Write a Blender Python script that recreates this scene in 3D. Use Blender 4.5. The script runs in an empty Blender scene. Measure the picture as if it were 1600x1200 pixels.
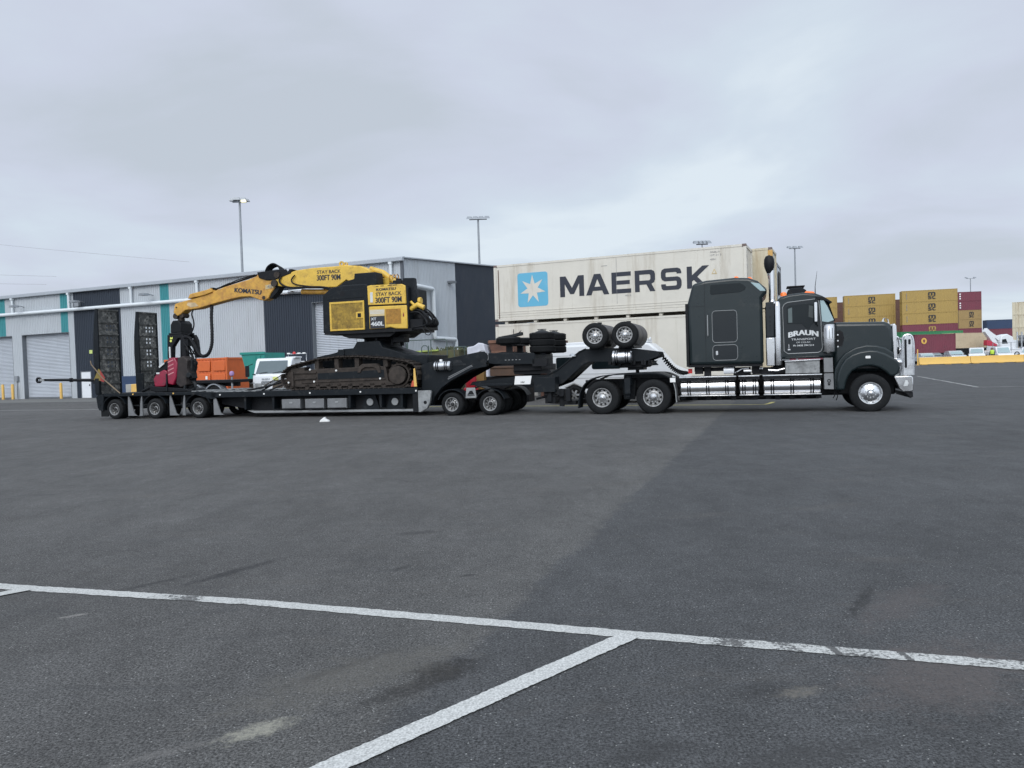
import bpy, bmesh, math, random
from mathutils import Vector, Matrix
random.seed(7)
PI = math.pi
sc = bpy.context.scene
COL = sc.collection

# ---------------------------------------------------------------- camera
CAM_H = 1.65
cd = bpy.data.cameras.new('camera'); cam = bpy.data.objects.new('camera', cd); COL.objects.link(cam)
cd.sensor_width = 36; cd.lens = 27.0; cd.clip_end = 3000; cd.clip_start = 0.05
roll = math.radians(1.8); pitch = -math.atan(31 * math.cos(roll) / 1200)
fw = Vector((0, math.cos(pitch), math.sin(pitch))); r0 = Vector((1, 0, 0)); u0 = r0.cross(fw)
rr = r0 * math.cos(roll) - u0 * math.sin(roll); uu = r0 * math.sin(roll) + u0 * math.cos(roll)
M = Matrix((rr, uu, -fw)).transposed().to_4x4(); M.translation = Vector((0, 0, CAM_H)); cam.matrix_world = M
sc.camera = cam

# ---------------------------------------------------------------- sky and sun
SUN_EL, SUN_AZ = math.radians(36), math.radians(197)      # azimuth clockwise from +Y
w = bpy.data.worlds.new('World'); sc.world = w; w.use_nodes = True
nt = w.node_tree; nt.nodes.clear(); N = nt.nodes.new; LK = nt.links.new
out = N('ShaderNodeOutputWorld'); bg = N('ShaderNodeBackground'); LK(bg.outputs[0], out.inputs[0]); bg.inputs[1].default_value = 0.1
sky = N('ShaderNodeTexSky'); sky.sky_type = 'NISHITA'; sky.sun_disc = False; sky.sun_elevation = SUN_EL; sky.sun_rotation = SUN_AZ
tc = N('ShaderNodeTexCoord'); sep = N('ShaderNodeSeparateXYZ'); LK(tc.outputs['Generated'], sep.inputs[0])
def math_(op, a, b=None, c=None, tree=None):
    t = tree or nt; n = t.nodes.new('ShaderNodeMath'); n.operation = op
    for i, v in enumerate((a, b, c)):
        if v is None: continue
        if isinstance(v, (int, float)): n.inputs[i].default_value = v
        else: t.links.new(v, n.inputs[i])
    return n.outputs[0]
zz = math_('ADD', math_('MAXIMUM', sep.outputs[2], 0.0), 0.16)
cmb = N('ShaderNodeCombineXYZ'); LK(math_('DIVIDE', sep.outputs[0], zz), cmb.inputs[0]); LK(math_('DIVIDE', sep.outputs[1], zz), cmb.inputs[1])
def wnoise(scale, det, dist, off):
    mp = N('ShaderNodeMapping'); mp.inputs['Location'].default_value = off; LK(cmb.outputs[0], mp.inputs[0])
    n = N('ShaderNodeTexNoise'); n.inputs['Scale'].default_value = scale; n.inputs['Detail'].default_value = det
    n.inputs['Roughness'].default_value = 0.5; n.inputs['Distortion'].default_value = dist; LK(mp.outputs[0], n.inputs['Vector']); return n.outputs[0]
n1 = wnoise(0.95, 6, 0.35, (3.1, 1.7, 0)); n2 = wnoise(0.42, 3, 0.2, (8.0, 2.2, 0))
cl = math_('ADD', math_('MULTIPLY', n1, 0.6), math_('MULTIPLY', n2, 0.4))
ramp = N('ShaderNodeValToRGB'); LK(cl, ramp.inputs[0]); e = ramp.color_ramp.elements
e[0].position = 0.385; e[0].color = (0.485, 0.535, 0.605, 1); e[1].position = 0.61; e[1].color = (0.66, 0.735, 0.80, 1)
m_ = e.new(0.47); m_.color = (0.545, 0.59, 0.695, 1)
m2 = e.new(0.55); m2.color = (0.58, 0.655, 0.74, 1)
# an overcast sky is brighter towards the zenith
grad = N('ShaderNodeMapRange'); grad.inputs['From Min'].default_value = 0.42; grad.inputs['From Max'].default_value = 0.95
grad.inputs['To Min'].default_value = 11.4; grad.inputs['To Max'].default_value = 16.5; grad.interpolation_type = 'SMOOTHSTEP'; LK(sep.outputs[2], grad.inputs['Value'])
back = N('ShaderNodeMapRange'); back.inputs['From Min'].default_value = 0.1; back.inputs['From Max'].default_value = -0.8; back.inputs['To Min'].default_value = 1.0; back.inputs['To Max'].default_value = 1.9; back.interpolation_type = 'SMOOTHSTEP'; LK(sep.outputs[1], back.inputs['Value'])   # sky brightened behind the camera, out of view, to light surfaces facing it
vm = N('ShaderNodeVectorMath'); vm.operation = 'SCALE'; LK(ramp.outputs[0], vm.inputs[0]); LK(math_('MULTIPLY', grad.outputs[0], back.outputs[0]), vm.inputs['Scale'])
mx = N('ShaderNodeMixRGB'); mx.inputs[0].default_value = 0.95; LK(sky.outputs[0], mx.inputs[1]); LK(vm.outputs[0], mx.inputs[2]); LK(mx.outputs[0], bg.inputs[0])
sl = bpy.data.lights.new('sun', 'SUN'); sl.energy = 1.25; sl.angle = math.radians(30); sl.color = (1, 0.97, 0.93)
so = bpy.data.objects.new('sun', sl); COL.objects.link(so)
so.rotation_euler = (PI / 2 - SUN_EL, 0, -SUN_AZ + PI)
sd = Vector((math.sin(SUN_AZ) * math.cos(SUN_EL), math.cos(SUN_AZ) * math.cos(SUN_EL), math.sin(SUN_EL)))
so.rotation_euler = sd.to_track_quat('Z', 'Y').to_euler(); so.location = sd * 50
sc.view_settings.view_transform = 'Standard'; sc.view_settings.look = 'None'; sc.view_settings.exposure = 0; sc.view_settings.gamma = 1

# ---------------------------------------------------------------- materials
MATS = {}
def mat(name, col, rough=0.5, metal=0.0, var=0.12, vs=3.0, dirt=None, dirt_amt=0.0, dirt_scale=2.0, bump=0.0, bscale=30, spec=0.5, coat=0, streak=False, rvar=0.1, emit=None):
    if name in MATS: return MATS[name]
    m = bpy.data.materials.new(name); m.use_nodes = True; t = m.node_tree; b = t.nodes['Principled BSDF']
    co = t.nodes.new('ShaderNodeTexCoord')
    n = t.nodes.new('ShaderNodeTexNoise'); n.inputs['Scale'].default_value = vs; n.inputs['Detail'].default_value = 8; n.inputs['Roughness'].default_value = 0.65
    t.links.new(co.outputs['Object'], n.inputs['Vector'])
    def rng(src, a, b_, c, d):
        r = t.nodes.new('ShaderNodeMapRange'); 
        for k, v in zip(('From Min', 'From Max', 'To Min', 'To Max'), (a, b_, c, d)): r.inputs[k].default_value = v
        t.links.new(src, r.inputs['Value']); return r.outputs[0]
    f = rng(n.outputs[0], 0.3, 0.7, 1 - var, 1 + var)
    sc_ = t.nodes.new('ShaderNodeVectorMath'); sc_.operation = 'SCALE'; sc_.inputs[0].default_value = col; t.links.new(f, sc_.inputs['Scale'])
    c = sc_.outputs[0]
    if dirt:
        n2 = t.nodes.new('ShaderNodeTexNoise'); n2.inputs['Scale'].default_value = dirt_scale; n2.inputs['Detail'].default_value = 10; n2.inputs['Roughness'].default_value = 0.7
        src = co.outputs['Object']
        if streak:
            mp = t.nodes.new('ShaderNodeMapping'); mp.inputs['Scale'].default_value = (1, 1, 0.12); t.links.new(src, mp.inputs[0]); src = mp.outputs[0]
        t.links.new(src, n2.inputs['Vector'])
        fa = rng(n2.outputs[0], 0.62 - dirt_amt * 0.35, 0.72, 0, min(1, 0.4 + dirt_amt))
        mi = t.nodes.new('ShaderNodeMixRGB'); t.links.new(fa, mi.inputs[0]); t.links.new(c, mi.inputs[1]); mi.inputs[2].default_value = (*dirt, 1); c = mi.outputs[0]
    t.links.new(c, b.inputs['Base Color'])
    t.links.new(rng(n.outputs[0], 0.3, 0.7, max(0.02, rough - rvar), min(1, rough + rvar)), b.inputs['Roughness'])
    b.inputs['Metallic'].default_value = metal; b.inputs['Specular IOR Level'].default_value = spec
    if coat: b.inputs['Coat Weight'].default_value = coat; b.inputs['Coat Roughness'].default_value = 0.08
    if emit: b.inputs['Emission Color'].default_value = (*emit[:3], 1); b.inputs['Emission Strength'].default_value = emit[3]
    if bump:
        n3 = t.nodes.new('ShaderNodeTexNoise'); n3.inputs['Scale'].default_value = bscale; n3.inputs['Detail'].default_value = 4
        t.links.new(co.outputs['Object'], n3.inputs['Vector']); bp = t.nodes.new('ShaderNodeBump'); bp.inputs['Strength'].default_value = 0.6; bp.inputs['Distance'].default_value = bump
        t.links.new(n3.outputs[0], bp.inputs['Height']); t.links.new(bp.outputs[0], b.inputs['Normal'])
    MATS[name] = m; return m
truck_grey = mat('truck_grey', (0.009, 0.0165, 0.0185), 0.32, 0.0, 0.08, 1.2, coat=0.28, spec=0.3, bump=0.012, bscale=1.1, dirt=(0.05, 0.052, 0.05), dirt_amt=0.1, dirt_scale=1.5)
panel_grey = mat('panel_grey', (0.006, 0.010, 0.013), 0.35, 0, 0.06, coat=0.2, spec=0.3)
black = mat('black_steel', (0.006, 0.007, 0.009), 0.55, 0, 0.3, 4, dirt=(0.03, 0.028, 0.026), dirt_amt=0.2, dirt_scale=5, spec=0.25)
darkmetal = mat('dark_metal', (0.014, 0.017, 0.02), 0.55, 0.1, 0.3, 6, spec=0.3, dirt=(0.07, 0.065, 0.06), dirt_amt=0.3, dirt_scale=6)
rubber = mat('rubber', (0.009, 0.01, 0.011), 0.8, 0, 0.25, 8, dirt=(0.035, 0.033, 0.03), dirt_amt=0.2, dirt_scale=9, spec=0.25)
chrome = mat('chrome', (0.6, 0.6, 0.6), 0.17, 1.0, 0.06, 3, rvar=0.07, dirt=(0.35, 0.33, 0.3), dirt_amt=0.1, dirt_scale=4)
alu = mat('aluminium', (0.62, 0.63, 0.64), 0.3, 1.0, 0.12, 7, rvar=0.1, dirt=(0.25, 0.23, 0.2), dirt_amt=0.2, dirt_scale=6)
rimsteel = mat('rim_steel', (0.38, 0.38, 0.375), 0.35, 0.7, 0.2, 12, dirt=(0.08, 0.07, 0.06), dirt_amt=0.35, dirt_scale=10)
hubdark = mat('hub_dark', (0.03, 0.03, 0.03), 0.55, 0.3, 0.3, 12)
yellow = mat('machine_yellow', (0.68, 0.44, 0.065), 0.45, 0, 0.12, 3, dirt=(0.2, 0.12, 0.05), dirt_amt=0.3, dirt_scale=4)
yellow2 = mat('yellow_worn', (0.58, 0.32, 0.055), 0.5, 0, 0.2, 4, dirt=(0.3, 0.12, 0.05), dirt_amt=0.42, dirt_scale=5)
machdark = mat('machine_dark', (0.008, 0.011, 0.014), 0.55, 0, 0.2, 4, dirt=(0.05, 0.047, 0.042), dirt_amt=0.2, dirt_scale=4, spec=0.2)
mudsteel = mat('muddy_steel', (0.05, 0.041, 0.035), 0.8, 0.0, 0.35, 6, spec=0.25, dirt=(0.016, 0.014, 0.013), dirt_amt=0.45, dirt_scale=5, bump=0.01, bscale=25)
crimson = mat('crimson_paint', (0.26, 0.006, 0.034), 0.35, 0, 0.2, 4, dirt=(0.04, 0.025, 0.03), dirt_amt=0.35, dirt_scale=5, coat=0.3)
glassdark = mat('dark_glass', (0.006, 0.01, 0.012), 0.12, 0, 0.05, spec=0.25)
glasssky = mat('sky_toned_glass', (0.3, 0.4, 0.41), 0.05, 0.2, 0.05, spec=0.8)  # pale cyan base colour stands in for sky mirrored in the glass
orange_l = mat('amber_lens', (0.9, 0.2, 0.04), 0.25, 0, 0.05, emit=(1, 0.25, 0.06, 0.25))
red_l = mat('red_lens', (0.5, 0.02, 0.02), 0.25)
white_p = mat('white_paint', (0.72, 0.74, 0.76), 0.35, 0, 0.05, 2, coat=0.4, dirt=(0.4, 0.38, 0.34), dirt_amt=0.1)
white_sign = mat('sign_white', (0.8, 0.8, 0.78), 0.5, 0, 0.03)
decal_w = mat('decal_white', (0.6, 0.62, 0.62), 0.5, 0, 0.1, 10)
decal_k = mat('decal_black', (0.02, 0.022, 0.028), 0.55, 0, 0.2, 8)
gold = mat('golden_mesh', (0.42, 0.28, 0.05), 0.6, 0, 0.45, 9, dirt=(0.12, 0.07, 0.02), dirt_amt=0.5, dirt_scale=4)
seal = mat('door_seal', (0.3, 0.31, 0.31), 0.4, 0.3, 0.1)
wood = mat('timber', (0.16, 0.12, 0.09), 0.85, 0, 0.3, 6, dirt=(0.05, 0.05, 0.05), dirt_amt=0.4)
deckgrey = mat('deck_plate', (0.3, 0.31, 0.31), 0.5, 0.3, 0.25, 7, dirt=(0.05, 0.05, 0.05), dirt_amt=0.4)
boxgrey = mat('toolbox_grey', (0.2, 0.205, 0.21), 0.45, 0.3, 0.2, 4, dirt=(0.07, 0.07, 0.065), dirt_amt=0.3)
clad = mat('cladding_light', (0.455, 0.485, 0.51), 0.45, 0.0, 0.05, 0.6, dirt=(0.33, 0.34, 0.34), dirt_amt=0.15, dirt_scale=0.8, streak=True)
cladd = mat('cladding_dark', (0.022, 0.031, 0.046), 0.55, 0.0, 0.08, 0.6)
teal = mat('cladding_teal', (0.045, 0.25, 0.27), 0.5, 0, 0.08, 0.8)
roofm = mat('roof_steel', (0.4, 0.43, 0.46), 0.4, 0.2, 0.05, 1)
rollerm = mat('roller_door_steel', (0.46, 0.49, 0.53), 0.5, 0.05, 0.05, 1, dirt=(0.3, 0.31, 0.32), dirt_amt=0.12, streak=True)
pipe_w = mat('pipe_white', (0.66, 0.7, 0.72), 0.4, 0, 0.04)
jamb = mat('jamb_grey', (0.15, 0.165, 0.18), 0.5, 0, 0.1)
bolly = mat('bollard_yellow', (0.72, 0.45, 0.12), 0.5, 0, 0.1, 3, dirt=(0.3, 0.22, 0.12), dirt_amt=0.2)
reefer = mat('reefer_cream', (0.64, 0.61, 0.535), 0.5, 0, 0.05, 0.8, dirt=(0.38, 0.33, 0.25), dirt_amt=0.28, dirt_scale=1.6, streak=True)
reefer2 = mat('reefer_cream_warm', (0.6, 0.54, 0.4), 0.5, 0, 0.06, 0.8, dirt=(0.35, 0.25, 0.13), dirt_amt=0.3, dirt_scale=1.6, streak=True)
rust = mat('rusty_steel', (0.12, 0.06, 0.042), 0.8, 0.1, 0.3, 5, dirt=(0.06, 0.035, 0.03), dirt_amt=0.4)
orange = mat('container_orange', (0.62, 0.13, 0.03), 0.5, 0, 0.1, 2, dirt=(0.3, 0.08, 0.04), dirt_amt=0.25)
tealbin = mat('bin_teal', (0.02, 0.24, 0.2), 0.5, 0, 0.1, 2, dirt=(0.05, 0.12, 0.1), dirt_amt=0.25)
mscy = mat('container_mustard', (0.38, 0.255, 0.07), 0.55, 0, 0.07, 0.5, dirt=(0.26, 0.17, 0.06), dirt_amt=0.2, dirt_scale=0.6)
mscy2 = mat('container_ochre', (0.33, 0.22, 0.085), 0.55, 0, 0.07, 0.5, dirt=(0.2, 0.14, 0.07), dirt_amt=0.25, dirt_scale=0.6)
maroon = mat('container_maroon', (0.17, 0.035, 0.055), 0.55, 0, 0.1, 0.5, dirt=(0.1, 0.04, 0.05), dirt_amt=0.2, dirt_scale=0.7)
navy = mat('container_navy', (0.025, 0.05, 0.11), 0.55, 0, 0.1, 0.5)
greenc = mat('container_green', (0.03, 0.2, 0.08), 0.55, 0, 0.1, 0.5)
starblue = mat('logo_blue', (0.12, 0.42, 0.6), 0.5, 0, 0.05, 1, dirt=(0.3, 0.45, 0.5), dirt_amt=0.12)
ink = mat('letter_ink', (0.018, 0.022, 0.035), 0.5, 0, 0.15, 3)
faded = mat('faded_ink', (0.25, 0.25, 0.25), 0.6, 0, 0.2, 9)
yelblk = mat('barrier_yellow', (0.75, 0.47, 0.12), 0.6, 0, 0.06, 1.0, dirt=(0.5, 0.33, 0.14), dirt_amt=0.15)
galv = mat('galvanised', (0.28, 0.3, 0.32), 0.5, 0.4, 0.15, 3)
hivis = mat('hivis_yellow', (0.55, 0.8, 0.08), 0.6, 0, 0.1)
skin = mat('skin', (0.45, 0.26, 0.18), 0.6); navyc = mat('dark_trousers', (0.02, 0.025, 0.04), 0.8)
limeg = mat('lime_rail', (0.35, 0.45, 0.1), 0.6, 0, 0.2, 6, dirt=(0.12, 0.1, 0.05), dirt_amt=0.4)
mossy = mat('mossy_steel', (0.1, 0.09, 0.05), 0.85, 0, 0.4, 3, dirt=(0.06, 0.09, 0.03), dirt_amt=0.5, dirt_scale=3)
carsilver = mat('car_silver', (0.5, 0.53, 0.55), 0.25, 0.4, 0.03, coat=0.5)
concr = mat('concrete_block', (0.36, 0.36, 0.34), 0.85, 0, 0.12, 2)
lamp_on = mat('lit_lamp', (1, 0.95, 0.7), 0.4, emit=(1, 0.93, 0.6, 1.2))

# ---------------------------------------------------------------- mesh building
class MB:
    def __init__(s): s.v = []; s.f = []; s.m = []; s.mi = 0
    def add(s, vs, fs):
        o = len(s.v); s.v += [tuple(map(float, p)) for p in vs]; s.f += [[i + o for i in f] for f in fs]; s.m += [s.mi] * len(fs)
    def box(s, x0, x1, y0, y1, z0, z1):
        if x0 > x1: x0, x1 = x1, x0
        if y0 > y1: y0, y1 = y1, y0
        if z0 > z1: z0, z1 = z1, z0
        s.add([(x, y, z) for x in (x0, x1) for y in (y0, y1) for z in (z0, z1)], [(0, 1, 3, 2), (4, 6, 7, 5), (0, 4, 5, 1), (2, 3, 7, 6), (0, 2, 6, 4), (1, 5, 7, 3)]); return s
    def prism(s, pts, y0, y1, inset=0):       # pts (x,z) polygon; extruded in y
        ar = sum(pts[i][0] * pts[(i + 1) % len(pts)][1] - pts[(i + 1) % len(pts)][0] * pts[i][1] for i in range(len(pts)))
        if ar < 0: pts = pts[::-1]
        n = len(pts)
        s.add([(x, y0, z) for x, z in pts] + [(x, y1, z) for x, z in pts], [list(range(n)), list(range(2 * n - 1, n - 1, -1))] + [[i, n + i, n + (i + 1) % n, (i + 1) % n] for i in range(n)]); return s
    def tube(s, pts, r, seg=8, cap=True):
        pts = [Vector(p) for p in pts]; n = len(pts); rings = []; up = None
        for i, p in enumerate(pts):
            t = (pts[min(i + 1, n - 1)] - pts[max(i - 1, 0)]).normalized()
            if up is None: up = Vector((0, 0, 1)) if abs(t.z) < 0.9 else Vector((1, 0, 0))
            a = t.cross(up).normalized(); up = a.cross(t).normalized()
            ri = r[i] if isinstance(r, (list, tuple)) else r
            rings.append([p + (a * math.cos(2 * PI * k / seg) + up * math.sin(2 * PI * k / seg)) * ri for k in range(seg)])
        fs = [[i * seg + k, i * seg + (k + 1) % seg, (i + 1) * seg + (k + 1) % seg, (i + 1) * seg + k] for i in range(n - 1) for k in range(seg)]
        if cap: fs += [list(range(seg - 1, -1, -1)), [(n - 1) * seg + k for k in range(seg)]]
        s.add([v for r_ in rings for v in r_], fs); return s
    def lathe(s, prof, c, axis='y', seg=32):   # prof (r, h) along the axis
        vs = []; n = len(prof)
        for k in range(seg):
            a = 2 * PI * k / seg; ca, sa = math.cos(a), math.sin(a)
            for r, h in prof:
                if axis == 'y': vs.append((c[0] + r * ca, c[1] + h, c[2] + r * sa))
                elif axis == 'z': vs.append((c[0] + r * ca, c[1] + r * sa, c[2] + h))
                else: vs.append((c[0] + h, c[1] + r * ca, c[2] + r * sa))
        s.add(vs, [[k * n + i, k * n + i + 1, ((k + 1) % seg) * n + i + 1, ((k + 1) % seg) * n + i] for k in range(seg) for i in range(n - 1)]); return s
    def cyl(s, c, r, h0, h1, axis='y', seg=24): return s.lathe([(0.0001, h0), (r, h0), (r, h1), (0.0001, h1)], c, axis, seg)
def smooth_path(pts, n=6):
    P = [Vector(p) for p in pts]; out_ = []
    for i in range(len(P) - 1):
        p0, p1, p2, p3 = P[max(i - 1, 0)], P[i], P[i + 1], P[min(i + 2, len(P) - 1)]
        for k in range(n):
            t = k / n; out_.append(0.5 * ((2 * p1) + (p2 - p0) * t + (2 * p0 - 5 * p1 + 4 * p2 - p3) * t * t + (3 * p1 - p0 - 3 * p2 + p3) * t ** 3))
    return out_ + [P[-1]]
def rrect(x0, x1, z0, z1, r, n=4):
    o = []
    for cx, cz, a0 in ((x1 - r, z1 - r, 0), (x0 + r, z1 - r, 90), (x0 + r, z0 + r, 180), (x1 - r, z0 + r, 270)):
        for k in range(n + 1):
            a = math.radians(a0 + 90 * k / n); o.append((cx + r * math.cos(a), cz + r * math.sin(a)))
    return o
class Thing:
    def __init__(s, name, label, cat, frame=None, at=(0, 0, 0), group=None, kind=None):
        s.org = Vector(at); fo, fy = frame or ((0, 0, 0), 0)
        s.o = bpy.data.objects.new(name, None); s.o.empty_display_size = 0.3; COL.objects.link(s.o)
        rot = Matrix.Rotation(fy, 3, 'Z'); s.o.location = Vector(fo) + rot @ s.org; s.o.rotation_euler = (0, 0, fy)
        if label: s.o['label'] = label
        if cat: s.o['category'] = cat
        if group: s.o['group'] = group
        if kind: s.o['kind'] = kind
def finish(me, smooth=35):
    bm = bmesh.new(); bm.from_mesh(me); bmesh.ops.recalc_face_normals(bm, faces=bm.faces); bm.to_mesh(me); bm.free()
    if smooth:
        for p in me.polygons: p.use_smooth = True
        me.set_sharp_from_angle(angle=math.radians(smooth))
def mesh(name, mb, mats, smooth=35):
    me = bpy.data.meshes.new(name); me.from_pydata(mb.v, [], mb.f)
    for m in (mats if isinstance(mats, (list, tuple)) else [mats]): me.materials.append(m)
    if any(mb.m):
        for i, p in enumerate(me.polygons): p.material_index = mb.m[i]
    finish(me, smooth); return me
def part(t, name, mb, mats, parent=None, bevel=0, smooth=35, label=None, seg=2):
    """a part of Thing t, its mesh given in the frame the thing stands in"""
    mb.v = [(x - t.org.x, y - t.org.y, z - t.org.z) for x, y, z in mb.v]
    o = bpy.data.objects.new(name, mesh(name, mb, mats, smooth)); COL.objects.link(o); o.parent = parent or t.o
    if bevel:
        b = o.modifiers.new('bevel', 'BEVEL'); b.width = bevel; b.segments = seg; b.limit_method = 'ANGLE'; b.angle_limit = math.radians(40); b.harden_normals = False
    if label: o['label'] = label
    return o
def inst(t, name, me, loc, parent=None, rot=None, scale=None):
    o = bpy.data.objects.new(name, me); COL.objects.link(o); o.parent = parent or t.o
    o.location = Vector(loc) - (t.org if (parent is None or parent is t.o) else Vector((0, 0, 0)))
    if rot: o.rotation_euler = rot
    if scale: o.scale = scale
    return o
def single(name, mb, mats, label=None, cat=None, group=None, kind=None, frame=None, at=(0, 0, 0), bevel=0, smooth=35):
    fo, fy = frame or ((0, 0, 0), 0); rot = Matrix.Rotation(fy, 3, 'Z')
    mb.v = [(x - at[0], y - at[1], z - at[2]) for x, y, z in mb.v]
    o = bpy.data.objects.new(name, mesh(name, mb, mats, smooth)); COL.objects.link(o)
    o.location = Vector(fo) + rot @ Vector(at); o.rotation_euler = (0, 0, fy)
    for k, v in (('label', label), ('category', cat), ('group', group), ('kind', kind)):
        if v: o[k] = v
    if bevel:
        b = o.modifiers.new('bevel', 'BEVEL'); b.width = bevel; b.segments = 2; b.limit_method = 'ANGLE'; b.angle_limit = math.radians(40)
    return o
def text_mesh(body, width, height, bold=0.0, ext=0.004, m=None, arc=0):
    """letters as a mesh, fitted into width x height, lying in x-z, facing -y, centred"""
    cu = bpy.data.curves.new('t', 'FONT'); cu.body = body; cu.offset = min(bold, .012); cu.resolution_u = 6; cu.extrude = 0.02; cu.align_x = 'CENTER'
    ob = bpy.data.objects.new('t', cu); COL.objects.link(ob); dg = bpy.context.evaluated_depsgraph_get(); dg.update()
    me = bpy.data.meshes.new_from_object(ob.evaluated_get(dg)); bpy.data.objects.remove(ob); bpy.data.curves.remove(cu)
    xs = [v.co.x for v in me.vertices]; ys = [v.co.y for v in me.vertices]; cx, cy = (min(xs) + max(xs)) / 2, (min(ys) + max(ys)) / 2
    sx, sy = width / (max(xs) - min(xs)), height / (max(ys) - min(ys))
    for v in me.vertices:
        x, y = (v.co.x - cx) * sx, (v.co.y - cy) * sy
        if arc: y += arc * (1 - (2 * x / width) ** 2)
        v.co = (x, -ext if v.co.z > 0 else 0.0, y)
    if bold > .012:                       # heavier strokes: side-shifted copies, each a hair prouder
        bm = bmesh.new(); bm.from_mesh(me); src = list(bm.verts) + list(bm.edges) + list(bm.faces)
        for k, dx in enumerate((-1, 1)):
            r = bmesh.ops.duplicate(bm, geom=src); vs = [g_ for g_ in r['geom'] if isinstance(g_, bmesh.types.BMVert)]
            for v in vs: v.co.x += dx * bold * width / max(3, len(body)) * (1.9 if len(body) > 4 else 1.1); v.co.y -= .0012 * (k + 1)
        bm.to_mesh(me); bm.free()
    me.materials.clear(); me.materials.append(m); me.name = 'lettering'; return me
def letter(t, body, cx, y, cz, wd, ht, m, bold=0.03, parent=None, tilt=0, name='lettering', arc=0, ext=0.004):
    return inst(t, name, text_mesh(body, wd, ht, bold, ext, m, arc), (cx, y, cz) if (parent is None) else (cx - t.org.x, y - t.org.y, cz - t.org.z), parent, rot=(0, -tilt, 0) if tilt else None)
exec_parts = True

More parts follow.
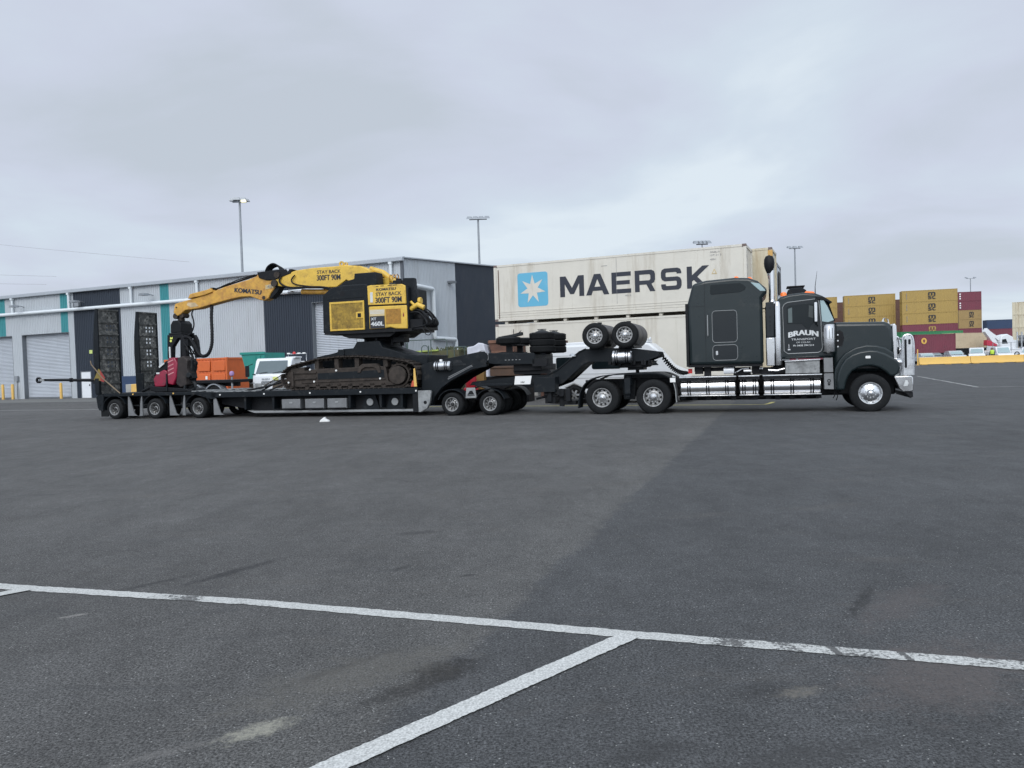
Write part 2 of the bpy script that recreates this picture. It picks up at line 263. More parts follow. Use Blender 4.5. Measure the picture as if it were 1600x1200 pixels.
# ---------------------------------------------------------------- ground
def ground_material():
    m = bpy.data.materials.new('asphalt'); m.use_nodes = True; t = m.node_tree; b = t.nodes['Principled BSDF']; L = t.links.new
    co = t.nodes.new('ShaderNodeTexCoord'); P = co.outputs['Object']; sp = t.nodes.new('ShaderNodeSeparateXYZ'); L(P, sp.inputs[0])
    mt = lambda op, a, b_=None, c=None: math_(op, a, b_, c, tree=t)
    def noise(scale, det=4, rough=0.6, stretch=None, dist=0):
        n = t.nodes.new('ShaderNodeTexNoise'); n.inputs['Scale'].default_value = scale; n.inputs['Detail'].default_value = det; n.inputs['Roughness'].default_value = rough; n.inputs['Distortion'].default_value = dist
        if stretch:
            mp = t.nodes.new('ShaderNodeMapping'); mp.inputs['Rotation'].default_value = (0, 0, stretch[0]); mp.inputs['Scale'].default_value = (stretch[1], stretch[2], 1); L(P, mp.inputs[0]); L(mp.outputs[0], n.inputs['Vector'])
        else: L(P, n.inputs['Vector'])
        return n.outputs[0]
    def rng(src, a, b_, c, d, sm=False):
        r = t.nodes.new('ShaderNodeMapRange'); r.interpolation_type = 'SMOOTHSTEP' if sm else 'LINEAR'
        for k, v in zip(('From Min', 'From Max', 'To Min', 'To Max'), (a, b_, c, d)): r.inputs[k].default_value = v
        L(src, r.inputs['Value']); return r.outputs[0]
    def mix(f, a, b_):
        n = t.nodes.new('ShaderNodeMixRGB')
        if isinstance(f, (int, float)): n.inputs[0].default_value = f
        else: L(f, n.inputs[0])
        for i, v in ((1, a), (2, b_)):
            if isinstance(v, tuple): n.inputs[i].default_value = (*v, 1)
            else: L(v, n.inputs[i])
        return n.outputs[0]
    # the seam between the old surface (left) and the newer one (right)
    e_ = mt('ADD', mt('SUBTRACT', sp.outputs[0], mt('MULTIPLY', sp.outputs[1], 0.3551)), 1.887)
    edge = mt('ADD', e_, mt('MULTIPLY', mt('SUBTRACT', noise(2.2, 6, .7), 0.5), 0.5))
    new = rng(edge, -0.03, 0.06, 0, 1)
    col = mix(new, (0.087, 0.0855, 0.083), (0.067, 0.0685, 0.070))
    band = mt('MULTIPLY', rng(edge, -1.3, -0.05, 0, 1, True), mt('SUBTRACT', 1.0, new))       # bleached strip along the seam
    col = mix(mt('MULTIPLY', band, 0.3), col, (0.112, 0.111, 0.105))
    big = rng(noise(0.25, 5, 0.6), 0.3, 0.7, 0.86, 1.14)
    mid = rng(noise(1.7, 8, 0.78, (0.3, 1, 0.45)), 0.3, 0.7, 0.76, 1.24)
    grain = rng(noise(75, 2, 0.8), 0.36, 0.64, 0.3, 1.7); grain2 = mt('MULTIPLY', rng(noise(26, 5, 0.9), 0.35, 0.65, 0.68, 1.32), rng(noise(7, 6, 0.9), 0.32, 0.68, 0.8, 1.2))
    sc_ = t.nodes.new('ShaderNodeVectorMath'); sc_.operation = 'SCALE'; L(col, sc_.inputs[0]); L(mt('MULTIPLY', mt('MULTIPLY', big, mid), mt('MULTIPLY', grain, grain2)), sc_.inputs['Scale']); col = sc_.outputs[0]
    vo = t.nodes.new('ShaderNodeTexVoronoi'); vo.inputs['Scale'].default_value = 42; L(P, vo.inputs['Vector'])
    speck = mt('MULTIPLY', mt('LESS_THAN', vo.outputs['Distance'], 0.17), mt('GREATER_THAN', noise(9, 2), 0.52))
    rnd = t.nodes.new('ShaderNodeSeparateColor'); L(vo.outputs['Color'], rnd.inputs[0])
    speck = mt('MULTIPLY', speck, mt('GREATER_THAN', rnd.outputs[0], 0.6))
    col = mix(mt('MULTIPLY', speck, 0.75), col, (0.42, 0.42, 0.4))
    # scuffs along the driving direction
    sn = noise(1.1, 7, 0.72, (-0.45, 0.5, 2.6), 0.3); col = mix(rng(sn, 0.57, 0.72, 0, 0.5), col, (0.05, 0.052, 0.055))
    sn2 = noise(0.8, 7, 0.75, (-0.5, 0.7, 1.8), 0.4); col = mix(rng(sn2, 0.56, 0.74, 0, 0.4), col, (0.115, 0.104, 0.092))
    # individual oil and dust stains
    fine = rng(noise(30, 5, 0.85), 0.4, 0.56, 0.45, 1.15)
    vc = t.nodes.new('ShaderNodeTexVoronoi'); vc.feature = 'DISTANCE_TO_EDGE'; vc.inputs['Scale'].default_value = 0.33
    wp = t.nodes.new('ShaderNodeTexNoise'); wp.inputs['Scale'].default_value = 1.6; wp.inputs['Detail'].default_value = 7; L(P, wp.inputs['Vector']); va = t.nodes.new('ShaderNodeVectorMath'); va.operation = 'MULTIPLY_ADD'; L(wp.outputs['Color'], va.inputs[0]); va.inputs[1].default_value = (1.1, 1.1, 0); L(P, va.inputs[2]); L(va.outputs[0], vc.inputs['Vector'])
    crack = mt('MULTIPLY', mt('LESS_THAN', vc.outputs['Distance'], 0.0018), rng(noise(0.35, 3), 0.52, 0.6, 0, 1))
    col = mix(mt('MULTIPLY', crack, 0.6), col, (0.03, 0.03, 0.03))
    def blob(cx, cy, a, sx, sy, c, amt, ns=6):
        nonlocal col
        mp = t.nodes.new('ShaderNodeMapping'); mp.vector_type = 'TEXTURE'; mp.inputs['Location'].default_value = (cx, cy, 0); mp.inputs['Rotation'].default_value = (0, 0, a); mp.inputs['Scale'].default_value = (sx, sy, 1); L(P, mp.inputs[0])
        ln = t.nodes.new('ShaderNodeVectorMath'); ln.operation = 'LENGTH'; L(mp.outputs[0], ln.inputs[0])
        d = mt('ADD', ln.outputs['Value'], mt('MULTIPLY', mt('SUBTRACT', noise(ns, 8, 0.8), 0.5), 3.2))
        col = mix(mt('MULTIPLY', rng(d, 1.15, 0.25, 0, amt, True), fine), col, c)
    blob(-0.42, 4.13, 0.5, 0.24, 0.16, (0.018, 0.017, 0.016), 1.0, 9)
    blob(-0.55, 3.93, 0.75, 0.45, 0.1, (0.028, 0.027, 0.026), 0.8, 8); blob(-1.0, 4.2, 0.75, 0.5, 0.05, (0.035, 0.034, 0.033), 0.6, 9)
    blob(-1.22, 3.5, 0.62, 0.2, 0.085, (0.3, 0.29, 0.24), 0.95, 22)
    blob(-1.6, 3.3, 0.55, 0.3, 0.05, (0.2, 0.19, 0.18), 0.4, 18)
    blob(-3.1, 5.29, 0.5, 0.12, 0.03, (0.26, 0.25, 0.23), 0.8, 12)
    blob(-0.9, 4.1, 0.6, 0.8, 0.3, (0.13, 0.122, 0.106), 0.5, 5)
    blob(-2.35, 6.35, 0.95, 0.55, 0.08, (0.025, 0.025, 0.026), 0.85, 9); blob(-2.9, 6.05, 0.8, 0.35, 0.06, (0.03, 0.03, 0.03), 0.8, 9); blob(-0.95, 6.3, .9, .14, .05, (.03, .03, .03), .7, 9); blob(-1.0, 7.6, .3, .3, .1, (.04, .04, .04), .6, 7); blob(-.4, 6.0, .5, .1, .04, (.03, .03, .03), .8, 9)
    blob(-3.6, 6.0, 0.4, 0.5, 0.09, (0.05, 0.05, 0.05), 0.45, 8)
    blob(2.2, 3.9, 0.6, 0.75, 0.4, (0.11, 0.095, 0.09), 0.7, 4)
    blob(2.5, 5.0, 0.75, 0.7, 0.18, (0.1, 0.088, 0.085), 0.6, 5)
    blob(2.3, 5.1, 0.95, 0.5, 0.06, (0.025, 0.025, 0.025), 0.8, 9); blob(1.2, 3.75, .2, .25, .12, (.03, .03, .03), .6, 16); blob(.55, 3.2, .3, .25, .1, (.03, .03, .03), .6, 12)
    blob(1.35, 3.72, 0.3, 0.14, 0.07, (0.18, 0.165, 0.14), 0.6, 12)
    blob(1.1, 3.1, 0.3, 0.5, 0.12, (0.045, 0.045, 0.045), 0.6, 7)
    blob(3.5, 6.4, 0.9, 0.5, 0.1, (0.05, 0.052, 0.052), 0.4, 7)
    L(col, b.inputs['Base Color'])
    L(rng(noise(2.0, 4), 0.3, 0.7, 0.72, 0.9), b.inputs['Roughness']); b.inputs['Specular IOR Level'].default_value = 0.35
    bp = t.nodes.new('ShaderNodeBump'); bp.inputs['Strength'].default_value = 0.8; bp.inputs['Distance'].default_value = 0.012
    L(mt('ADD', noise(110, 3, 0.7), mt('MULTIPLY', noise(30, 3), 0.5)), bp.inputs['Height']); L(bp.outputs[0], b.inputs['Normal'])
    return m
asphalt = ground_material()
g = MB(); g.add([(-1500, -300, 0), (1500, -300, 0), (1500, 2500, 0), (-1500, 2500, 0)], [(0, 1, 2, 3)])
single('ground', g, asphalt, kind='structure', smooth=0)
def paint(name, base, wear, thr):
    m = bpy.data.materials.new(name); m.use_nodes = True; t = m.node_tree; b = t.nodes['Principled BSDF']; L = t.links.new
    co = t.nodes.new('ShaderNodeTexCoord'); n = t.nodes.new('ShaderNodeTexNoise'); n.inputs['Scale'].default_value = 38; n.inputs['Detail'].default_value = 6; n.inputs['Roughness'].default_value = 0.75; L(co.outputs['Object'], n.inputs['Vector'])
    n2 = t.nodes.new('ShaderNodeTexNoise'); n2.inputs['Scale'].default_value = 2.3; n2.inputs['Detail'].default_value = 5; L(co.outputs['Object'], n2.inputs['Vector'])
    s = math_('ADD', math_('MULTIPLY', n.outputs[0], 0.55, tree=t), math_('MULTIPLY', n2.outputs[0], 0.45, tree=t), tree=t)
    sp = t.nodes.new('ShaderNodeSeparateXYZ'); L(co.outputs['Object'], sp.inputs[0])
    bx = t.nodes.new('ShaderNodeMapRange'); bx.inputs['From Min'].default_value = 1.0; bx.inputs['From Max'].default_value = 1.35; bx.inputs['To Min'].default_value = 0; bx.inputs['To Max'].default_value = wear; L(sp.outputs[0], bx.inputs['Value'])
    s = math_('ADD', s, bx.outputs[0], tree=t)
    if wear:                              # two cracks across the line, a rubbed-away edge and a dirty stretch
        for c0, hw, am in ((1.745, .022, .22), (2.085, .02, .22), (1.2, .1, .06), (1.5, .09, .06), (-2.55, .28, .075), (-2.0, .1, .1)):
            d_ = math_('ABSOLUTE', math_('SUBTRACT', math_('ADD', sp.outputs[0], math_('MULTIPLY', math_('SUBTRACT', n.outputs[0], .5, tree=t), .09, tree=t), tree=t), c0, tree=t), tree=t)
            mr = t.nodes.new('ShaderNodeMapRange'); mr.interpolation_type = 'SMOOTHSTEP'; mr.inputs['From Min'].default_value = hw; mr.inputs['From Max'].default_value = hw * .5; mr.inputs['To Min'].default_value = 0; mr.inputs['To Max'].default_value = am; L(d_, mr.inputs['Value'])
            s = math_('ADD', s, mr.outputs[0], tree=t)
    r = t.nodes.new('ShaderNodeMapRange'); r.inputs['From Min'].default_value = thr; r.inputs['From Max'].default_value = thr + 0.05; L(s, r.inputs['Value'])
    v = t.nodes.new('ShaderNodeMixRGB'); L(r.outputs[0], v.inputs[0]); v.inputs[1].default_value = (*base, 1); v.inputs[2].default_value = (0.11, 0.11, 0.108, 1)
    n3 = t.nodes.new('ShaderNodeTexNoise'); n3.inputs['Scale'].default_value = 90; L(co.outputs['Object'], n3.inputs['Vector'])
    r3 = t.nodes.new('ShaderNodeMapRange'); r3.inputs['From Min'].default_value = 0.3; r3.inputs['From Max'].default_value = 0.7; r3.inputs['To Min'].default_value = 0.62; r3.inputs['To Max'].default_value = 1.18; L(n3.outputs[0], r3.inputs['Value'])
    sc2 = t.nodes.new('ShaderNodeVectorMath'); sc2.operation = 'SCALE'; L(v.outputs[0], sc2.inputs[0]); L(r3.outputs[0], sc2.inputs['Scale'])
    L(sc2.outputs[0], b.inputs['Base Color']); b.inputs['Roughness'].default_value = 0.8
    bp = t.nodes.new('ShaderNodeBump'); bp.inputs['Distance'].default_value = 0.004; bp.inputs['Strength'].default_value = 0.8; L(n3.outputs[0], bp.inputs['Height']); L(bp.outputs[0], b.inputs['Normal'])
    return m
linew = paint('line_white', (0.5, 0.505, 0.485), 0.075, 0.572); linewn = paint('line_white_bright', (0.54, 0.545, 0.525), 0.0, 0.62); liney = paint('line_yellow', (0.6, 0.52, 0.16), 0.0, 0.66)
def strip(name, pts, wd, m, z, n=120, rag=0.012):
    """a painted stripe with slightly ragged edges along a polyline on the ground"""
    P = [Vector((x, y, 0)) for x, y in pts]; tot = sum((P[i + 1] - P[i]).length for i in range(len(P) - 1)); mb = MB(); vs = []
    for k in range(n + 1):
        d = tot * k / n; i = 0
        while i < len(P) - 2 and d > (P[i + 1] - P[i]).length: d -= (P[i + 1] - P[i]).length; i += 1
        u = (P[i + 1] - P[i]).normalized(); q = P[i] + u * d; nn = Vector((-u.y, u.x, 0))
        for sg in (1, -1): vs.append(q + nn * sg * (wd / 2 + random.uniform(-rag, rag)) + Vector((0, 0, z)))
    mb.add(vs, [(2 * k, 2 * k + 1, 2 * k + 3, 2 * k + 2) for k in range(n)]); return single(name, mb, m, kind='structure', smooth=0)
strip('white_line', [(-9.0, 7.9), (-4.13, 6.10), (-1.88, 5.46), (0.59, 4.605), (1.72, 4.235), (3.2, 3.75), (6.0, 2.9)], 0.122, linew, 0.004, 420, 0.006)
strip('white_line', [(0.66, 4.56), (-0.79, 3.15), (-2.8, 1.2)], 0.125, linewn, 0.008, 200, 0.004)
strip('white_line', [(-3.84, 6.0), (-5.4, 4.6)], 0.12, linew, 0.008, 60, 0.006)
strip('yellow_line', [(9.35, 27.5), (8.72, 26.3), (8.5, 26.22), (5.5, 27.6), (-6, 32.9), (-16, 37.5)], 0.14, liney, 0.004, 60, 0.01)
strip('white_line', [(26.9, 50.9), (20.4, 33.6)], 0.12, linew, 0.004, 60); strip('white_line', [(20.4, 33.6), (26, 31.6), (40, 27)], 0.1, linew, 0.0045, 60)
strip('white_line', [(-40, 46.5), (-18, 38)], 0.12, linew, 0.004, 60)

# ---------------------------------------------------------------- warehouse: frame x = along the front towards the right (0 at the corner), y = away
FB = ((-6.84, 49.72, 0), math.atan2(-0.4006, 0.9162))
ap = MB(); ap.box(-60, 4, -6.5, 0.0, -0.1, 0.006); single('concrete_apron', ap, mat('apron', (0.15, 0.15, 0.142), 0.85, 0, 0.12, 0.5, dirt=(0.1, 0.1, 0.1), dirt_amt=0.3, dirt_scale=0.5), kind='structure', frame=FB, smooth=0)
wh = Thing('warehouse', 'long grey steel warehouse with teal stripes, dark bays and roller doors', 'building', FB)
def ribbed(mb, u0, u1, z0, z1, y=0.0, pitch=0.2, dep=0.035, axis='x'):
    n = max(1, int(round((u1 - u0) / pitch))); p = (u1 - u0) / n; pts = []
    for k in range(n):
        a = u0 + k * p; pts += [(a, 0), (a + p * 0.62, 0), (a + p * 0.7, -dep), (a + p * 0.92, -dep)]
    pts.append((u1, 0)); vs = []
    for a, d in pts:
        zt = z1(a) if callable(z1) else z1
        for zq in (z0, zt): vs.append((a, y + d, zq) if axis == 'x' else (y - d, a, zq))
    mb.add(vs, [(2 * i, 2 * i + 2, 2 * i + 3, 2 * i + 1) for i in range(len(pts) - 1)])
D = [(-38.85 - 5.9, -38.6, 5.36), (-37.35, -31.55, 5.38), (-7.3, -3.7, 6.3)]       # roller doors u0,u1,top
TOPZ = 8.55
rz = lambda v: 8.8 + (0.0631 * v if v < 14 else 0.0631 * (28 - v))
rzw = lambda v: rz(v) - 0.1
def panel(u0, u1, z0, z1, m, name='wall_panel', axis='x', label=None):
    mb = MB(); ribbed(mb, u0, u1, z0, z1, axis=axis); part(wh, name, mb, m, smooth=20, label=label)
for u0, u1, z0 in ((-62, -46.2, 0), (-46.2, -44.75, 0), (-44.75, -40.2, 5.36), (-39.35, -38.6, 5.36), (-38.6, -37.35, 0), (-37.35, -32.45, 5.38), (-31.6, -30.9, 0), (-25.6, -21.35, 0.3), (-20.45, -11.45, 0.3), (-3.7, -0.12, 0.3)):
    panel(u0, u1, z0, TOPZ, clad)
for u0, u1, z0 in ((-30.9, -25.6, 0), (-11.45, -7.3, 0), (-7.3, -3.7, 6.3)): panel(u0, u1, z0, TOPZ, cladd, label='dark blue grey cladding')
for u0, u1, z0 in ((-40.2, -39.35, 5.36), (-32.45, -31.6, 5.38), (-21.35, -20.45, 0.3)): panel(u0, u1, z0, TOPZ, teal, 'teal_stripe')
panel(0, 7.25, 0.1, rzw, clad, axis='y'); panel(7.25, 20.75, 0.1, rzw, cladd, axis='y', label='dark blue grey cladding'); panel(20.75, 28, 0.1, rzw, clad, axis='y')
bk = MB(); bk.box(-62, -0.3, 27.6, 27.9, 0, 8.6); bk.box(-62, -61.8, 0.2, 27.6, 0, 8.5); part(wh, 'back_wall', bk, clad)
rf = MB()
rf.prism([(-62.2, 8.72), (0.2, 8.72)] [::1] + [(0.2, 8.8), (-62.2, 8.8)], -0.12, 0.0)
rf.add([(-62.2, -0.1, 8.78), (0.15, -0.1, 8.78), (0.15, 14, 9.69), (-62.2, 14, 9.69), (0.15, 28.1, 8.78), (-62.2, 28.1, 8.78), (-62.2, -0.1, 8.7), (0.15, -0.1, 8.7), (0.15, 14, 9.6), (0.15, 28.1, 8.7)],
       [(0, 1, 2, 3), (3, 2, 4, 5), (1, 7, 8, 2), (2, 8, 9, 4)]); part(wh, 'roof', rf, roofm, smooth=0)
gt = MB(); gt.box(-62.2, 0.18, -0.3, -0.04, 8.5, 8.77); part(wh, 'gutter', gt, roofm, bevel=0.03)
bt = MB(); bt.box(0.0, 0.05, 0, 0.12, 0, 8.7); bt.box(-0.12, 0.06, -0.06, 0.0, 0, 8.5); part(wh, 'corner_dark_strip', bt, mat('strip_dark', (0.09, 0.1, 0.115), 0.5))  # dark strip running down the building corner
pl = MB(); pl.box(-25.6, -11.45, -0.03, 0.1, 0, 0.3); part(wh, 'plinth', pl, concr); pl = MB(); pl.box(-3.7, -0.12, -0.03, 0.1, 0, 0.3); part(wh, 'plinth', pl, concr)
for i, (a, b, tz) in enumerate(D):
    fr = MB(); fr.box(a - 0.02, a + 0.03, 0.0, 0.45, 0, tz); fr.box(b - 0.03, b + 0.02, 0.0, 0.45, 0, tz); fr.box(a + .03, b - .03, 0.0, 0.45, tz - 0.04, tz + 0.01)
    rd = MB(); vs = []; nz = int(tz / 0.115)
    for k in range(nz * 4 + 1):
        z = tz * k / (nz * 4); vs += [(a + 0.03, 0.35 - 0.022 * math.sin(2 * PI * k / 4) , z), (b - 0.03, 0.35 - 0.022 * math.sin(2 * PI * k / 4), z)]
    rd.add(vs, [(2 * k, 2 * k + 1, 2 * k + 3, 2 * k + 2) for k in range(nz * 4)])
    r = part(wh, 'roller_door', rd, rollerm, smooth=50); part(wh, 'frame', fr, jamb, parent=r)
    bb = MB(); bb.box(a + .04, b - .04, 0.28, 0.33, 0.02, 0.16); part(wh, 'bottom_rail', bb, jamb, parent=r)
pd = MB(); pd.box(-30.25, -29.2, -0.07, -0.04, 0.02, 2.08); pdo = part(wh, 'door', pd, white_p, bevel=0.01)
q = MB(); q.box(-30.33, -30.26, -0.08, 0, 0, 2.15); q.box(-29.19, -29.12, -0.08, 0, 0, 2.15); q.box(-30.26, -29.19, -.08, 0, 2.09, 2.15); part(wh, 'frame', q, jamb, parent=pdo)
q = MB(); q.box(-29.35, -29.28, -0.12, -0.07, 0.98, 1.1); part(wh, 'handle', q, black, parent=pdo)
dp = MB(); dp.tube([(-62, -0.24, 7.2), (-0.0, -0.24, 7.08), (0.12, -.2, 7.07), (0.24, -0.05, 7.06), (0.24, 3.4, 6.98), (0.24, 3.52, 6.93), (0.24, 3.56, 6.8), (0.24, 3.56, 3.75), (0.24, 3.6, 3.64), (0.24, 3.7, 3.6), (0.24, 6.5, 3.58), (0.24, 6.62, 3.52), (0.24, 6.66, 3.4), (0.24, 6.66, 0)], 0.14, 12); part(wh, 'drain_pipe', dp, pipe_w)
for x in (-59, -52, -45.1, -38.1, -31.17, -24.19, -17.43, -10.5, -0.75):
    q = MB(); q.tube([(x, -0.2, 8.5), (x, -0.2, 7.2)], 0.1, 10); q.box(x - .12, x + .12, -.32, -.1, 8.35, 8.5); part(wh, 'downpipe', q, pipe_w)
def wall_light(x, z):
    q = MB(); q.tube([(x, -0.02, z + .05), (x, -0.35, z + 0.12), (x, -0.7, z + 0.1)], 0.035, 6); q.prism([(x - 0.3, z), (x - 0.2, z + 0.16), (x + 0.2, z + .16), (x + 0.3, z)], -1.15, -0.6); part(wh, 'wall_light', q, galv, bevel=0.01)
wall_light(-36.86, 7.64); wall_light(-22.02, 7.66); wall_light(-29.6, 7.6)
q = MB(); q.box(0.04, 0.5, 6.0, 6.5, 7.6, 7.75); part(wh, 'wall_light', q, jamb)
q = MB(); q.box(-30.5, -30.0, -.25, -.04, 7.35, 7.75); part(wh, 'junction_box', q, galv)
q = MB(); q.box(-38.3, -37.9, -.2, -.04, 1.5, 1.95); q.tube([(-38.1, -.1, 1.5), (-38.1, -.1, 0.05)], 0.04, 6); part(wh, 'electrical_box', q, galv)
for i, (x, lb) in enumerate(((-39.2, 'yellow bollard left of the leftmost roller door gap, nearest the left picture edge'), (-37.95, 'yellow bollard just left of the wide roller door'), (-32.0, 'yellow bollard at the right side of the wide roller door'))):
    q = MB(); q.lathe([(0.11, 0), (0.11, 1.2), (0.09, 1.27), (0.001, 1.3)], (x, -0.6, 0), 'z', 16); single('bollard', q, bolly, lb, 'bollard', 'yellow bollards along the warehouse', frame=FB, at=(x, -0.6, 0))
q = MB(); q.box(-26.2, -22.0, -1.2, -0.15, 0, 1.66); single('low_wall', q, navy, 'low navy blue wall seen between the two raised trailer ramps', 'wall', frame=FB, at=(-24, -0.6, 0), bevel=0.02)
q = MB()
for k in range(7):
    a = random.uniform(0, 6); q.lathe([(.001, 0.25), (0.2, .22), (0.32, 0.1), (0.38, 0)], (-39.9 - 0.25 * k + random.uniform(-.1, .1), -1 + random.uniform(-.3, .3), 0), 'z', 9)
single('black_bags', q, rubber, 'low heap of black bags by the left roller door', 'bags', frame=FB, at=(-40.5, -1, 0))

# ---------------------------------------------------------------- trucks' frame: x = forward (minus distance behind the steer axle), y = away from the camera, y=0 at the near tyre faces
FT = ((10.092, 21.510, 0), math.radians(-17.92))
def S(pts): return [(-s, z) for s, z in pts]
# wheels ---------------------------------------------------------
def tyre_mesh(r, wd, rr, seg=56):
    mb = MB(); g_ = 0.012
    prof = [(rr, 0.02), (rr + 0.02, 0.0), (rr + (r - rr) * 0.45, -0.012), (r - 0.045, 0.004), (r - 0.012, 0.022)]
    gr = [(r - 0.002, 0.04)]
    n = 4
    for k in range(n):
        c = 0.04 + (wd - 0.08) * (k + 0.5) / n; gr += [(r, c - 0.014), (r - g_, c - 0.010), (r - g_, c + 0.010), (r, c + 0.014)]
    gr += [(r - 0.002, wd - 0.04)]
    prof += gr + [(r - 0.012, wd - 0.022), (r - 0.045, wd - 0.004), (rr + (r - rr) * 0.45, wd + 0.012), (rr + 0.02, wd), (rr, wd - 0.02), (rr, 0.02)]
    mb.lathe(prof, (0, 0, 0), 'y', seg); return mesh('tyre', mb, rubber, 40)
def rim_mesh(rr, kind):
    mb = MB()
    # flange and barrel
    if kind == 'steer':
        mb.lathe([(rr + .012, .012), (rr + .01, -.004), (rr - .012, -.002), (rr - .02, .02), (rr - .04, .035), (rr * .62, -.005), (rr * .5, -.02), (rr * .34, -.03), (rr * .3, -.05), (rr * .22, -.1), (0.0001, -.115)], (0, 0, 0), 'y', 40)
    else:
        d = 0.13; mb.lathe([(rr + .012, .012), (rr + .01, -.004), (rr - .012, -.002), (rr - .02, .02), (rr - .035, d)], (0, 0, 0), 'y', 40)
        # disc with hand holes
        N_ = 10; ra, rb = rr * 0.66, rr * 0.84; seg = 4
        for a0, a1, rs in ((rr - .035, rb, 0), (ra, rr * 0.45, 0)):
            mb.lathe([(a0, d), (a1, d - .012), (a1, d + .03)], (0, 0, 0), 'y', 40)
        for k in range(N_):
            vs = []
            for j in range(seg + 1):
                a = 2 * PI * (k + 0.55 * j / seg) / N_; vs += [(math.cos(a) * ra, d - .012, math.sin(a) * ra), (math.cos(a) * rb, d - .012, math.sin(a) * rb)]
            mb.add(vs, [(2 * j, 2 * j + 1, 2 * j + 3, 2 * j + 2) for j in range(seg)])
        mb.lathe([(rr * .45, d - .01), (rr * .4, d - .06), (rr * .2, d - .07)], (0, 0, 0), 'y', 30)
    return mesh('rim', mb, alu if kind == 'steer' else rimsteel, 30)
def hub_mesh(rr, kind):
    mb = MB(); d = 0.13 if kind != 'steer' else 0.02
    if kind == 'drive_cap': mb.lathe([(rr * .34, d - .08), (rr * .33, d - .12), (rr * .2, d - .15), (0.0001, d - .155)], (0, 0, 0), 'y', 24)
    elif kind != 'steer': mb.lathe([(rr * .33, d - .03), (rr * .3, d - .07), (rr * .24, d - .08), (rr * .22, d - .11), (0.0001, d - .12)], (0, 0, 0), 'y', 20)
    N_ = 10; rn = rr * (.52 if kind != 'steer' else .44)
    for k in range(N_):
        a = 2 * PI * k / N_; mb.cyl((math.cos(a) * rn, 0, math.sin(a) * rn), 0.017, d - .06, d, 'y', 6)
    if kind == 'steer':
        for k in range(10):
            a = 2 * PI * k / 10 + .3; mb.cyl((math.cos(a) * rr * .8, 0, math.sin(a) * rr * .8), 0.02, -0.003 + .012, 0.02, 'y', 8)
    return mesh('hub', mb, alu if kind.startswith('drive') or kind == 'steer' else hubdark, 30)
def inner_mesh(rr):
    mb = MB(); mb.cyl((0, 0, 0), rr - .03, 0.2, 0.22, 'y', 24); return mesh('brake_drum', mb, hubdark)
T_BIG, T_SM = tyre_mesh(0.525, 0.28, 0.29), tyre_mesh(0.385, 0.235, 0.225); T_ST = tyre_mesh(0.535, 0.31, 0.3)
R_ = {'steer': rim_mesh(0.3, 'steer'), 'drive': rim_mesh(0.29, 'drive'), 'small': rim_mesh(0.225, 'small')}
H_ = {'steer': hub_mesh(0.3, 'steer'), 'drive': hub_mesh(0.29, 'drive'), 'drive_cap': hub_mesh(0.29, 'drive_cap'), 'small': hub_mesh(0.225, 'small')}
B_ = {'drive': inner_mesh(0.29), 'small': inner_mesh(0.225)}
def wheel(t, s, y, z, kind, far=False, full=True):
    """one tyre; near ones carry rim and hub"""
    me = {'steer': T_ST, 'drive': T_BIG, 'drive_cap': T_BIG, 'small': T_SM}[kind]; kk = 'drive' if kind == 'drive_cap' else kind
    o = inst(t, 'wheel', me, (-s, y, z), rot=(0, random.uniform(0, 6), PI if far else 0))
    if full:
        inst(t, 'rim', R_[kk], (0, 0, 0), o); inst(t, 'hub', H_[kind], (0, 0, 0), o)
        if kk in B_: inst(t, 'brake_drum', B_[kk], (0, 0, 0), o)
    return o
# ================================================================= the tractor
tk = Thing('semi_truck', 'dark grey bonneted sleeper-cab truck with chrome tanks and bull bar', 'truck', FT)
for y0 in (0.75, 1.65):
    q = MB(); q.box(-8.35, 0.5, y0, y0 + .09, 0.78, 1.06); part(tk, 'chassis_rail', q, black)
q = MB(); q.prism(S([(5.0, 1.45), (5.02, 3.3), (4.86, 3.88), (4.47, 3.965), (3.65, 4.0), (3.25, 3.97), (3.0, 3.87), (2.72, 3.6), (2.76, 3.5), (2.87, 3.36), (2.87, 1.42)]), 0.1, 2.45)
sleeper = part(tk, 'sleeper', q, truck_grey, bevel=0.09, seg=4)
q = MB(); q.box(-5.09, -5.01, 0.14, 2.4, 1.4, 3.3); q.prism(S([(5.04, 1.38), (5.04, 1.45), (2.9, 1.42), (2.9, 1.36)]), 0.16, 2.4); part(tk, 'sleeper_edge', q, black, parent=sleeper)
def loop_tube(pts, y, r): 
    P_ = [(x, y, z) for x, z in pts]; return P_ + [P_[0], P_[1]]
def flush(t, name, poly, y0, y1, m, parent=None, bevel=0.006): 
    q_ = MB(); q_.prism(poly, y0, y1); return part(t, name, q_, m, parent=parent, bevel=bevel)
win = [(-4.31, 3.53), (-3.5, 3.56), (-3.36, 3.62), (-3.33, 3.7), (-3.38, 3.76), (-3.5, 3.83), (-4.31, 3.82), (-4.34, 3.79), (-4.34, 3.56)]
flush(tk, 'sleeper_window', win, 0.09, 0.12, glassdark, sleeper)
flush(tk, 'front_quarter_window', S([(3.2, 3.83), (2.95, 3.78), (2.8, 3.6), (2.78, 3.55), (2.93, 3.56)]), 0.09, 0.12, glasssky, sleeper)
for zb, zt in ((2.1, 3.04), (1.57, 2.02)):
    rr_ = rrect(-4.31, -3.6, zb, zt, 0.1); d_ = flush(tk, 'luggage_door', rr_, 0.092, 0.13, panel_grey, sleeper)
    q = MB(); q.tube(loop_tube(rr_, 0.09, 0), 0.008, 6); part(tk, 'door_seal', q, seal, parent=d_)
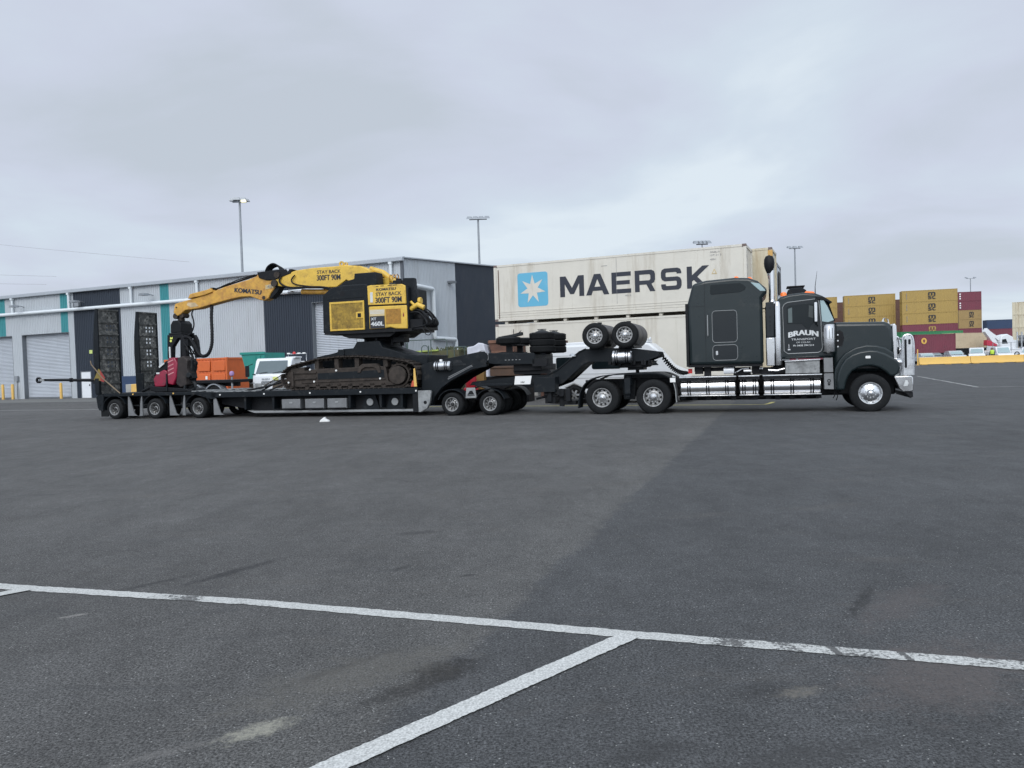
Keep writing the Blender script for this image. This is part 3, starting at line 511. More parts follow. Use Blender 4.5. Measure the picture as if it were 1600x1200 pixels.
q = MB(); q.tube([(-4.44, 0.1, 2.3), (-4.44, 0.04, 2.32), (-4.44, 0.04, 2.9), (-4.44, 0.1, 2.92)], 0.018, 8); part(tk, 'grab_handle', q, seal, parent=sleeper)
q = MB(); q.prism(rrect(-4.22, -4.16, 1.73, 1.85, .02), 0.06, 0.1); part(tk, 'hatch_latch', q, chrome, parent=sleeper)
q = MB(); q.box(-4.515, -4.505, 0.098, 0.13, 1.5, 3.88); q.box(-4.99, -4.515, 0.098, 0.13, 3.195, 3.205); part(tk, 'panel_seam', q, black, parent=sleeper)
q = MB(); q.box(-.86, -.855, .405, .43, 1.75, 2.48); part(tk, 'hood_seam', q, black)
for s_, y_ in ((3.6, 0.6), (3.22, 0.75), (3.22, 1.75), (3.6, 1.9)):
    q = MB(); z_ = 3.99 if s_ > 3.4 else 3.96; q.prism([(-s_ - .08, z_), (-s_ + .1, z_), (-s_ + .03, z_ + .09), (-s_ - .05, z_ + .09)], y_, y_ + .12); part(tk, 'marker_light', q, orange_l, bevel=0.015)
# cab
q = MB(); q.prism(S([(2.45, 1.55), (2.48, 3.26), (2.38, 3.36), (2.12, 3.43), (1.75, 3.46), (1.42, 3.42), (1.22, 3.33), (1.13, 3.2), (0.93, 2.55), (0.96, 1.55)]), 0.22, 2.3)
cab = part(tk, 'cab', q, truck_grey, bevel=0.07, seg=3)
door_o = [(-2.3, 1.78), (-2.32, 3.05), (-2.27, 3.14), (-2.18, 3.19), (-1.42, 3.25), (-1.34, 3.2), (-1.29, 2.6), (-1.26, 1.85), (-1.3, 1.75), (-1.38, 1.71), (-2.2, 1.7)]
dr = flush(tk, 'cab_door', door_o, 0.212, 0.26, panel_grey, cab)
q = MB(); q.tube(loop_tube(door_o, 0.205, 0), 0.013, 6); part(tk, 'door_seal', q, seal, parent=dr)
flush(tk, 'door_window', [(-2.2, 2.57), (-2.21, 3.04), (-2.13, 3.1), (-1.55, 3.13), (-1.47, 3.08), (-1.46, 2.62), (-1.55, 2.5), (-1.6, 2.4), (-1.68, 2.41), (-1.8, 2.55)], 0.203, 0.23, glassdark, dr, 0.004)
flush(tk, 'quarter_window', [(-1.44, 2.5), (-1.45, 3.08), (-1.38, 3.14), (-1.36, 2.6)], 0.2, 0.23, glassdark, dr, 0.004)
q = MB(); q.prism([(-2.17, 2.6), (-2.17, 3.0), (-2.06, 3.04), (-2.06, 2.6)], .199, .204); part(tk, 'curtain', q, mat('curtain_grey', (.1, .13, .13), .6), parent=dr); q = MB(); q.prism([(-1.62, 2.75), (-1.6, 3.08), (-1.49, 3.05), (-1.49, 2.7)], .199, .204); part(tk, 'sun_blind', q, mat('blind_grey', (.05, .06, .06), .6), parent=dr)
q = MB(); q.box(-2.2, -2.13, .195, .21, 1.8, 1.84); q.tube([(-2.17, .2, 1.98), (-2.17, .17, 1.97), (-2.17, .17, 1.86), (-2.17, .2, 1.85)], .014, 6); part(tk, 'door_handle', q, chrome, parent=dr)
flush(tk, 'windscreen_side', S([(1.3, 3.22), (1.2, 3.2), (1.1, 3.0), (0.94, 2.62), (1.1, 2.57), (1.26, 2.6)]), 0.205, 0.23, glasssky, cab, 0.004)
q = MB(); q.add([(-1.1, .32, 3.16), (-1.1, 2.2, 3.16), (-.93, 2.2, 2.6), (-.93, .32, 2.6)], [(0, 1, 2, 3)]); q.add([(-1.12, .32, 3.16), (-1.12, 2.2, 3.16), (-.95, 2.2, 2.6), (-.95, .32, 2.6)], [(0, 1, 2, 3)])
for v_ in range(len(q.v)): q.v[v_] = (q.v[v_][0] + 0.03, q.v[v_][1], q.v[v_][2])
part(tk, 'windscreen', q, glasssky, parent=cab, smooth=0)
q = MB(); q.prism(S([(1.42, 3.32), (1.2, 3.3), (0.98, 3.14), (1.0, 3.11), (1.2, 3.2), (1.4, 3.24)]), 0.16, 2.36); part(tk, 'sun_visor', q, black, bevel=0.01)
q = MB(); q.prism(rrect(-1.48, -1.4, 2.58, 3.14, 0.03), -0.12, 0.02); mir = part(tk, 'mirror', q, chrome, bevel=0.01)
q = MB(); q.tube([(-1.44, -.05, 3.12), (-1.42, .1, 3.24), (-1.4, .25, 3.3)], .014, 6); q.tube([(-1.44, -.05, 2.6), (-1.4, .1, 2.5), (-1.36, .25, 2.46)], .014, 6); q.tube([(-1.44, -.05, 3.12), (-1.44, -.05, 2.6)], .012, 6); part(tk, 'mirror_arm', q, black, parent=mir)
q = MB(); q.prism(S([(2.18, 3.42), (2.14, 3.6), (2.05, 3.67), (1.75, 3.67), (1.63, 3.58), (1.58, 3.44)]), 0.9, 1.8); ac = part(tk, 'air_conditioner', q, machdark, bevel=0.03)
q = MB(); q.box(-2.16, -1.66, 0.95, 1.75, 3.7, 3.725); q.box(-2.1, -2.06, 1., 1.04, 3.66, 3.7); q.box(-1.76, -1.72, 1., 1.04, 3.64, 3.7); part(tk, 'roof_rack', q, black, parent=ac)
q = MB(); q.lathe([(.09, 0), (.09, .05), (.075, .1), (.0001, .13)], (-2.27, .75, 3.42), 'z', 16); part(tk, 'beacon', q, red_l if 0 else orange_l)
for y_ in (.45, .8, 1.25, 1.7, 2.05):
    q = MB(); q.prism([(-1.72, 3.45), (-1.42, 3.42), (-1.45, 3.48), (-1.66, 3.51)], y_ - .05, y_ + .05); part(tk, 'marker_light', q, orange_l, bevel=0.01)
q = MB(); q.tube([(-1.42, .3, 3.3), (-1.42, .26, 3.62), (-1.36, .26, 4.05)], [.018, .01, .004], 6); part(tk, 'antenna', q, black)
# hood, fenders, grille
q = MB(); q.prism(S([(0.97, 1.1), (0.97, 2.56), (0.8, 2.565), (-.4, 2.53), (-.55, 2.48), (-.63, 2.3), (-.66, 1.9), (-.66, 1.1)]), 0.42, 2.1); hood = part(tk, 'hood', q, truck_grey, bevel=0.12, seg=5)
q = MB()
for s_ in (.82, .82, .82): pass
for k, z_ in enumerate((2.2, 2.03, 1.86)): q.cyl((-.83, .41, z_), .022, -.01, .02, 'y', 10)
part(tk, 'hood_latch', q, chrome, parent=hood)
q = MB(); q.prism(S([(.9, 1.9), (.86, 2.28), (.78, 2.34), (.7, 2.28), (.66, 2.1), (.72, 1.86)]), .413, .43); part(tk, 'hood_vent', q, black, parent=hood, bevel=0.004)
q = MB(); q.prism(S([(-.62, 1.15), (-.6, 2.4), (-.66, 2.47), (-.71, 2.4), (-.74, 1.15)]), 0.45, 2.07); gr_ = part(tk, 'grille', q, chrome, bevel=0.02)
q = MB(); q.tube([(.46, 1.26, 2.5), (.52, 1.26, 2.66), (.6, 1.26, 2.62), (.64, 1.26, 2.45)], .02, 6); q.prism([(.42, 2.52), (.48, 2.66), (.5, 2.56), (.58, 2.5), (.5, 2.5)], 1.2, 1.23); part(tk, 'hood_ornament', q, chrome)
arc_o = [(0.92, 0.62), (0.91, 0.9), (0.88, 1.12), (0.8, 1.32), (.68, 1.5), (.5, 1.63), (.3, 1.70), (.05, 1.735), (-.15, 1.71), (-.36, 1.62), (-.55, 1.5), (-.7, 1.38), (-.72, 1.2), (-.66, 1.03), (-.52, .98)]
arc_i = [(-.45, 1.0), (-.33, 1.13), (-.18, 1.23), (0., 1.285), (.18, 1.28), (.35, 1.24), (.5, 1.15), (.6, 1.02), (.67, .85), (.71, .62)]
def arch(mb, o, i, y0, y1):
    """curved fender sheet: outer face plus a crowned top"""
    mb.prism(S(o + i), y0, y1)
for y0, y1 in ((0.0, 0.6), (1.93, 2.52)):
    q = MB(); arch(q, arc_o, arc_i, y0, y1); f_ = part(tk, 'front_fender', q, truck_grey, bevel=0.05, seg=4)
    q = MB(); o2 = [(0.99, .62), (.98, 1.0), (.94, 1.25), (.83, 1.48), (.66, 1.67), (.4, 1.82), (.1, 1.88), (-.15, 1.86), (-.38, 1.78), (-.6, 1.62)]; q.prism(S(o2 + [(-.6, 1.4), (-.3, 1.5), (.3, 1.5), (.7, 1.2), (.8, .62)]), y0 + .16 if y0 < 1 else y0 - .1, y1 + (0.1 if y0 < 1 else -.16)); part(tk, 'fender_flare', q, truck_grey, parent=f_, bevel=0.04, seg=3)
q = MB(); q.prism(rrect(-.16, -.03, 1.5, 1.57, .015), -.012, .02); part(tk, 'side_indicator', q, white_sign)
q = MB(); q.lathe([(.0001, -.0), (.1, .0), (.12, -.06), (.11, -.16), (.0001, -.19)], (.8, .25, 1.36), 'x', 20); part(tk, 'headlight', q, chrome)
q = MB(); q.lathe([(.0001, -.0), (.1, .0), (.12, -.06), (.11, -.16), (.0001, -.19)], (.8, 2.27, 1.36), 'x', 20); part(tk, 'headlight', q, chrome)
# chrome bumper, bull bar
q = MB(); q.prism([(.56, .98), (1.0, .98), (1.05, .94), (1.06, .58), (1.0, .54), (.78, .54), (.7, .62)], 0.08, 2.44); bp_ = part(tk, 'bumper', q, chrome, bevel=0.025, seg=3)
q = MB(); q.prism([(.82, .54), (1.04, .54), (1.05, .4), (.98, .36)], .12, 2.4); part(tk, 'bumper_lip', q, black, parent=bp_, bevel=0.015)
q = MB()
for y_ in (.18, 2.34):
    q.tube(smooth_path([(.78, y_, 1.0), (.8, y_, 1.6), (.82, y_, 2.0), (.87, y_, 2.1), (.98, y_, 2.12), (1.06, y_, 2.03), (1.09, y_, 1.7), (1.07, y_, 1.0)], 4), .032, 8)
    q.box(.86, .9, y_ - .02, y_ + .02, .98, 2.1)
for z_ in (1.12, 1.42, 1.72, 2.05): q.tube([(1.06, .18, z_), (1.08, .5, z_), (1.08, 2.0, z_), (1.06, 2.34, z_)], .03, 8)
bb_ = part(tk, 'bull_bar', q, alu)
for y_ in (.14, 2.36):
    q = MB(); q.prism([(.81, 1.0), (.83, 1.95), (.87, 2.07), (.95, 2.11), (1.02, 2.07), (1.055, 1.95), (1.065, 1.0)], y_, y_ + .02); bpl = part(tk, 'bull_bar_plate', q, alu, parent=bb_, bevel=0.005)
q = MB(); q.prism(rrect(.85, .91, 1.2, 2.0, .03), .134, .142); part(tk, 'plate_slot', q, machdark, parent=bb_); q = MB(); q.prism(rrect(.95, 1.01, 1.85, 2.0, .03), .134, .142); part(tk, 'plate_slot', q, machdark, parent=bb_)
for y_ in (.3, 2.2):
    q = MB(); q.lathe([(.0001, -.09), (.09, -.08), (.12, -.02), (.12, .02), (.0001, .04)], (1.08, y_, 1.7), 'x', 20); part(tk, 'driving_light', q, chrome, parent=bb_)
    q = MB(); q.lathe([(.0001, -.16), (.09, -.14), (.115, -.03), (.0001, -.02)], (1.06, y_, 1.7), 'x', 16); part(tk, 'lamp_back', q, black, parent=bb_)
q = MB(); q.prism([(.8, .7), (.85, .86), (.9, .86), (.93, .78), (.9, .7)], .068, .08); part(tk, 'bumper_emblem', q, decal_w, parent=bp_, bevel=0.003)
# air cleaners
for yc in (.14, 2.36):
    q = MB(); q.lathe([(.0001, 1.68), (.12, 1.68), (.165, 1.72), (.17, 1.76), (.172, 2.06), (.178, 2.065), (.178, 2.09), (.172, 2.095), (.172, 2.4), (.165, 2.42), (.165, 2.47), (.14, 2.5), (.0001, 2.52)], (-1.09, yc, 0), 'z', 32); acl = part(tk, 'air_cleaner', q, chrome)
    q = MB()
    for k in range(12):
        a = 2 * PI * k / 12; q.box(-1.09 + math.cos(a) * .173 - .006, -1.09 + math.cos(a) * .173 + .006, yc + math.sin(a) * .173 - .006, yc + math.sin(a) * .173 + .006, 2.1, 2.39)
    part(tk, 'intake_grate', q, hubdark, parent=acl)
# exhausts
for yc in (.27, 2.2):
    q = MB(); q.lathe([(.075, 1.36), (.11, 1.38), (.115, 1.45), (.115, 3.1), (.1, 3.2), (.07, 3.24)], (-2.47, yc, 0), 'z', 20); q.lathe([(.068, 3.2), (.068, 4.15)], (-2.6, yc, 0), 'z', 16); q.lathe([(.09, 3.18), (.09, 3.26), (.068, 3.3)], (-2.6, yc, 0), 'z', 16)
    ex = part(tk, 'exhaust_stack', q, chrome)
    q = MB(); q.lathe([(.072, 4.08), (.1, 4.14), (.135, 4.24), (.15, 4.36), (.14, 4.48), (.1, 4.57), (.0001, 4.61)] if yc < 1 else [(.072, 4.08), (.1, 4.2), (.11, 4.35), (.09, 4.45), (.0001, 4.47)], (-2.66 + (0 if yc < 1 else .06), yc, 0), 'z', 20); part(tk, 'exhaust_tip', q, black if yc < 1 else chrome, parent=ex)
    q = MB(); q.prism([(-2.79, 2.2), (-2.79, 3.22), (-2.56, 3.24), (-2.56, 2.2)], yc - .14, yc - .09); hs = part(tk, 'heat_shield', q, panel_grey, bevel=.02)
    q = MB(); q.prism([(-2.79, 1.36), (-2.79, 2.19), (-2.56, 2.19), (-2.56, 1.36)], yc - .14, yc - .09); part(tk, 'lower_shield', q, chrome, parent=hs, bevel=.02)
    q = MB()
    for z_ in (2.4, 2.53, 2.66, 2.79, 3.05): q.cyl((-2.675, yc - .143, z_), .022, -.002, .003, 'y', 10)
    part(tk, 'shield_hole', q, black, parent=hs)
# tanks and steps
def tank(t, s0, s1, yc, zc, r, straps, m=chrome, sm=black):
    q = MB(); q.lathe([(.0001, 0), (r * .8, .01), (r, .05), (r, s0 - s1 - .05), (r * .8, s0 - s1 - .01), (.0001, s0 - s1)], (-s0, yc, zc), 'x', 40); o = part(t, 'fuel_tank', q, m)
    for k in range(straps):
        x_ = -s0 + (s0 - s1) * (k + .5) / straps
        q = MB(); q.lathe([(r + .001, -.05), (r + .012, -.048), (r + .012, -.018), (r + .001, -.016)], (x_, yc, zc), 'x', 40); q.lathe([(r + .001, .016), (r + .012, .018), (r + .012, .048), (r + .001, .05)], (x_, yc, zc), 'x', 40); part(t, 'strap', q, sm, parent=o)
    return o
for s0, s1, n_ in ((5.32, 3.66, 3), (3.6, 3.0, 2), (2.92, 1.29, 3)):
    ta = tank(tk, s0, s1, .45, .76, .29, n_)
    q = MB(); q.box(-s0, -s1, .1, .75, 1.06, 1.1); part(tk, 'step_plate', q, alu, parent=ta, bevel=.01)
    q = MB(); q.box(-s0, -s1, .13, .16, .98, 1.045)
    part(tk, 'step_edge', q, black, parent=ta)
    q = MB(); q.box(-s0 + .02, -s1 - .02, .1, .3, .5, .535); part(tk, 'lower_step', q, chrome, parent=ta, bevel=.012)
    q = MB()
    for k in range(5):
        x_ = -s0 + .12 + (s0 - s1 - .24) * k / 4 + random.uniform(-.05, .05); h_ = random.uniform(.05, .1); q.box(x_ - .07, x_ + .07, .3, .5, .46 - h_, .47)
    part(tk, 'tank_bracket', q, black, parent=ta)
    tank(tk, s0, s1, 2.05, .76, .29, 1)
q = MB(); q.prism(S([(2.28, 1.12), (2.28, 1.47), (1.35, 1.5), (1.35, 1.12)]), .12, .6); tb = part(tk, 'step_box', q, deckgrey, bevel=.015)
q = MB(); q.prism(S([(2.3, 1.46), (2.3, 1.5), (1.33, 1.53), (1.33, 1.49)]), .08, .6); part(tk, 'tread_plate', q, chrome, parent=tb, bevel=.008)
for x_ in (-2.17, -1.47):
    q = MB(); q.tube([(x_, .12, 1.24), (x_, .09, 1.25), (x_, .09, 1.36), (x_, .12, 1.37)], .01, 6); part(tk, 'box_latch', q, chrome, parent=tb)
q = MB(); q.prism(S([(1.24, .65), (1.24, 1.1), (.99, 1.1), (.98, .64)]), .14, .5); kp = part(tk, 'kick_panel', q, boxgrey, bevel=.01)
q = MB(); q.prism(S([(1.24, 1.13), (1.24, 1.55), (1.0, 1.55), (.99, 1.13)]), .15, .5); part(tk, 'upper_kick_panel', q, boxgrey, bevel=.01)
q = MB(); q.lathe([(.028, 0), (.05, .0), (.05, .006), (.028, .006)], (-1.11, .132, .89), 'y', 16); q.box(-1.14, -1.08, .133, .139, .76, .8); q.box(-1.15, -1.07, .133, .139, .81, .83); part(tk, 'emblem', q, black, parent=kp)
q = MB(); q.tube([(-.93, .3, .62), (-.96, .3, .45), (-1.0, .3, .38)], .015, 6); q.tube([(-.9, .3, .62), (-.88, .3, .42), (-.92, .3, .32)], .015, 6); part(tk, 'mud_strap', q, black)
q = MB(); q.box(-8.2, .35, .86, 1.64, .5, 1.04); q.box(-2.6, .7, .7, 1.8, .45, 1.5); part(tk, 'driveline', q, black, bevel=.05); q = MB(); q.box(-5.4, -1.3, .75, 1.75, .35, .5); part(tk, 'air_tanks', q, black, bevel=.06)
# clutter under the sleeper
q = MB()
for x_, y_, z_, a, b, c in ((-4.75, .35, 1.28, .12, .2, .11), (-4.5, .4, 1.22, .1, .2, .16), (-3.5, .5, 1.22, .25, .3, .12), (-3.1, .45, 1.26, .12, .3, .1), (-4.3, .6, 1.3, .6, .3, .06), (-2.7, .5, 1.22, .5, .3, .1)): q.box(x_ - a, x_ + a, y_, y_ + b, z_ - c, z_ + c)
part(tk, 'chassis_boxes', q, black, bevel=.01)
q = MB(); q.cyl((-4.02, .32, 1.26), .1, 0, .3, 'x', 16); part(tk, 'filter', q, white_p)
q = MB(); q.cyl((-3.45, .34, 1.24), .05, 0, .22, 'x', 12); q.cyl((-3.0, .34, 1.3), .045, 0, .1, 'x', 12); q.tube([(-3.7, .3, 1.18), (-3.5, .28, 1.3), (-3.3, .3, 1.32)], .02, 6); q.tube([(-2.75, .25, 1.24), (-2.5, .22, 1.22), (-2.3, .24, 1.27)], .03, 8); part(tk, 'fittings', q, alu)
q = MB(); q.box(-5.06, -4.94, .3, .34, 1.2, 1.34); part(tk, 'tail_reflector', q, red_l)
# drive wheels
wheel(tk, .05, 0.0, .525, 'steer'); wheel(tk, .05, 2.5, .525, 'steer', far=True)
for s_, kd in ((7.68, 'drive'), (6.1, 'drive_cap')):
    wheel(tk, s_, 0, .52, kd); wheel(tk, s_, .33, .52, 'drive', full=False); wheel(tk, s_, 2.17, .52, 'drive', far=True, full=False); wheel(tk, s_, 2.5, .52, kd, far=True)
    q = MB(); q.cyl((-s_, 0, .52), .1, .5, 2.0, 'y', 12); q.lathe([(.001, -.3), (.22, -.2), (.25, 0), (.22, .2), (.001, .3)], (-s_, 1.25, .55), 'y', 14); part(tk, 'axle', q, black)
q = MB(); q.cyl((-.05, 0, .5), .07, .3, 2.2, 'y', 12); part(tk, 'axle', q, black)
q = MB(); q.prism(S([(6.75, .42), (7.1, .42), (7.15, 1.05), (6.7, 1.05)]), .62, .75); q.box(-6.98, -6.8, .05, .1, .62, 1.1); q.cyl((-6.9, .3, .9), .13, 0, .3, 'z', 14); q.box(-6.97, -6.83, .2, .3, .5, .9); part(tk, 'suspension', q, machdark, bevel=.01)
def sheet(t, name, pts, y0, y1, th, m, parent=None):
    """a bent plate following pts (s,z), thickness th"""
    P_ = [Vector((-s_, 0, z_)) for s_, z_ in pts]; vs = []
    for i_, p_ in enumerate(P_):
        d_ = (P_[min(i_ + 1, len(P_) - 1)] - P_[max(i_ - 1, 0)]).normalized(); n_ = Vector((-d_.z, 0, d_.x)) * th
        for y_ in (y0, y1): vs += [(p_.x, y_, p_.z), (p_.x + n_.x, y_, p_.z + n_.z)]
    fs = []
    for i_ in range(len(P_) - 1):
        a, b = 4 * i_, 4 * i_ + 4; fs += [(a, a + 2, b + 2, b), (a + 1, b + 1, b + 3, a + 3), (a, b, b + 1, a + 1), (a + 2, a + 3, b + 3, b + 2)]
    fs += [(0, 1, 3, 2), (4 * len(P_) - 4, 4 * len(P_) - 2, 4 * len(P_) - 1, 4 * len(P_) - 3)]
    q_ = MB(); q_.add(vs, fs); return part(t, name, q_, m, parent=parent, smooth=40)
for y0, y1 in ((.03, .64), (1.88, 2.48)):
    sheet(tk, 'rear_fender', [(p_.x, p_.z) for p_ in smooth_path([(8.43, 0, .2), (8.4, 0, .5), (8.34, 0, .75), (8.15, 0, 1.0), (7.85, 0, 1.14), (7.4, 0, 1.2), (6.6, 0, 1.22), (5.95, 0, 1.21), (5.65, 0, 1.1), (5.5, 0, .98)], 4)], y0, y1, .03, machdark)
    sheet(tk, 'mudflap', [(5.5, .98), (5.44, .7), (5.42, .34)], y0, y1, .02, deckgrey)
q = MB(); q.box(-5.58, -5.42, -.005, .01, .95, 1.08); nb = part(tk, 'side_plate', q, white_sign, bevel=.004)
q = MB(); q.prism(S([(7.0, 1.06), (7.1, 1.22), (6.0, 1.26), (5.7, 1.14), (5.7, 1.06)]), .7, 1.8); part(tk, 'fifth_wheel', q, darkmetal, bevel=.02)
# coiled air lines
for k, (y_, r_) in enumerate(((.95, .015), (1.15, .015))):
    P_ = []; n_ = 170
    for i_ in range(n_ + 1):
        t_ = i_ / n_; x_ = -6.0 + .95 * t_; z_ = 1.86 - .66 * t_ - .22 * math.sin(PI * t_); a_ = t_ * 2 * PI * 19; amp = .065 * min(1, 6 * t_, 6 * (1 - t_)); P_.append((x_ + amp * math.cos(a_) * .6, y_ + amp * math.sin(a_), z_ + amp * math.cos(a_) * .8))
    q = MB(); q.tube(P_, r_, 5); part(tk, 'air_hose', q, black if k == 0 else rubber)
# door lettering
letter(tk, 'BRAUN', -1.77, .21, 2.24, .8, .15, decal_w, .035, arc=.06); letter(tk, 'TRANSPORT', -1.77, .21, 2.11, .66, .055, decal_w, .0); letter(tk, 'OF COLAC', -1.77, .21, 2.02, .38, .04, decal_w, .0); letter(tk, 'Ph 0408 394 514', -1.77, .21, 1.93, .56, .05, decal_w, .01)

# ================================================================= the dolly with the raised gooseneck
dl = Thing('jeep_dolly', 'black twin-axle dolly with raised gooseneck coupled onto the truck', 'trailer', FT, at=(-10.5, 0, 0))
neckp = S([(10.4, 1.27), (9.6, 1.27), (9.25, 1.42), (8.5, 1.98), (8.3, 2.06), (7.4, 2.06), (6.9, 2.04), (6.0, 1.9), (5.95, 1.76), (6.4, 1.6), (8.2, 1.64), (8.4, 1.55), (9.05, .99), (9.6, .8), (10.4, .9)])
q = MB(); q.prism(neckp, .62, .7); q.prism(neckp, 1.9, 1.98); q.prism(S([(10.4, 1.2), (9.6, 1.2), (9.22, 1.35), (8.3, 2.0), (6.1, 1.85), (6.4, 1.68), (8.2, 1.7), (9.05, 1.06), (10.4, .95)]), .7, 1.9)
gn = part(dl, 'gooseneck', q, machdark, bevel=.012)
q = MB(); q.prism(S([(9.6, 1.29), (9.25, 1.44), (8.5, 2.0), (8.3, 2.08), (8.3, 2.05), (8.5, 1.96), (9.25, 1.4), (9.6, 1.25)]), .58, .74); part(dl, 'neck_flange', q, machdark, parent=gn)
q = MB(); q.prism(S([(7.5, 1.6), (7.2, 1.42), (6.4, 1.42), (6.15, 1.62)]), .8, 1.8); q.box(-7.0, -6.5, .9, 1.7, 1.34, 1.44); q.cyl((-6.75, 1.3, 0), .06, 1.2, 1.42, 'z', 10)
for k in range(9): x_ = -7.6 + random.random() * 1.5; q.box(x_, x_ + .1, .6, .8, 1.48 + random.uniform(0, .05), 1.64)
part(dl, 'kingpin_plate', q, black, bevel=.01)
ta = tank(dl, 7.41, 6.76, .4, 1.77, .2, 2, alu)
ta.name = 'air_tank'
q = MB(); q.lathe([(.11, 0), (.07, .05), (.04, .06), (.0001, .08)], (-8.72, .6, 1.86), 'z', 12); q.box(-8.85, -8.6, .5, .62, 1.84, 1.86); part(dl, 'lamp', q, alu)
q = MB(); q.prism(S([(12.3, .98), (12.2, 1.1), (10.5, 1.25), (9.2, 1.25), (9.2, .98)]), .6, .72); q.prism(S([(12.3, .98), (12.2, 1.1), (10.5, 1.25), (9.2, 1.25), (9.2, .98)]), 1.9, 2.02); q.box(-12.2, -9.3, .72, 1.9, 1.0, 1.1)
q.box(-9.9, -9.2, .1, .6, .72, 1.2); q.box(-11.9, -10.6, .05, .6, .96, 1.04); part(dl, 'frame', q, machdark, bevel=.012)
q = MB(); q.box(-9.6, -9.25, .3, 2.2, .35, .75); q.box(-9.15, -9.0, .4, .5, .25, .8); q.tube([(-9.9, .35, .5), (-9.4, .3, .62), (-9.0, .35, .55)], .04, 8); q.box(-9.0, -8.6, .4, 1.9, .3, .42)
for k in range(6): x_ = -9.7 + random.random(); q.box(x_, x_ + .15, .2, .4, .4 + random.random() * .3, .8)
part(dl, 'valve_cluster', q, black, bevel=.01)
q = MB(); q.prism(S([(10.54, .99), (10.5, 1.26), (9.95, 1.26), (10.0, .99)]), .03, .05); sg = part(dl, 'sign_board', q, white_sign)
letter(dl, 'HV', -10.25, .03, 1.06, .13, .06, decal_k, .02, parent=sg)
for s_ in (12.72, 11.38):
    for y_, fr_, fl_ in ((0, False, True), (.27, False, False), (.74, False, False), (1.01, False, False), (2.0, True, False), (2.27, True, False), (2.75, True, False), (3.02, True, True)): wheel(dl, s_, y_, .385, 'small', far=fr_, full=fl_)
    q = MB(); q.cyl((-s_, 0, .38), .07, .1, 2.9, 'y', 10); part(dl, 'axle', q, black)
    sheet(dl, 'fender', [(s_ + .5 * math.cos(a) * -1 * -1, .42 + .44 * math.sin(a)) for a in [math.radians(x_) for x_ in (15, 35, 55, 75, 90, 105, 125, 145, 165)]], .0, .55, .025, machdark)
    sheet(dl, 'fender', [(s_ + .5 * math.cos(a), .42 + .44 * math.sin(a)) for a in [math.radians(x_) for x_ in (15, 35, 55, 75, 90, 105, 125, 145, 165)]], 2.5, 3.05, .025, machdark)
q = MB(); q.prism(S([(12.24, .58), (12.2, .92), (11.9, .92), (11.85, .58)]), .03, .045); mf = part(dl, 'mudflap', q, deckgrey)
q = MB(); q.prism(S([(12.16, .7), (12.08, .82), (12.0, .82), (11.93, .7)]), .022, .03); q.box(-12.17, -11.92, .022, .03, .66, .685); part(dl, 'mudflap_mark', q, black, parent=mf)
# spare wheels on top of the gooseneck, two rows of tyres lying across it
for s_, lb in ((7.9, 'row of spare tyres across the gooseneck, the rear one with battered silver rim'), (6.96, 'row of spare tyres across the gooseneck, the front one nearer the cab')):
    t_ = Thing('spare_axle', lb, 'spare wheels', FT, at=(-s_, .2, 2.06), group='spare wheels on the gooseneck')
    o = inst(t_, 'wheel', T_SM, (-s_, .2, 2.46), scale=(1.06, 1, 1.06)); inst(t_, 'rim', R_['small'], (0, 0, 0), o); inst(t_, 'hub', H_['drive'], (0, .0, 0), o, scale=(.8, 1, .8)); inst(t_, 'brake_drum', B_['small'], (0, 0, 0), o)
    q = MB(); q.lathe([(.0001, .3), (.37, .3), (.4, .34), (.4, 1.2), (.392, 1.21), (.392, 1.25), (.4, 1.26), (.4, 2.3), (.37, 2.34), (.0001, 2.34)], (-s_, .2, 2.46), 'y', 36); part(t_, 'cover', q, mat('dusty_rubber', (.045, .043, .045), .5, 0, .15, 3, dirt=(.09, .075, .065), dirt_amt=.35))
    q = MB(); q.prism(S([(s_ + .25, 2.05), (s_ + .2, 2.2), (s_ - .2, 2.2), (s_ - .25, 2.05)]), .5, 2.2); part(t_, 'cradle', q, black)
    q = MB(); q.box(-s_ - .05, -s_ + .07, .95, 1.1, 2.86, 2.91); part(t_, 'cover_cap', q, black)

# ================================================================= low loader
ll = Thing('low_loader', 'long black low loader trailer carrying the yellow forestry machine', 'trailer', FT, at=(-20, 0, 0))
WD = 3.2
q = MB()
np_ = S([(13.95, .5), (13.95, 1.72), (13.66, 1.8), (11.8, 2.1), (11.66, 2.1), (11.56, 2.02), (11.54, 1.8), (11.6, 1.68), (12.1, 1.6), (12.9, 1.22), (13.3, .96), (13.55, .65), (13.66, .34), (13.9, .3)])
q.prism(np_, .35, .41); q.prism(np_, 2.6, 2.66); q.prism(S([(13.9, 1.0), (13.9, 1.6), (12.0, 1.95), (11.7, 1.9), (12.2, 1.68)]), .41, 2.6); ng = part(ll, 'neck', q, machdark, bevel=.01)
q = MB(); q.prism(S([(12.1, 1.6), (12.9, 1.22), (13.3, .96), (13.55, .65), (13.66, .34), (13.55, .34), (13.45, .62), (13.2, .92), (12.8, 1.18), (12.05, 1.52), (11.55, 1.6), (11.55, 1.68)]), .25, .5); part(ll, 'neck_flange', q, machdark, parent=ng, bevel=.008)
q = MB(); q.prism(S([(12.95, 1.2), (12.97, 1.23), (12.08, 1.63), (12.06, 1.6)]), .3, .34); q.prism(S([(12.95, 1.27), (12.96, 1.29), (12.1, 1.67), (12.09, 1.65)]), .33, .35); part(ll, 'neck_trim', q, boxgrey, parent=ng)
q = MB(); q.cyl((-11.85, .33, 1.86), .05, 0, .03, 'y', 14); part(ll, 'pivot_pin', q, black, parent=ng)
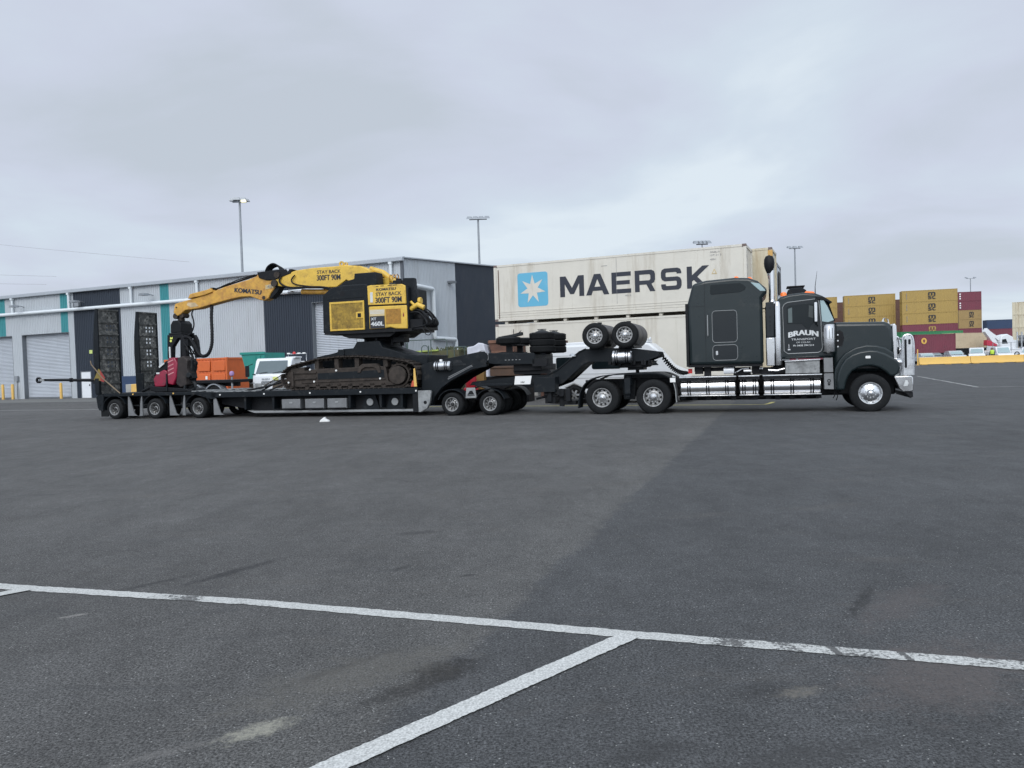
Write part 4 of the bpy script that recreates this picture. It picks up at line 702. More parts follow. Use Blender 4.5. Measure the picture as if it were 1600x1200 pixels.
q = MB(); q.lathe([(.2, 0), (.22, 0), (.22, .05), (.2, .05)], (-11.72, .36, 1.92), 'y', 24); part(ll, 'pivot_ring', q, seal, parent=ng)
q = MB(); q.prism(rrect(-12.98, -12.3, 1.66, 1.72, .03), .335, .35); q.prism(rrect(-12.93, -12.35, 1.675, 1.705, .015), .33, .335); q.prism([(-12.8, 1.73), (-12.72, 1.85), (-12.5, 1.85), (-12.42, 1.73)], .34, .35); part(ll, 'name_badge', q, darkmetal, parent=ng)
q = MB(); q.prism(S([(11.5, 1.7), (11.5, 2.04), (9.95, 2.0), (9.9, 1.95), (9.9, 1.62), (11.3, 1.66)]), .3, 2.6); hf = part(ll, 'neck_head', q, machdark, bevel=.02)
q = MB(); q.box(-10.7, -9.75, .5, 2.4, 1.42, 1.63); q.prism(S([(10.7, 1.3), (10.75, 1.44), (9.5, 1.44), (9.4, 1.3)]), .6, 2.2); q.box(-10.0, -9.5, .3, .7, 1.55, 1.8); q.cyl((-10.3, 1.3, 0), .3, 1.1, 1.4, 'z', 16); part(ll, 'turntable', q, black, bevel=.01)
q = MB()
for x_ in (-10.92, -10.8, -10.68, -10.56, -10.44): q.box(x_, x_ + .05, .29, .3, 1.78, 1.8)
part(ll, 'embossed_marks', q, seal, parent=hf)
ta = tank(ll, 13.42, 12.8, .25, 1.66, .165, 2, alu); ta.name = 'air_tank'
q = MB(); q.lathe([(.05, 0), (.05, .06), (.0001, .07)], (-13.17, .25, 1.82), 'z', 12); part(ll, 'valve', q, white_sign, parent=ta)
# deck
q = MB(); q.box(-22.3, -13.95, .0, .09, .76, .96); part(ll, 'side_rail', q, machdark, bevel=.01)
q = MB(); q.box(-22.3, -13.95, WD - .09, WD, .76, .96); part(ll, 'side_rail', q, machdark, bevel=.01)
q = MB(); q.box(-22.2, -13.95, .09, WD - .09, .86, .945); part(ll, 'deck', q, darkmetal)
for y_ in (.45, 2.5):
    q = MB(); q.prism(S([(20.6, .22), (22.2, .5), (22.2, .86), (13.95, .86), (13.95, .22)]), y_, y_ + .3); part(ll, 'main_beam', q, black)
q = MB(); q.prism(S([(20.9, .26), (20.6, .17), (13.95, .16), (13.95, .23), (20.6, .24)]), .2, .5); part(ll, 'bottom_flange', q, seal)
q = MB(); q.prism(S([(13.94, .14), (13.94, .86), (13.5, .86), (13.46, .8), (13.52, .44), (13.62, .26), (13.86, .14)]), .0, .12); fp = part(ll, 'front_side_plate', q, deckgrey, bevel=.01)
q = MB(); q.cyl((-13.68, -.004, .46), .06, 0, .02, 'y', 14); part(ll, 'plate_hole', q, black, parent=fp)
q = MB(); q.box(-14.15, -13.95, .02, .2, .14, .95); part(ll, 'end_post', q, black, bevel=.008)
for x_ in (-20.0, -18.1, -16.1, -14.0, -21.9, -24.0, -25.9):
    q = MB(); z_ = .86 if x_ > -22.3 else .95; q.cyl((x_, -.02, z_), .03, 0, .03, 'y', 10); part(ll, 'marker_lamp', q, (bolly if x_ < -22.3 else white_sign))
for x_ in (-20.9, -19.7, -16.6, -15.4, -14.6): q = MB(); q.prism([(x_ - .05, .76), (x_ + .05, .76), (x_ + .03, .3), (x_ - .03, .3)], .1, .45); part(ll, 'cross_bracket', q, machdark)
for s0 in (19.32, 18.36, 17.46):
    q = MB(); q.box(-s0, -s0 + .76, .06, .45, .3, .65); b_ = part(ll, 'toolbox', q, boxgrey, bevel=.012)
    q = MB(); q.box(-s0 + .32, -s0 + .44, .045, .06, .49, .55); part(ll, 'latch', q, seal, parent=b_, bevel=.004)
    q = MB(); q.box(-s0 + .02, -s0 + .74, .05, .062, .31, .33); part(ll, 'lid_edge', q, black, parent=b_)
for x_ in (-15.92, -14.96):
    q = MB(); q.cyl((x_, .3, .49), .125, 0, .04, 'y', 24); part(ll, 'round_cover', q, seal)
    q = MB(); q.prism([(x_ - .35, .24), (x_ - .2, .74), (x_ + .2, .74), (x_ + .35, .24)], .345, .4); part(ll, 'gusset', q, machdark)
# rear frame over the wheels
q = MB(); q.box(-27.3, -23.0, .0, .1, .88, 1.0); q.prism(S([(23.0, .88), (23.0, 1.0), (22.3, .96), (22.1, .96), (22.1, .76), (22.3, .7)]), 0, .1); part(ll, 'rear_side_rail', q, machdark, bevel=.008)
q = MB(); q.box(-27.3, -23.0, WD - .1, WD, .88, 1.0); q.prism(S([(23.0, .88), (23.0, 1.0), (22.3, .96), (22.1, .96), (22.1, .76), (22.3, .7)]), WD - .1, WD); part(ll, 'rear_side_rail', q, machdark, bevel=.008)
q = MB(); q.box(-27.3, -23.0, .1, WD - .1, .9, .99); q.prism(S([(23.0, .9), (23.0, .99), (22.2, .95), (22.2, .88)]), .1, WD - .1); part(ll, 'rear_deck', q, darkmetal)
for k, (y0, y1) in enumerate(((.15, 1.3), (1.8, 3.0))):
    q = MB()
    for i_ in range(9):
        x_ = -23.3 + i_ * .33; z_ = .995 if x_ < -23.05 else .995 - .05 * (x_ + 23.0) / .8
        if x_ > -21.9: z_ = .952
        q.box(x_, x_ + .2, y0, y1, z_, z_ + .03)
    part(ll, 'grip_strips', q, deckgrey, bevel=.004)
q = MB(); q.box(-27.2, -22.5, .9, 1.1, .55, .88); q.box(-27.2, -22.5, 2.1, 2.3, .55, .88); part(ll, 'rear_chassis', q, black)
q = MB(); q.prism(S([(27.72, .85), (27.66, .45), (27.6, .35), (27.4, .32), (27.35, .9), (27.6, 1.0)]), .0, .25); q.prism(S([(27.72, .85), (27.66, .45), (27.4, .32), (27.35, .9), (27.6, 1.0)]), .25, WD); rc = part(ll, 'rear_bumper', q, machdark, bevel=.01)
q = MB(); q.cyl((-27.6, -.01, .72), .04, 0, .02, 'y', 10); q.cyl((-27.55, -.01, .55), .035, 0, .02, 'y', 10); part(ll, 'bumper_hole', q, black, parent=rc)
q = MB(); q.box(-27.55, -27.2, .05, .08, .1, .34); part(ll, 'mudflap', q, rubber)
for s_ in (26.84, 24.91, 22.91):
    for y_, fr_, fl_ in ((0, False, True), (.27, False, False), (.8, False, False), (2.4, True, False), (2.93, True, False), (3.2, True, True)): wheel(ll, s_, y_, .385, 'small', far=fr_, full=fl_)
    q = MB(); q.cyl((-s_, 0, .38), .07, .1, 3.1, 'y', 10); part(ll, 'axle', q, black)
    sheet(ll, 'fender', [(s_ + .56 * math.cos(a), .4 + .5 * math.sin(a)) for a in [math.radians(x_) for x_ in (20, 40, 60, 75, 90, 105, 120, 140, 160)]], .0, .6, .025, machdark)
    for sx in ((s_ - .62,) if s_ == 26.84 else (s_ - .66, s_ + .62)):
        if s_ - sx > 0: q = MB(); q.prism(S([(sx, .12), (sx, .55), (sx - .02, .9), (sx - .06, .9), (sx - .3, .2), (sx - .42, .12)]), .05, .09)
        else: q = MB(); q.prism(S([(sx + .14, .12), (sx + .1, .6), (sx + .03, .9), (sx, .9), (sx, .12)]), .05, .09)
        part(ll, 'mudflap', q, boxgrey)
for x_ in (-25.9, -23.9): q = MB(); q.cyl((x_ - .3, .3, .5), .03, 0, .6, 'x', 8); q.box(x_ - .2, x_ + .2, .5, .8, .4, .85); part(ll, 'suspension_link', q, darkmetal)
# loading ramps folded up
for y0 in (.02, 2.08):
    y1 = y0 + 1.1; q = MB(); zb, zt = .95, 4.32; xr = -27.62
    for ya, yb in ((y0, y0 + .07), (y1 - .07, y1)): q.prism([(xr - .16, 2.6), (xr - .13, 3.3), (xr, zt), (xr + .1, zt), (xr + .1, zb), (xr - .12, zb)], ya, yb)
    rm = part(ll, 'ramp', q, machdark, bevel=.01)
    nsec = 7; hh = (zt - zb) / nsec
    for k in range(nsec):
        za = zb + k * hh; q = MB(); q.box(xr - .06, xr + .1, y0 + .07, y1 - .07, za + hh - .055, za + hh)
        # cross plate with square holes, in the middle of the section
        cols = [(y0 + .07, y0 + .46), (y0 + .56, y0 + .64), (y0 + .74, y0 + .82), (y0 + .9, y1 - .07)] if k in (2, 3, 4, 5) else [(y0 + .07, y0 + .5), (y0 + .58, y0 + .68), (y0 + .76, y1 - .07)]
        for a_, b_ in cols: q.box(xr + .03, xr + .06, a_, b_, za, za + hh - .055)
        for z_, h_ in ((za, .12), (za + .2, .07), (za + .35, .08)):
            for (a0, a1), (b0, b1) in zip(cols[:-1], cols[1:]): q.box(xr + .03, xr + .06, a1, b0, z_, z_ + h_)
        if k in (0, 1, 6): q.box(xr + .0, xr + .03, y0 + .3, y1 - .3, za + .05, za + .4)
        part(ll, 'ramp_section', q, mat('ramp_steel', (.06, .062, .06), .6, .0, .4, 5, spec=.3, dirt=(.36, .35, .32), dirt_amt=.42, dirt_scale=6), parent=rm)
q = MB(); q.box(-27.7, -27.5, -.05, .0, 1.0, 1.6); q.box(-25.82 - 1.8, -27.3, 2.0, 2.06, .95, 1.75); part(ll, 'ramp_hinge_post', q, machdark, bevel=.01)
q = MB()
q.prism([(-27.75, 1.55), (-27.5, 1.98), (-27.42, 1.92), (-27.42, 1.5)], -.04, -.03); q.mi = 1; q.prism([(-27.42, 1.5), (-27.42, 1.92), (-27.2, 1.62), (-27.25, 1.45)], -.04, -.03); part(ll, 'marker_board', q, [mat('faded_yellow', (.2, .15, .03), .6), mat('faded_red', (.3, .04, .035), .6)])
q = MB(); q.box(-27.92, -27.78, -.03, -.01, 2.58, 2.72); part(ll, 'work_lamp', q, mat('lamp_lime', (.55, .65, .2), .5))
q = MB(); q.tube([(-27.9, -.02, 2.3), (-27.85, -.03, 2.15), (-27.3, -.05, 1.6), (-26.5, -.03, 1.0)], .022, 6); part(ll, 'tie_strap', q, mat('strap_tan', (.2, .15, .1), .8))
q = MB(); q.tube([(-27.85, .3, 2.1), (-27.86, .3, 1.72)], .012, 6); q.lathe([(.0001, 0), (.04, 0), (.03, .05), (.0001, .06)], (-27.86, .3, 1.68), 'z', 8); part(ll, 'chain_hook', q, seal)
q = MB(); q.tube([(-27.7, 1.2, 1.52), (-29.0, 1.2, 1.53), (-31.7, 1.2, 1.6)], [.075, .07, .05], 10); q.tube([(-30.3, 1.2, 1.565), (-30.2, 1.2, 1.565)], .09, 10); q.box(-29.0, -28.75, 1.1, 1.3, 1.38, 1.5)
q.lathe([(.07, -.04), (.13, -.04), (.13, .04), (.07, .04), (.07, -.04)], (-32.02, 1.2, 1.6), 'y', 18); q.box(-31.95, -31.6, 1.16, 1.24, 1.56, 1.64); part(ll, 'steering_arm', q, black)
q = MB(); q.box(-31.85, -31.62, 1.1, 1.12, 1.55, 1.66); part(ll, 'arm_tag', q, seal)
q = MB(); q.box(-25.25, -24.86, 50.2, 51, 0, 1.12); single('grey_block', q, concr, 'small grey block left of the yellow block, seen between the raised ramps', 'block', at=(-25, 50.5, 0), bevel=.02)
q = MB(); q.prism([(-24.83, 0), (-24.8, 1.12), (-24.1, 1.15), (-24.0, 0)], 50, 50.9); single('yellow_block', q, bolly, 'yellow concrete block on the ground, seen between the two raised ramps', 'block', at=(-24.4, 50.4, 0), bevel=.03)
# spare tyres lying flat on the loader neck
TF = tyre_mesh(0.43, 0.22, 0.24)
def flat_tyre(x, y, z, lb, gp='spare tyres lying on the loader neck', plate=False):
    o = bpy.data.objects.new('spare_tyre', TF); COL.objects.link(o); rot = Matrix.Rotation(FT[1], 3, 'Z')
    o.location = Vector(FT[0]) + rot @ Vector((x, y, z + .22)); o.rotation_euler = (-PI / 2, 0, FT[1] + random.random() * 0); o.rotation_euler = Matrix.Rotation(FT[1], 4, 'Z').to_3x3().to_4x4().to_euler(); 
    o.rotation_euler = (Matrix.Rotation(FT[1], 4, 'Z') @ Matrix.Rotation(-PI / 2, 4, 'X')).to_euler(); o['label'] = lb; o['category'] = 'tyre'; o['group'] = gp; return o
for k, nm in enumerate(('bottom', 'middle', 'top')):
    flat_tyre(-9.76, .75, 2.0 + .215 * k, 'black spare tyre, %s of the near stack of three on the trailer neck' % nm)
    flat_tyre(-9.72, 2.1, 2.0 + .215 * k, 'black spare tyre, %s of the far stack of three on the trailer neck' % nm)
flat_tyre(-10.92, .75, 2.32, 'single black spare tyre lying on a stand left of the tyre stacks, nearer one'); flat_tyre(-10.88, 1.95, 2.32, 'single black spare tyre lying on a stand left of the tyre stacks, farther one')
q = MB()
for y_ in (.75, 1.95): q.box(-11.1, -10.7, y_ - .2, y_ + .2, 2.02, 2.06); q.box(-11.0, -10.8, y_ - .05, y_ + .05, 2.06, 2.32)
q.box(-11.15, -10.65, .55, 2.2, 2.27, 2.32); part(ll, 'tyre_stand', q, black)
q = MB(); q.prism([(-11.3, 2.56), (-10.7, 2.64), (-10.45, 2.7), (-10.45, 2.6), (-10.7, 2.56)], .6, .9); q.tube([(-10.72, .7, 2.62), (-10.72, .7, 2.8)], .012, 6); q.tube([(-10.6, .8, 2.66), (-10.5, .85, 2.76)], .012, 6); part(ll, 'tyre_clamp', q, darkmetal)
for x_, y_ in ((-9.76, .75), (-9.72, 2.1)):
    q = MB(); q.lathe([(.26, 0), (.2, .04), (.1, .07), (.06, .09), (.0001, .1)], (x_, y_, 2.65), 'z', 14); q.tube([(x_ - .15, y_, 2.76), (x_ + .15, y_, 2.76)], .014, 6); q.tube([(x_ - .1, y_ - .1, 2.72), (x_ + .1, y_ + .1, 2.73)], .012, 6); part(ll, 'tyre_clamp', q, darkmetal)
# litter on the ground
q = MB(); q.prism([(-.16, 0), (.16, 0), (.13, .05), (.04, .09), (.01, .16), (-.05, .12), (-.12, .07)], -.1, .1); single('crumpled_paper', q, white_sign, 'small crumpled white paper on the asphalt beside the trailer', 'litter', frame=((-6.0, 24.45, 0), 0), bevel=.02)

# ================================================================= forestry machine on the deck
DZ = .96
fm = Thing('forestry_machine', 'yellow and black tracked forestry harvester chained on the low loader deck', 'excavator', FT, at=(-16.5, 1.6, DZ))
def closed_samples(pts, step):
    P_ = [Vector((-s_, 0, z_)) for s_, z_ in pts]; P_.append(P_[0]); L_ = [0]
    for i_ in range(len(P_) - 1): L_.append(L_[-1] + (P_[i_ + 1] - P_[i_]).length)
    n_ = int(L_[-1] / step); o_ = []
    for k in range(n_):
        d_ = L_[-1] * k / n_; i_ = max(j for j in range(len(L_) - 1) if L_[j] <= d_); u_ = (P_[i_ + 1] - P_[i_]).normalized(); o_.append((P_[i_] + u_ * (d_ - L_[i_]), u_))
    return o_
trk = [(18.85, .99), (14.45, .99), (14.2, 1.04), (14.02, 1.2), (13.95, 1.4), (14.0, 1.62), (14.15, 1.78), (14.4, 1.88), (15.2, 2.0), (16.2, 2.09), (17.0, 2.1), (17.8, 2.05), (18.6, 1.9), (19.0, 1.8), (19.25, 1.62), (19.32, 1.4), (19.25, 1.18), (19.1, 1.04)]
for y0 in (.05, 2.5):
    q = MB()
    for p_, u_ in closed_samples(trk, .19):
        n_ = Vector((-u_.z, 0, u_.x)); w_ = .165; a_ = p_ - u_ * w_ / 2; b_ = p_ + u_ * w_ / 2
        # a shoe: plate with a grouser bar
        def bar(a, b, h0, h1, ya, yb):
            c_ = [a + n_ * h0, b + n_ * h0, b + n_ * h1, a + n_ * h1]; q.add([(v.x, ya, v.z) for v in c_] + [(v.x, yb, v.z) for v in c_], [(0, 1, 2, 3), (7, 6, 5, 4), (0, 4, 5, 1), (1, 5, 6, 2), (2, 6, 7, 3), (3, 7, 4, 0)])
        sg_ = -1
        bar(a_, b_, -.012, .018, y0, y0 + .6); bar(p_ - u_ * .05, p_ - u_ * .025, -.04, -.012, y0, y0 + .6); bar(a_ + u_ * .02, b_ - u_ * .02, .018, .09, y0 + .2, y0 + .28); bar(a_ + u_ * .02, b_ - u_ * .02, .018, .09, y0 + .34, y0 + .42)
    tr = part(fm, 'track', q, mudsteel, smooth=0)
    q = MB(); q.prism(S([(18.9, 1.1), (18.95, 1.7), (18.4, 1.78), (18.4, 1.64), (17.9, 1.7), (15.2, 1.72), (15.1, 1.2), (14.8, 1.06), (18.6, 1.06)]), y0 + .1, y0 + .5); tf = part(fm, 'track_frame', q, mudsteel, parent=tr, bevel=.015)
    q = MB(); q.prism(S([(18.5, 1.2), (18.5, 1.24), (15.2, 1.3), (15.2, 1.26)]), y0 + .07, y0 + .1); q.prism(S([(18.8, 1.55), (18.8, 1.62), (17.9, 1.6), (17.9, 1.54)]), y0 + .05, y0 + .1); q.prism(S([(18.8, 1.33), (18.8, 1.38), (17.9, 1.4), (17.9, 1.35)]), y0 + .05, y0 + .1); q.box(-18.9, -18.82, y0 + .04, y0 + .1, 1.1, 1.62); part(fm, 'frame_rib', q, mudsteel, parent=tr, bevel=.006)
    q = MB(); q.prism(S([(17.85, 1.32), (17.85, 1.54), (15.25, 1.6), (15.25, 1.34)]), y0 + .085, y0 + .1); part(fm, 'frame_panel', q, machdark, parent=tr)
    q = MB(); q.prism(S([(16.25, 1.52), (16.2, 1.72), (16.05, 1.82), (15.5, 1.82), (15.38, 1.7), (15.35, 1.5), (15.45, 1.5), (15.52, 1.64), (15.65, 1.7), (15.95, 1.7), (16.08, 1.64), (16.14, 1.52)]), y0 + .04, y0 + .2); part(fm, 'step', q, mudsteel, parent=tr, bevel=.01)
    for k in range(8): q = MB(); q.cyl((-18.3 + k * .43, y0 + .1, 1.08), .09, 0, .35, 'y', 14); q.cyl((-18.3 + k * .43, y0 + .08, 1.14), .03, 0, .03, 'y', 8); part(fm, 'roller', q, mudsteel, parent=tr)
    for x_ in (-17.9, -17.1, -16.3, -15.2): q = MB(); q.box(x_ - .08, x_ + .08, y0 + .12, y0 + .4, 1.7, 2.03); part(fm, 'carrier_roller', q, mudsteel, parent=tr)
    q = MB(); q.lathe([(.0001, .02), (.3, .03), (.31, .05), (.31, .12)], (-14.72, y0, 1.4), 'y', 36); q.lathe([(.34, .16), (.4, .16), (.4, .45)], (-14.72, y0, 1.4), 'y', 28)
    for k in range(14):
        a_ = 2 * PI * k / 14; q.prism([(-14.72 + math.cos(a_ + d_) * r_, 1.4 + math.sin(a_ + d_) * r_) for d_, r_ in ((-.1, .38), (.1, .38), (.05, .46), (-.05, .46))], y0 + .22, y0 + .4)
    part(fm, 'sprocket', q, mudsteel, parent=tr)
    q = MB(); q.lathe([(.0001, .12), (.2, .14), (.36, .2), (.38, .42), (.0001, .45)], (-18.85, y0, 1.4), 'y', 24); part(fm, 'idler', q, mudsteel, parent=tr)
    if y0 < 1:
        q = MB()
        for x_, z_ in ((-17.1, 1.62), (-18.0, 1.25), (-15.4, 1.3), (-19.05, 1.24), (-18.15, 1.68)): q.lathe([(.0001, -.02), (.035, -.01), (.03, .03)], (x_, y0 + .08, z_), 'y', 8)
        part(fm, 'frame_marks', q, white_sign, parent=tr)
q = MB(); q.prism(S([(18.2, 1.8), (18.26, 2.13), (17.5, 2.25), (17.14, 2.38), (16.75, 2.4), (16.6, 2.62), (15.7, 2.62), (15.6, 2.4), (14.5, 2.07), (13.82, 2.06), (13.83, 1.75), (15.4, 1.5), (17.0, 1.5)]), .75, 2.45); part(fm, 'car_body', q, machdark, bevel=.03)
q = MB(); q.box(-14.45, -13.85, .68, 1.0, 1.74, 2.04); part(fm, 'body_box', q, machdark, bevel=.02); q = MB(); q.box(-17.35, -17.1, .7, 1.1, 2.1, 2.36); part(fm, 'body_box', q, machdark, bevel=.02)
q = MB(); q.lathe([(.62, 2.6), (.66, 2.66), (.6, 2.7), (.95, 2.76), (.95, 2.86), (.6, 2.92)], (-15.95, 1.6, 0), 'z', 28); q.box(-15.3, -14.85, 1.0, 1.4, 2.55, 2.75); q.box(-16.9, -15.2, .75, 2.5, 2.8, 2.94); q.prism(S([(17.3, 2.92), (16.8, 2.74), (15.2, 2.74), (14.9, 2.92)]), .6, 2.6)
for k in range(8): a_ = k * .8; q.cyl((-15.95 + .7 * math.cos(a_), 1.6 + .7 * math.sin(a_), 0), .06, 2.45, 2.75, 'z', 8)
part(fm, 'slew_ring', q, black, bevel=.01)
# house
hp = S([(17.79, 2.96), (17.77, 4.3), (17.42, 4.55), (17.0, 4.62), (16.0, 4.62), (15.96, 4.54), (14.42, 4.42), (14.42, 2.96)])
q = MB(); q.prism(hp, .5, 2.1); hs = part(fm, 'house', q, machdark, bevel=.04, seg=3)
q = MB(); q.prism(S([(17.74, 2.9), (17.7, 2.99), (14.3, 3.0), (14.3, 2.9)]), .48, 2.4); part(fm, 'house_base', q, black, parent=hs)
q = MB(); q.prism(S([(17.45, 4.5), (17.0, 4.78), (16.62, 4.85), (16.6, 5.04), (15.76, 5.04), (15.72, 4.6), (15.9, 4.55)]), .75, 1.3); part(fm, 'upper_housing', q, machdark, parent=hs, bevel=.03)
q = MB(); q.box(-16.6, -15.76, 1.9, 2.7, 4.6, 5.02); q.box(-15.3, -15.0, .8, 1.2, 4.5, 4.62); part(fm, 'operator_cab', q, glassdark, parent=hs, bevel=.04)
q = MB(); q.prism(S([(17.6, 4.12), (17.55, 4.25), (17.1, 4.42), (16.1, 4.47), (16.1, 4.15)]), .49, .52); pp_ = part(fm, 'side_plate', q, machdark, parent=hs, bevel=.012)
q = MB(); q.cyl((-16.95, .485, 4.32), .1, 0, .02, 'y', 16); part(fm, 'side_opening', q, black, parent=hs)
q = MB(); a0, a1, b0, b1 = 17.47, 16.1, 3.02, 4.04
for x0, x1, z0, z1 in ((-a0, -a1, b1 - .07, b1), (-a0, -a1, b0, b0 + .06), (-a0, -a0 + .07, b0 + .06, b1 - .07), (-a1 - .05, -a1, b0 + .06, b1 - .07)): q.box(x0, x1, .45, .5, z0, z1)
q.box(-a1 - .32, -a1 - .05, .445, .5, b0 + .4, b0 + .63); gr2 = part(fm, 'grille_frame', q, yellow, parent=hs, bevel=.006)
q = MB(); q.box(-a0 + .07, -a1 - .05, .475, .49, b0 + .06, b1 - .07)
for k in range(44): x_ = -a0 + .08 + k * .0285; q.box(x_, x_ + .008, .468, .476, b0 + .06, b1 - .07)
for k in range(30): z_ = b0 + .08 + k * .029; q.box(-a0 + .07, -a1 - .05, .466, .474, z_, z_ + .008)
part(fm, 'radiator_mesh', q, gold, parent=hs, smooth=0)
q = MB(); q.box(-a1 - .25, -a1 - .12, .435, .446, b0 + .44, b0 + .58); part(fm, 'grille_latch', q, black, parent=hs)
q = MB(); q.prism(S([(15.94, 3.86), (15.95, 4.53), (15.8, 4.55), (14.62, 4.52), (14.49, 4.46), (14.48, 3.84)]), .455, .52); up = part(fm, 'upper_panel', q, yellow, parent=hs, bevel=.02)
q = MB(); q.prism(S([(15.91, 3.02), (15.91, 3.81), (14.46, 3.79), (14.45, 2.98), (14.9, 3.0), (15.1, 3.06), (15.3, 3.03)]), .44, .52); lp = part(fm, 'lower_panel', q, yellow, parent=hs, bevel=.03)
q = MB(); q.box(-15.26, -14.68, .43, .442, 3.17, 3.68)
for k in range(19): x_ = -15.25 + k * .031; q.box(x_, x_ + .01, .424, .431, 3.17, 3.68)
for k in range(16): z_ = 3.18 + k * .033; q.box(-15.26, -14.68, .422, .43, z_, z_ + .01)
part(fm, 'engine_mesh', q, mat('mesh_amber', (.42, .22, .04), .6, 0, .3, 9), parent=hs, smooth=0)
q = MB(); q.box(-15.87, -15.3, .425, .44, 3.04, 3.46); mp_ = part(fm, 'model_plate', q, decal_k, parent=hs)
q = MB(); q.box(-15.87, -15.3, .427, .44, 3.47, 3.7); part(fm, 'stripe_panel', q, mat('cream_decal', (.62, .5, .28), .5), parent=hs)
q = MB()
for k in range(3): q.box(-15.86, -15.3, .424, .427, 3.55 + k * .045, 3.57 + k * .045)
part(fm, 'stripe_lines', q, decal_w, parent=hs)
q = MB(); q.prism([(-14.6, 3.4), (-14.56, 3.4), (-14.58, 3.55)], .43, .44); q.box(-14.6, -14.56, .43, .442, 3.4, 3.5); part(fm, 'panel_latch', q, crimson, parent=hs)
q = MB(); q.box(-15.84, -15.74, .447, .456, 3.95, 4.3); part(fm, 'caution_label', q, decal_w, parent=up)
for a, b in ((-15.6, -15.5), (-15.43, -15.3), (-15.15, -15.0), (-14.95, -14.8)):
    q = MB(); q.box(a, b, .445, .46, 4.49, 4.51); part(fm, 'vent_slot', q, black, parent=up)
letter(fm, 'KOMATSU', -15.22, .452, 4.38, .74, .085, ink, .02, parent=up); letter(fm, 'STAY BACK', -15.13, .452, 4.215, .98, .125, ink, .012, parent=up); letter(fm, '300FT 90M', -15.14, .452, 4.01, 1.0, .2, ink, .022, parent=up)
letter(fm, 'XT', -15.72, .424, 3.37, .2, .09, decal_w, .04, parent=mp_); letter(fm, '460L', -15.58, .424, 3.2, .5, .15, decal_w, .05, parent=mp_)
q = MB(); q.box(-15.18, -14.84, .9, 1.25, 4.45, 4.72); q.lathe([(.09, 4.6), (.1, 4.78)], (-15.02, 1.07, 0), 'z', 12); part(fm, 'exhaust_box', q, black, bevel=.02)
q = MB(); q.prism(S([(14.72, 4.45), (14.72, 4.76), (14.3, 4.74), (14.28, 4.4), (14.2, 4.2), (14.2, 3.8), (14.45, 3.8), (14.45, 4.42)]), .75, 1.0); part(fm, 'rear_column', q, machdark, bevel=.02)
q = MB(); q.tube([(-16.4, 1.6, 5.28), (-15.9, 1.6, 5.1), (-15.25, 1.6, 4.62)], [.1, .11, .09], 12); q.box(-16.2, -15.6, 1.45, 1.75, 4.6, 4.9); part(fm, 'hoist_cylinder', q, yellow)
q = MB()
for k in range(3): q.lathe([(.12, 0), (.125, .04)], (-15.62 + k * .13, 1.6, 4.9), 'x', 10)
part(fm, 'hose_clamp', q, yellow2)
# rear hoses and brackets
q = MB(); q.cyl((-14.32, .9, 3.95), .12, 0, .22, 'x', 16); q.tube([(-14.42, .7, 3.92), (-14.2, .68, 3.72)], .05, 8); q.tube([(-14.42, .7, 3.66), (-14.15, .68, 3.8), (-13.92, .7, 3.68)], .09, 12); part(fm, 'bracket', q, yellow, bevel=.01)
q = MB()
for k in range(9):
    y_ = .6 + .12 * k; a_ = random.uniform(-.1, .1); q.tube(smooth_path([(-14.42, y_, 3.62 + a_), (-14.05, y_ - .05, 3.6 + a_), (-13.8 + random.uniform(-.08, .06), y_, 3.3 + a_), (-13.86, y_, 3.08), (-14.3, y_, 3.02)], 5), .028, 6)
q.tube(smooth_path([(-14.2, .6, 3.02), (-13.95, .6, 2.95), (-13.85, .6, 2.78), (-13.72, .6, 2.74), (-13.66, .6, 2.83), (-13.8, .6, 2.95), (-13.9, .6, 3.1)], 5), .016, 6)
q.lathe([(.0001, -.25), (.2, -.2), (.24, 0), (.2, .2), (.0001, .25)], (-14.2, 1.1, 3.35), 'y', 16); q.box(-14.45, -13.95, .6, 1.9, 2.95, 3.3)
part(fm, 'hydraulic_hoses', q, black)
# boom
YB0, YB1 = 1.22, 1.68
bo = [(16.1, 4.75), (16.25, 5.2), (16.6, 5.36), (17.2, 5.43), (17.6, 5.42), (18.6, 5.42), (19.3, 5.38), (19.6, 5.3), (20.1, 5.24), (20.35, 5.15), (20.35, 4.95), (20.1, 4.85), (19.6, 4.78), (19.0, 4.72), (18.3, 4.68), (17.6, 4.66), (17.2, 4.9), (16.8, 4.7)]
q = MB(); q.prism(S(bo), YB0, YB1); bm_ = part(fm, 'boom', q, yellow, bevel=.03, seg=3)
q = MB(); q.lathe([(.05, 0), (.1, 0), (.1, .06), (.05, .06), (.05, 0)], (-17.42, 1.3, 5.5), 'y', 16); q.lathe([(.04, 0), (.07, 0), (.07, .06), (.04, .06), (.04, 0)], (-17.24, 1.3, 5.48), 'y', 14); part(fm, 'lifting_eye', q, yellow, parent=bm_)
letter(fm, 'STAY BACK', -17.9, YB0 - .002, 5.24, .98, .125, ink, .012, parent=bm_, tilt=-.02); letter(fm, '300FT 90M', -17.92, YB0 - .002, 5.03, .98, .2, ink, .022, parent=bm_, tilt=-.02)
q = MB(); q.tube(smooth_path([(-19.9, 1.17, 5.2), (-19.97, 1.15, 5.0), (-19.75, 1.15, 4.82), (-19.4, 1.15, 4.74), (-18.6, 1.15, 4.72), (-18.0, 1.16, 4.66), (-17.6, 1.17, 4.5)], 5), .035, 8); q.tube(smooth_path([(-19.3, 1.16, 5.2), (-19.45, 1.15, 5.02), (-19.3, 1.15, 4.86), (-18.8, 1.15, 4.76), (-18.2, 1.16, 4.66), (-17.7, 1.17, 4.52)], 5), .025, 8); part(fm, 'boom_hose', q, black)
